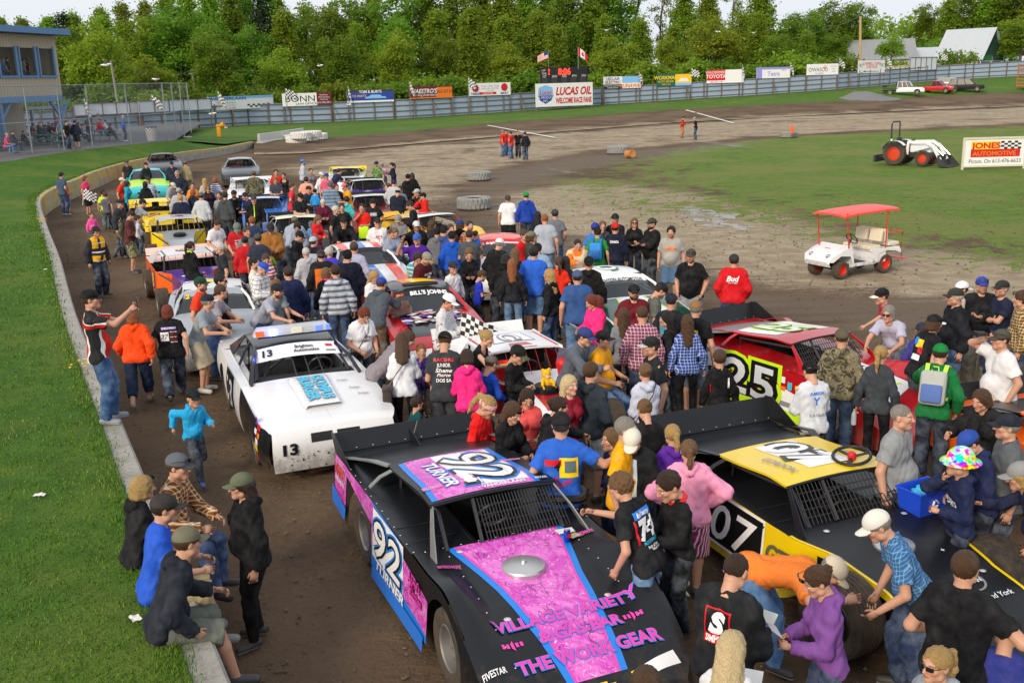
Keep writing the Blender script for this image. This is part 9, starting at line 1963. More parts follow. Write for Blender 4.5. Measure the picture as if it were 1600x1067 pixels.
EX=dict(boyphone=paper('dark phone held by the big boy in black','Rw',.07,.14,'phone',M_phone,'phone'),photo=ex_photo,blackback=ex_back([('rect',D_pur,-.13,.10,.12,.15,.003),('SPEEDWAY',D_white,0,.125,.035,dict(off=.006)),('rect',D_white,-.15,-.10,-.01,.06,.003),('27',D_black,-.08,-.02,.08,dict(off=.006,shear=.2))]+[('Racing Team',[D_white,D_red][k%2],.07,.06-.045*k,.022,dict(width=.11))for k in range(5)]),
junior=ex_back([('RACING',D_red,0,.15,.045,dict(width=.26,bold=.05)),('JUNIOR',D_white,0,.08,.05,dict(width=.18)),('Shane',D_white,0,.01,.05,dict(shear=.3,width=.22)),('Pierce',D_white,0,-.05,.045,dict(shear=.3,width=.18)),('DOS SA',D_white,0,-.12,.045,dict(width=.2))]),pinkcollar=collar(mat('pink_collar',srgb('f02a86'),.8)),colabag=ex_colabag,brownbag=strap_bag(M_leather,'dark brown leather shoulder bag hanging at the white top','shoulder_bag',-1),flagman=flag_in_hand('black and white chequered flag in the hands of the man in white camouflage'),blueback=ex_blueback,strap=strap_bag(M_leather,'brown shoulder bag hanging behind the lavender hoodie','shoulder_bag',-1),openshirt=ex_openshirt,
back74=ex_back([('rect',D_blue,-.13,.10,.13,.17,.003),('Bellamy',D_white,0,.135,.045,dict(off=.006,shear=.2)),('74',D_white,.0,.0,.17,dict(bold=.08,shear=.2)),('rect',D_red,-.155,-.12,-.135,.1,.003),('MOTORSPORTS',D_cyan,.01,-.125,.03,dict(width=.22)),('Bob & Son',D_white,.0,-.17,.025),('TRUCKING',D_white,.03,-.2,.02)]),redcollar=collar(D_red),roundlogo=ex_back([('rect',D_yel,-.06,.0,.07,.10,.003),('rect',D_grn,-.07,.01,-.02,.09,.005),('PRO SHOPS',D_white,0,-.06,.03)]),flash=ex_back([('rect',D_white,.12,-.05,.15,.12,.003),('rect',D_red,-.17,-.12,-.15,.02,.003)]),greyback=ex_back([('rect',D_grey,-.15,-.15,.10,.16,.003),('rect',D_cyan,-.12,-.1,.05,.05,.005)]),bud=ex_back([('Bud',D_white,0,.08,.10,dict(shear=.3,bold=.05)),('KING OF BEERS',D_white,0,.0,.018)]),cheddar=ex_back([('Cheddar',D_org,0,.06,.06,dict(bold=.05)),('HOCKEY',D_org,0,.0,.03)],False),canada=ex_back([('CANADA',D_white,0,.10,.06,dict(width=.2,bold=.05))]),bluepack=lambda o,K,s,sh:backpack(o,K,s,mat('blue_nylon',srgb('1e86dc'),.6),mat('blue_nylon_dark',srgb('1668b0'),.6),'bright blue backpack on the boy in green',mat('blue_nylon_dark',0)),greypack=lambda o,K,s,sh:backpack(o,K,s,mat('grey_nylon',srgb('a8aca8'),.7),mat('grey_nylon_blue',srgb('4a68a8'),.7),'pale grey backpack with lime straps on the man in green',mat('lime_strap',srgb('b4dc4a'),.7)),vest=ex_vest,poster=ex_poster,clipboard=paper('white clipboard held out by the woman in hot pink','Lw',.22,.30,'clipboard',None,'clipboard'),maroonlogo=ex_back([('DODGERS',D_white,0,.08,.04),('rect',D_white,-.05,-.04,.05,.04,.003)],False),papers=paper('white papers held by the man in the black jacket','Lw',.24,.30,'paper_sheet'),limebag=ex_limebag,whiteprint=ex_back([('rect',D_grey,-.10,-.02,.10,.10,.003),('SPEED',D_white,0,.04,.05,dict(off=.006))]),racetee=ex_back([('RACE',D_red,0,.06,.05),('T',D_red,0,-.03,.08)],False),limeprint=ex_back([('rect',D_lime,-.06,-.1,.10,.05,.003)],False),zip=ex_back([('rect',D_lime,-.012,-.25,.012,.2,.004)],False),redlogo=ex_back([('TCS',D_white,0,.0,.07),('RACING',D_white,0,.08,.03)],False),limecollar=collar(mat('lime_collar',srgb('b8f02c'),.8)),handflag=ex_handflag,bottle=ex_bottle,bluelet=ex_back([('AMER',D_blue,0,.12,.04,dict(width=.2)),('Y',D_blue,0,.02,.10),('EAGLE',D_grey,0,-.16,.035,dict(width=.2))]),colorback=ex_back([('rect',D_yel,-.08,.02,.06,.14,.003),('rect',D_red,-.02,-.06,.08,.03,.005),('rect',D_white,-.10,-.16,.06,-.08,.003),('rect',D_blue,-.12,.05,-.05,.16,.005)]),bino=ex_bino,wcards=ex_wcards,cards=paper('white notebook held by the young woman in lilac','Rw',.18,.12),simpson=ex_simpson,brochure=paper('coloured brochure held by the blonde woman in white','Rw',.15,.21,'brochure',None,'brochure'))
LIM=None
for ln in ROWS.strip().split('\n'):
 f=ln.split('|');cr,cx,cy=f[0].split();a,b,k=CROP[cr];px,py=a+float(cx)/k,b+float(cy)/k;H_,fc,ps,bd=f[1].split();op=dict(q.split('=',1)for q in f[7].split())if len(f)>7 else{}
 g=op.get('g');z=float(op.get('z',0));world=None
 hat=f[5]or op.get('hat')
 if g=='3':
  u=(px-100)*.0545;K=skel(ps,bd);z=1.5+zs+.85;q=bld.matrix_basis@Vector((u,.5,0));world=Vector((q.x,q.y,z))
 person(px,py,float(H_),float(fc),ps,bd,f[2],f[3],f[4],hat,f[6],z=z,skin=op.get('skin','a'),beard=float(op.get('beard',0)),shoe=op.get('shoe','2a2a2c'),group=GR.get(g,'people gathered round the race cars'),extra=EX.get(op.get('x')),glasses=op.get('gl'),headset='headset' in op,world=world)
 # = other vehicles and small things
M_head=mat('headlamp_glass',(.75,.77,.8),.1,var=0);M_tail=mat('tail_lamp',(.4,.02,.02),.2,var=0);M_chrome=mat('chrome',(.7,.7,.72),.12,.9,var=0)
def road_car(name,label,loc,rz,paint_,kind,L=5.3,W=1.9,H=1.85,scale=1.0):
 o=thing(name,label,{'pickup':'pickup truck','flatbed':'pickup truck','suv':'car','van':'van','sedan':'car'}[kind],loc,rz,scale=scale);h=L/2;y=W/2
 prof={'pickup':[(-h,1.0),(-.35,1.02),(.95,1.06),(h-.25,.98),(h,.80)],'flatbed':[(-.9,1.02),(.95,1.06),(h-.25,.98),(h,.8)],'suv':[(-h,1.02),(.9,1.08),(h-.25,1.0),(h,.82)],'van':[(-h,1.1),(1.4,1.1),(h-.2,1.0),(h,.8)],'sedan':[(-h,.85),(h-1.4,.9),(h-.3,.8),(h,.65)]}[kind]
 top=lambda x,q=0:interp(x,prof)
 B=Body(lambda x,q:top(x)-.03*(q/y)**4,lambda x:y*interp(x,[(-h,.95),(-h+.3,1),(h-.4,1),(h,.9)]),lambda x:y*interp(x,[(-h,.95),(-h+.3,1),(h-.4,1),(h,.9)]),lambda x:.38,[(-h+1.05,.38,.43),(h-.95,.38,.43)]);B.bulge=.04
 x0=prof[0][0];B.deck(o,'body',paint_,x0,h,16)
 for s in(-1,1):B.side(o,'side_panel',paint_,s,x0,h,40)
 B.end(o,'front_bumper',M_chrome if kind!='sedan' else paint_,h,.06,.35)
 mb=MB();mb.grid(lambda t,q:(x0,t*y*.95,top(x0)-(top(x0)-.4)*q),[-1,1],[0,1]);mb.build('tailgate',paint_,o)
 ca,cb,cc,cd={'pickup':(-.45,-.3,.55,1.15),'flatbed':(-.85,-.7,.75,1.3),'suv':(-h+.1,-h+.5,.5,1.2),'van':(-h+.02,-h+.1,1.0,1.75),'sedan':(-1.6,-.9,.2,.95)}[kind]
 zt=H;zb=lambda x:top(x)-.01;wt=y*.78
 mb=MB();thick_grid(mb,lambda x,t:Vector((x,t*wt,zt-.05*t*t-.02*abs(x-(cb+cc)/2))),lin(cb,cc,8),lin(-1,1,7),.04);mb.build('roof',paint_,o)
 g=mat('car_glass',(.012,.014,.018),.3,spec=.3)
 mb=MB();mb.grid(lambda t,q:(cc+(cd-cc)*q,t*(wt+(y*.94-wt)*q),zt-.06+(zb(cd)-zt+.06)*q),[-1,0,1],[0,1]);mb.build('windscreen',g,o)
 mb=MB();mb.grid(lambda t,q:(cb+(ca-cb)*q,t*(wt+(y*.94-wt)*q),zt-.06+(zb(ca)-zt+.06)*q),[-1,0,1],[0,1]);mb.build('rear_window',g,o)
 for s in(-1,1):
  mb=MB();mb.add([(cb+.02,s*wt,zt-.06),(cc-.02,s*wt,zt-.06),(cd,s*y*.94,zb(cd)),(ca,s*y*.94,zb(ca))],[(0,1,2,3)]);mb.build('side_window',g,o,smooth=False)
  n=3 if kind in('suv','flatbed')else 2
  for k in range(n+1):
   q=k/n;a=Vector((cb+(cc-cb)*q,s*(wt+.012),zt-.05));b=Vector((ca+(cd-ca)*q,s*(y*.94+.012),zb(ca+(cd-ca)*q)));mb=MB();mb.bar(a,b,.09,.05);mb.build('pillar',paint_,o,smooth=False)
  mb=MB();mb.box((cd-.1,s*(y+.1),zb(cd)+.12),(.1,.18,.16));mb.build('mirror',M_black,o,bevel=.02)
  mb=MB();mb.grid(lambda u,q:B.fend(u,q,.01),lin(s*y*.62,s*y*.88,4),lin(.12,.38,3));mb.build('headlight',M_head,o)
 mb=MB();mb.grid(lambda u,q:B.fend(u,q,.01),lin(-y*.55,y*.55,6),lin(.12,.42,3));mb.build('grille',M_black,o)
 mb=MB();mb.grid(lambda u,q:B.fend(u,q,.012),lin(-.18,.18,3),lin(.7,.85,2));mb.build('number_plate',M_white,o)
 if kind=='pickup':mb=MB();mb.box((-h/2-.25,0,top(-1)+.012),(h-.35,W*.8,.02));mb.build('load_bed',M_int,o,smooth=False)
 if kind=='flatbed':
  mb=MB();mb.box((-h/2-.35,0,.92),(h-.7,W+.2,.12));mb.box((-.98,0,1.35),(.06,W,.8));mb.build('flat_bed',M_black,o,smooth=False)
  mb=MB();mb.bar((-h,.3,.6),(-.9,.3,.6),.1,.2);mb.bar((-h,-.3,.6),(-.9,-.3,.6),.1,.2);mb.bar((-h+.1,-.8,1.2),(-h+.5,.8,1.25),.06,.3);mb.build('chassis',M_black,o,smooth=False)
  mb=MB();mb.box((.1,0,zt+.08),(.2,1.2,.1));mb.build('roof_beacon',M_org,o,bevel=.02)
 for s in(-1,1):
  for x in(-h+1.05,h-.95):wheel(o,x,s*(y-.14),.38,.26,M_rim)
 return o
road_car('pickup_truck','white crew-cab flatbed truck parked by the gravel heap',verge_at(1411,148.5),R(-22),Pw,'flatbed',5.6)
road_car('pickup_truck','red pickup truck with a silver bumper between the white truck and the dark one',verge_at(1462,146),R(-38),paint('bright_red_paint','c01a20'),'pickup',5.1,1.9,1.75)
road_car('sport_utility_vehicle','black sport utility vehicle at the right of the parked trucks',verge_at(1509,143.5),R(-28),mat('dull_black_paint',(.013,.013,.016),.55,spec=.25),'suv',5.0,1.9,1.85)
road_car('parked_car','pale car half hidden behind the black sport utility vehicle',verge_at(1486,139.5),R(-28),Pgry,'suv',4.6,1.8,1.7)
road_car('parked_van','white van seen over the fence below the steep-roofed barn',at_d(1552,105,205)*Vector((1,1,0))+Vector((0,0,3.9)),R(-10),Pw,'van',5,1.9,2.0)
road_car('parked_car','white car roof showing over the fence left of the white van',at_d(1515,105,205)*Vector((1,1,0))+Vector((0,0,3.6)),R(0),Pw,'sedan',4.5,1.8,1.6)
p=verge_at(1603,141);o=thing('trailer','rusty orange ramp trailer cut by the right edge by the fence','trailer',p,R(20));m=mat('rust_orange',(.42,.14,.05),.8,var=.3)
mb=MB();mb.box((1.2,0,.7),(4,1.9,.2));mb.build('trailer_bed',m,o,smooth=False);mb=MB()
for k in range(7):mb.box((-.9,0,.6+k*.5),(.1,1.9,.16))
for s in(-1,1):mb.box((-.9,s*.9,2.1),(.12,.12,3.4))
mb.build('ramp',m,o,smooth=False)
for s in(-1,1):wheel(o,1.4,s*.95,.36,.24)
g=thing('golf_cart','white golf cart with a red roof standing on the bare infield','golf cart',(8.93,26.5,0),R(-152),scale=.92)
xf,xr=.85,-.82
mb=MB();prof=[(1.28,.52),(1.22,.68),(.95,.80),(.62,.88),(.55,.86),(.40,.42),(-.25,.40),(-.30,.62),(-.55,.66),(-1.25,.62),(-1.32,.45),(-1.28,.36),(1.2,.34)]
def sect(w):return[(x,w,z)for x,z in prof]
def cartshell(mb,s):
 pts=[(1.30,.50),(1.22,.66),(.95,.78),(.60,.86),(.50,.40)];return pts
mb=MB();mb.grid(lambda q,t:(interp(q,[(0,1.30),(.15,1.24),(.6,.92),(1,.56)]),t*interp(q,[(0,.46),(.2,.54),(1,.58)]),interp(q,[(0,.50),(.15,.64),(.6,.80),(1,.90)])-.06*t**4),lin(0,1,12),lin(-1,1,13));mb.grid(lambda q,t:(1.30-.06*q,t*(.46+.02*q),.50-.14*q),[0,1],lin(-1,1,9));mb.grid(lambda q,t:(.56-.1*q,t*.58,.90-.52*q),[0,1],lin(-1,1,5));mb.build('front_cowl',Pw,g)
for s in(-1,1):
 mb=MB();mb.add([(1.30,s*.46,.50),(1.24,s*.53,.64),(.92,s*.57,.78),(.56,s*.58,.88),(.44,s*.58,.38),(.48,s*.58,.34),(.60,s*.58,.62),(.95,s*.57,.66),(1.2,s*.54,.50)],[(0,1,8),(1,2,7,8),(2,3,6,7),(3,4,5,6)]);mb.build('front_fender',Pw,g,smooth=False)
 mb=MB();mb.slab([(-.28,s*.58,.34),(-.28,s*.58,.56),(-.22,s*.58,.72),(-.6,s*.58,.74),(-1.36,s*.58,.66),(-1.38,s*.58,.54),(-1.14,s*.58,.62),(-.82,s*.58,.66),(-.52,s*.58,.60),(-.44,s*.58,.34)],(0,-s,0),.03);mb.build('rear_fender',Pw,g,smooth=False)
 mb=MB();mb.box((.1,s*.55,.36),(.95,.06,.08));mb.build('rocker',Pw,g,smooth=False)
mb=MB();mb.box((-.55,0,.52),(.5,1.1,.36));mb.box((-.8,0,.69),(1.1,1.1,.06));mb.build('seat_base',Pw,g,smooth=False)
mb=MB();mb.box((.12,0,.34),(.9,1.08,.04));mb.build('floor_pan',M_dk,g,smooth=False)
M_vinyl=mat('cream_vinyl',(.68,.63,.48),.5,var=.06)
mb=MB();mb.box((-.42,0,.76),(.46,1.0,.12));mb.build('front_seat',M_vinyl,g,bevel=.04,seg=3)
for s in(-1,1):mb=MB();mb.box((-.70,s*.26,1.06),(.10,.44,.34),0,Matrix.Rotation(R(-8),3,'Y'));mb.build('seat_back',M_vinyl,g,bevel=.04,seg=3)
mb=MB();mb.box((-.90,0,1.06),(.09,.96,.34));mb.build('rear_seat_back',M_vinyl,g,bevel=.04,seg=3);mb=MB();mb.box((-1.18,0,.80),(.44,.98,.10));mb.build('rear_seat',M_vinyl,g,bevel=.04,seg=3)
M_rtube=mat('red_tube',srgb('c8321e'),.4,var=.05);Rt=Porg
mb=MB();thick_grid(mb,lambda x,t:Vector((x,t*.60,1.86-.05*t**4-.03*((x+.2)/1.0)**4-.02*x)),lin(-1.2,.92,12),lin(-1,1,13),.05);mb.build('roof',mat('coral_roof',srgb('ee4c40'),.4,var=.05),g,ang=.7)
for s in(-1,1):
 mb=MB();mb.tube([(.66,s*.56,.80),(.78,s*.56,1.82)],.018,8);mb.build('roof_post',M_rtube,g);mb=MB();mb.tube([(-.78,s*.54,.72),(-.80,s*.54,1.84)],.018,8);mb.build('roof_post',M_rtube,g)
 mb=MB();mb.tube([(-.95,s*.52,.70),(-1.42,s*.52,.72),(-1.46,s*.52,1.12),(-1.0,s*.52,1.14)],.016,8);mb.build('hand_rail',M_rtube,g)
mb=MB();mb.tube([(-1.46,-.52,1.12),(-1.46,.52,1.12)],.016,8);mb.tube([(-1.44,-.5,.72),(-1.5,-.5,.34),(-1.5,.5,.34),(-1.44,.5,.72)],.016,8);mb.box((-1.62,0,.34),(.3,1.0,.02));mb.build('rear_step',M_rtube,g)
mb=MB();mb.tube([(.50,.25,.62),(.26,.25,1.02)],.02,6);mb.build('steering_column',M_black,g);steering(g,.24,.25,1.05,-55)
for s in(-1,1):
 mb=MB();mb.lathe([(0,.03),(.05,.02),(.065,0),(.07,-.05)],16,0,Matrix.Translation((1.22,s*.32,.655))@Matrix.Rotation(R(72),4,'Y'));mb.build('headlight',M_chrome,g)
 for x,r in((xf,.25),(xr,.27)):wheel(g,x,s*.46,r,.22,mat('red_hub',srgb('d0301c'),.4),R(6)if x>0 else 0)
mb=MB();mb.tube([(xf,-.42,.25),(xf,.42,.25)],.035,8);mb.tube([(xr,-.42,.27),(xr,.42,.27)],.05,8);mb.box((1.05,0,.38),(.3,.5,.12));mb.build('axle',M_black,g)
fc=lambda u,v,off=0:Vector((interp(v,[(0,1.24),(1,.60)]),u,interp(v,[(0,.64),(.6,.80),(1,.90)])+.012+off));word(g,D_red,fc,'SPEEDWAY',0,.55,.07,width=.22)
tr=thing('tractor','small white tractor with orange wheels, front loader and roll bar','tractor',at(1424,258,0),R(-46),scale=1.0)
M_og=mat('orange_rim',srgb('c83c18'),.5);
TR={}
for nm,x,r,w in(('r',-.72,.64,.34),('f',.85,.42,.26)):
 mb=tyre_mesh(r,w,r*.56,22,.03);tm=mb.mesh('wheel',M_rubber,ang=.5)
 for s in(-1,1):
  wo=link('wheel',tm,tr);wo.location=(x,s*(.60 if nm=='r' else .55),r);mb=MB();mb.lathe([(r*.57,-w*.3),(r*.5,-w*.32),(r*.46,-w*.05),(r*.2,-w*.1),(0,-w*.12)],20,0,Matrix.Rotation(R(90),4,'X'));mb.lathe([(0,w*.12),(r*.2,w*.1),(r*.46,w*.05),(r*.5,w*.32),(r*.57,w*.3)],20,0,Matrix.Rotation(R(90),4,'X'));mb.build('rim',M_og,wo)
mb=MB();mb.box((.55,0,.92),(1.15,.52,.44));mb.build('bonnet',Pw,tr,bevel=.06,seg=3);mb=MB();mb.box((.35,0,.58),(1.7,.36,.3));mb.box((-.6,0,.62),(.6,.6,.4));mb.build('chassis',M_dk,tr,bevel=.03)
for s in(-1,1):mb=MB();mb.grid(lambda a,q:(-.72+.72*math.cos(a),s*(.42+.36*q),.64+.70*math.sin(a)),lin(R(40),R(165),10),[0,1]);mb.build('rear_mudguard',Pw,tr)
mb=MB();mb.box((-.55,0,1.0),(.46,.46,.12));mb.box((-.78,0,1.26),(.12,.44,.46));mb.build('seat',M_black,tr,bevel=.04);steering(tr,-.02,0,1.28,-50)
mb=MB();mb.tube([(-1.0,-.48,.8),(-1.02,-.48,2.2),(-1.0,-.38,2.32),(-1.0,.38,2.32),(-1.02,.48,2.2),(-1.0,.48,.8)],.04,8);mb.build('roll_bar',M_black,tr)
for s in(-1,1):
 mb=MB();ribbon(mb,[(-.1,s*.42,.6),(-.05,s*.42,1.25),(.95,s*.42,1.28),(1.35,s*.42,1.05),(1.75,s*.42,.35)],(0,1,0),.10,.16);mb.build('loader_arm',Pw,tr,smooth=False)
 mb=MB();mb.tube([(.3,s*.42,.75),(1.2,s*.42,1.0)],.035,8);mb.tube([(1.3,s*.42,1.15),(1.9,s*.42,.6)],.03,8);mb.build('hydraulic_ram',M_chrome,tr)
 mb=MB();mb.lathe([(0,.02),(.06,0),(.07,-.06)],12,0,Matrix.Translation((-.95,s*.5,1.35))@Matrix.Rotation(R(90),4,'Y'));mb.build('work_lamp',M_head,tr)
mb=MB();pr=[(1.75,.62),(1.72,.35),(1.80,.08),(2.35,.02)]
mb.grid(lambda i,t:(pr[int(i)][0],t*.8,pr[int(i)][1]),[0,1,2,3],[-1,1])
for s in(-1,1):mb.add([(a,s*.8,b)for a,b in pr],[(0,1,2,3)])
mb.build('loader_bucket',M_dk,tr,smooth=False);mb=MB();mb.box((-1.75,0,.35),(.12,1.7,.38));mb.bar((-1.7,.3,.4),(-1.0,.25,.6),.08,.08);mb.bar((-1.7,-.3,.4),(-1.0,-.25,.6),.08,.08);mb.build('rear_blade',M_dk,tr,smooth=False)
def infield(o,fn,W,H):
 M_cr=mat('cream_frame',(.62,.58,.46),.7)
 mb=MB()
 for u in(0,W*.5,W):mb.bar(fn(u,-.25,.0),fn(u,H+.04,.0),.09,.09)
 for v in(0,H):mb.bar(fn(0,v,.01),fn(W,v,.01),.09,.09)
 mb.build('frame',M_cr,o,smooth=False);w=W*.5
 rect(o,M_yel,fn,w*.12,H*.60,w*.58,H*.88);rect(o,M_red,fn,w*.12,H*.32,w*.92,H*.60);mb=MB()
 for i in range(6):
  for j in range(4):
   if(i+j)%2:put_poly(mb,[(w*(.60+i*.055),H*(.60+j*.07)),(w*(.655+i*.055),H*(.60+j*.07)),(w*(.655+i*.055),H*(.67+j*.07)),(w*(.60+i*.055),H*(.67+j*.07))],fn,off=.008,n=1)
 mb.build('chequers',M_black,o,smooth=False);letters(o,M_red,[('JONES',w*.36,H*.74,H*.20,dict(bold=.05,width=w*.46))],fn);letters(o,M_org,[('AUTOMOTIVE',w*.5,H*.45,H*.16,dict(bold=.04,width=w*.7))],lambda u,v,f=0:fn(u,v,f+.004));letters(o,M_dk,[('Picton, On 613-476-6633',w*.52,H*.18,H*.15,dict(width=w*.84))],fn)
 wheel_deco(o,fn,w*1.35,H*.72,H*.18,M_org);letters(o,M_dk,[('Bobcat of',w*1.42,H*.42,H*.2,dict(bold=.03))],fn);letters(o,M_org,[('TRUCK CENTRE',w*1.5,H*.12,H*.14,dict(width=w*.84))],fn)
Dt=math.hypot(*at(1511,262,0).xy);board('advertising_board','cream-framed white advertising board on the infield beside the tractor',1515,1684,220,258,infield,M_white,legs=False,D=Dt)
def gull(label,p,rz,flap,span=1.2,fly=True):
 o=thing('gull',label,'bird',p,rz,'gulls about the track');Mg=mat('gull_white',(.8,.8,.8),.8,var=.05);mg=mat('gull_grey',(.5,.52,.55),.8)
 mb=MB();mb.tube([(-.26,0,.01),(-.16,0,0),(0,0,0),(.14,0,.02),(.20,0,.05),(.25,0,.05),(.30,0,.045)],[.03,.05,.075,.06,.045,.035,.005],8);mb.build('body',Mg,o)
 if fly:
  for s in(-1,1):
   mb=MB();h=span/2;thick_grid(mb,lambda q,t:Vector((.06-.14*t*(1-q*.6)-.12*q*q,s*q*h,math.sin(flap)*h*q*(1-.45*q)+.02)),lin(0,1,8),lin(0,1,4),.012);mb.build('wing',mg,o)
 else:
  for s in(-1,1):mb=MB();mb.tube([(.08,s*.06,.03),(-.1,s*.065,.03),(-.3,s*.02,.02)],[.02,.045,.01],6);mb.build('wing',mg,o);mb=MB();mb.tube([(0,s*.03,-.05),(.0,s*.03,-.2)],.008,5);mb.build('leg',M_org,o)
 return o
for px,py,D,rz,fl,L in((165,102,62,20,.75,'gull flying with raised wings over the chain-link fence'),(948,48,95,50,.35,'gull gliding before the wood above the scoreboard'),(1122,50,120,160,.2,'gull flying before the bright round tree'),(500,103,95,0,.3,'gull flying low above the maroon and white board'),(332,178,80,10,.2,'gull flying low in front of the grey fence'),(545,164,100,150,.5,'gull flying at the corner of the blue car board'),(50,37,90,0,.4,'gull flying in the pale sky above the grandstand roof'),(1178,52,140,30,.3,'distant gull before the thin treetops')):gull(L,at_d(px,py,D),R(rz),fl,1.35)
for px,py,L in((290,219,'gull standing on the grass bank, the left of two'),(297,219,'gull standing on the grass bank, the right of two'),(353,203,'gull standing on the grass by the yellow horn')):gull(L,at(px,py,1.0)+Vector((0,0,.22)),R(140),0,fly=False)
o=gull('gull perched on the top rail of the chain-link fence',CF[-1]+Vector((-.4,0,HC+.28)),R(180),0,fly=False)
def on_car(o,x,y,z):return o.matrix_basis@Vector((x,y,z))
pb=at(1441,797,.80);bx=thing('recycling_box','blue plastic recycling box on the black hood','box',pb,H07.rotation_euler.z+R(95));m=mat('blue_plastic',srgb('1c4ad0'),.45)
mb=MB();W_,L_,h_=.24,.34,.26
mb.add([(-L_*.42,-W_*.42,0),(L_*.42,-W_*.42,0),(L_*.42,W_*.42,0),(-L_*.42,W_*.42,0),(-L_*.5,-W_*.5,h_),(L_*.5,-W_*.5,h_),(L_*.5,W_*.5,h_),(-L_*.5,W_*.5,h_),(-L_*.46,-W_*.46,h_),(L_*.46,-W_*.46,h_),(L_*.46,W_*.46,h_),(-L_*.46,W_*.46,h_),(-L_*.4,-W_*.4,.02),(L_*.4,-W_*.4,.02),(L_*.4,W_*.4,.02),(-L_*.4,W_*.4,.02)],[(3,2,1,0)]+[(i,(i+1)%4,4+(i+1)%4,4+i)for i in range(4)]+[(4+i,4+(i+1)%4,8+(i+1)%4,8+i)for i in range(4)]+[(8+i,8+(i+1)%4,12+(i+1)%4,12+i)for i in range(4)]+[(12,13,14,15)]);mb.v=[(a*1.3,b*1.3,c)for a,b,c in mb.v];mb.build('tub',m,bx,smooth=False)
mb=MB();mb.tube([(a*.45,b*.315,.26)for a,b in((-.5,-.5),(.5,-.5),(.5,.5),(-.5,.5))],.014,6,closed=True);mb.build('rim',m,bx)
mb=MB();
for k in range(3):a=k*2.094;mb.bar((.04*math.cos(a),-.157,.13+.04*math.sin(a)),(.04*math.cos(a+1.5),-.157,.13+.04*math.sin(a+1.5)),.02,.006)
mb.build('recycling_mark',D_white,bx,smooth=False)
mb=MB();rg=random.Random(3)
for _ in range(12):mb.box((rg.uniform(-.15,.15),rg.uniform(-.09,.09),.19+rg.uniform(0,.05)),(.1,.06,.02),0,Matrix.Rotation(rg.uniform(0,3),3,'Z'))
tag(mb.build('sweets',D_cyan,None,smooth=False),'pale blue packets lying inside the blue recycling box','packets',kind='stuff').matrix_world=bx.matrix_basis
sw=thing('steering_wheel','black steering wheel with a red hub lying on the yellow roof','steering wheel',on_car(H07,-.10,.34,1.26),0);sw.rotation_euler=(R(8),R(-8),0);mb=MB();pts=[(.19*math.cos(a),.19*math.sin(a),.04)for a in lin(0,2*math.pi,29)[:-1]];mb.tube(pts,.018,8,closed=True)
for k in range(3):a=k*2.094;mb.bar((.03*math.cos(a),.03*math.sin(a),.03),(.18*math.cos(a),.18*math.sin(a),.04),.035,.01)
mb.build('wheel_rim',M_black,sw);mb=MB();mb.lathe([(.045,0),(.045,.06),(.035,.075),(.0,.075)],14);mb.build('hub',M_red,sw)
pc=on_car(H92,.78,.50,.84);can=thing('soda_can','blue soda can standing on the black hood','can',pc,.4);mb=MB();mb.lathe([(0,0),(.026,0),(.033,.012),(.033,.108),(.027,.122),(0,.120)],18);mb.build('can_body',mat('can_blue',srgb('1438a8'),.25,.4),can);mb=MB();mb.lathe([(.0275,.121),(.0285,.126),(.024,.123),(0,.121)],18);mb.build('can_lid',M_chrome,can)
mb=MB();mb.lathe([(0,0),(.022,0)],14,0,Matrix.Translation((.01,-.034,.07))@Matrix.Rotation(R(90),4,'X'));mb.build('emblem',D_red,can)
for k,(x,y,z,L,m,w,h)in enumerate(((.62,.56,.87,'white card under the hand of the man leaning on the black car',M_paper,.17,.10),(.72,.60,.855,'yellowish card beside the blue soda can',mat('cream_card',(.6,.55,.3),.7),.12,.08))):
 mb=MB();mb.box((0,0,0),(w,h,.004));q=mb.build('card',m,None,smooth=False);q.location=on_car(H92,x,y,z);q.rotation_euler=(0,0,.5*k+.3);tag(q,L,'card')
p=at(1052,912,.45);mb=MB();V,F=nets(lambda P:ell_d(P,A3(0,0,0),A3(.16,.09,.20))+.02*np.sin(P[:,0]*40+P[:,2]*15)*np.sin(P[:,2]*33),(-.25,-.16,-.28),(.25,.16,.28),.016);t=NT('thin_plastic');t.set(col=(.8,.82,.86),rough=.3,alpha=.8);q=link('carrier_bag',np_mesh('carrier_bag',V,F,[t.m]));q.location=p;tag(q,'white plastic carrier bag hanging beside the boy with the red collar','bag')
GI=[o_ for o_ in SC.objects if o_.name.startswith('race_car')and 'red bucket aboard' in o_.get('label','')][0]
bk=thing('bucket','red plastic bucket of sweets on the white and red car','bucket',on_car(GI,.35,-.42,.93));mb=MB();mb.lathe([(0,0),(.14,0),(.20,.2),(.215,.2),(.215,.215),(.19,.215),(.135,.02),(0,.02)],24);mb.build('pail',M_red,bk);mb=MB();mb.lathe([(0,.17),(.18,.165)],16);mb.build('sweets',D_yel,bk)
pl=thing('plush_tiger','small yellow and white plush tiger sitting on the round air cleaner','soft toy',on_car(GI,.95,0,.87),GI.rotation_euler.z);my=mat('yellow_plush',srgb('f0b820'),.95)
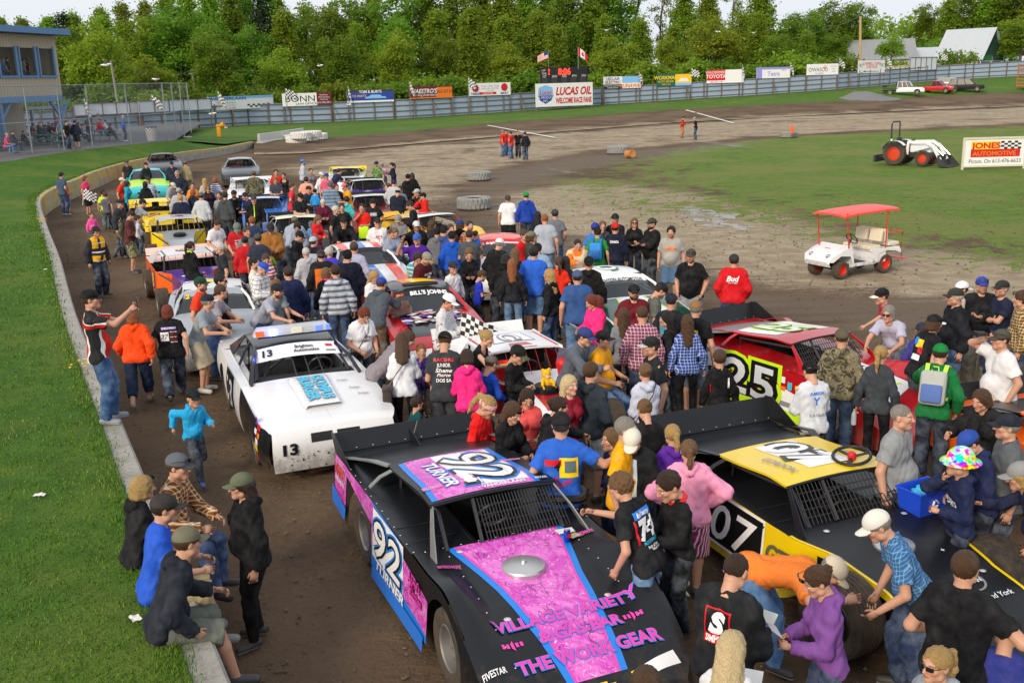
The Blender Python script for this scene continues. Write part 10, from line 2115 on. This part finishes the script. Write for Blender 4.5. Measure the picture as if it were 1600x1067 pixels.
V,F=nets(lambda P:sunion([ell_d(P,A3(0,0,.09),A3(.07,.075,.09)),np.linalg.norm(P-A3(.015,0,.225),axis=1)-.068,np.linalg.norm(P-A3(.005,.05,.285),axis=1)-.022,np.linalg.norm(P-A3(.005,-.05,.285),axis=1)-.022,cone_d(P,A3(.02,.06,.03),A3(.13,.085,.03),.035,.03),cone_d(P,A3(.02,-.06,.03),A3(.13,-.085,.03),.035,.03),cone_d(P,A3(.02,.06,.14),A3(.09,.09,.09),.028,.025),cone_d(P,A3(.02,-.06,.14),A3(.09,-.09,.09),.028,.025)],.02),(-.12,-.16,-.02),(.2,.16,.33),.011);link('toy_body',np_mesh('toy_body',V,F,[my]),pl);mb=MB();mb.lathe([(0,.0),(.03,-.006),(.036,-.02)],12,0,Matrix.Translation((.082,0,.205))@Matrix.Rotation(R(90),4,'Y'));mb.build('muzzle',M_white,pl);mb=MB()
for s in(-1,1):mb.lathe([(0,.004),(.008,0)],8,0,Matrix.Translation((.075,s*.026,.245))@Matrix.Rotation(R(75),4,'Y'))
mb.build('eyes',M_black,pl)
bt=thing('gift_boot','red boot-shaped gift holder standing on the white and red hood','gift boot',on_car(GI,.8,.36,.82),GI.rotation_euler.z+R(60));V,F=nets(lambda P:sunion([cone_d(P,A3(0,0,.08),A3(-.02,0,.34),.07,.10),cone_d(P,A3(0,0,.06),A3(.15,0,.05),.06,.05)],.03),(-.16,-.14,-.02),(.24,.14,.42),.014);link('boot_shell',np_mesh('boot_shell',V,F,[M_red]),bt);mb=MB();mb.box((.0,.0,.44),(.2,.03,.26),0,Matrix.Rotation(R(12),3,'Y'));mb.box((.06,.05,.42),(.2,.03,.2));mb.build('packet',mat('print_packet',(.1,.1,.16),.4,var=.8,scale=30),bt,smooth=False)
mb=MB();mb.lathe([(.20,-.02),(.215,0),(.215,.05),(.2,.06)],28,0,Matrix.Translation(on_car(GI,.95,0,.80)));
rg=random.Random(6);cmats=[M_paper,D_white,mat('card_print',(.45,.38,.4),.6,var=.7,scale=40),D_pur,mat('card_pink',(.6,.3,.35),.6)]
for k in range(46):
 x,y=rg.uniform(.70,1.45),rg.uniform(-.62,.5);mb=MB();mb.box((0,0,0),(rg.uniform(.09,.2),rg.uniform(.07,.14),.003));q=mb.build('hero_card',cmats[k%5],None,smooth=False);q.location=on_car(BILLS,x,y,.955-.08*x+.045+k*.0012);q.rotation_euler=(rg.uniform(-.06,.06),rg.uniform(-.06,.06),rg.uniform(0,3.1));tag(q,'loose printed card in the heap on the red and black hood','card','printed cards strewn over the red and black hood')
cbx=thing('cardboard_box','open printed cardboard box at the corner of the red and black hood','box',on_car(BILLS,.72,-.58,1.0),BILLS.rotation_euler.z);mb=MB();m=mat('printed_board',(.3,.16,.12),.7,var=.5,scale=18)
mb.box((0,0,.01),(.3,.4,.02));mb.box((-.15,0,.09),(.01,.4,.18),0,Matrix.Rotation(R(-10),3,'Y'));mb.box((.15,0,.05),(.01,.4,.1));mb.box((0,-.2,.05),(.3,.01,.1));mb.box((0,.2,.05),(.3,.01,.1));mb.build('carton',m,cbx,smooth=False)
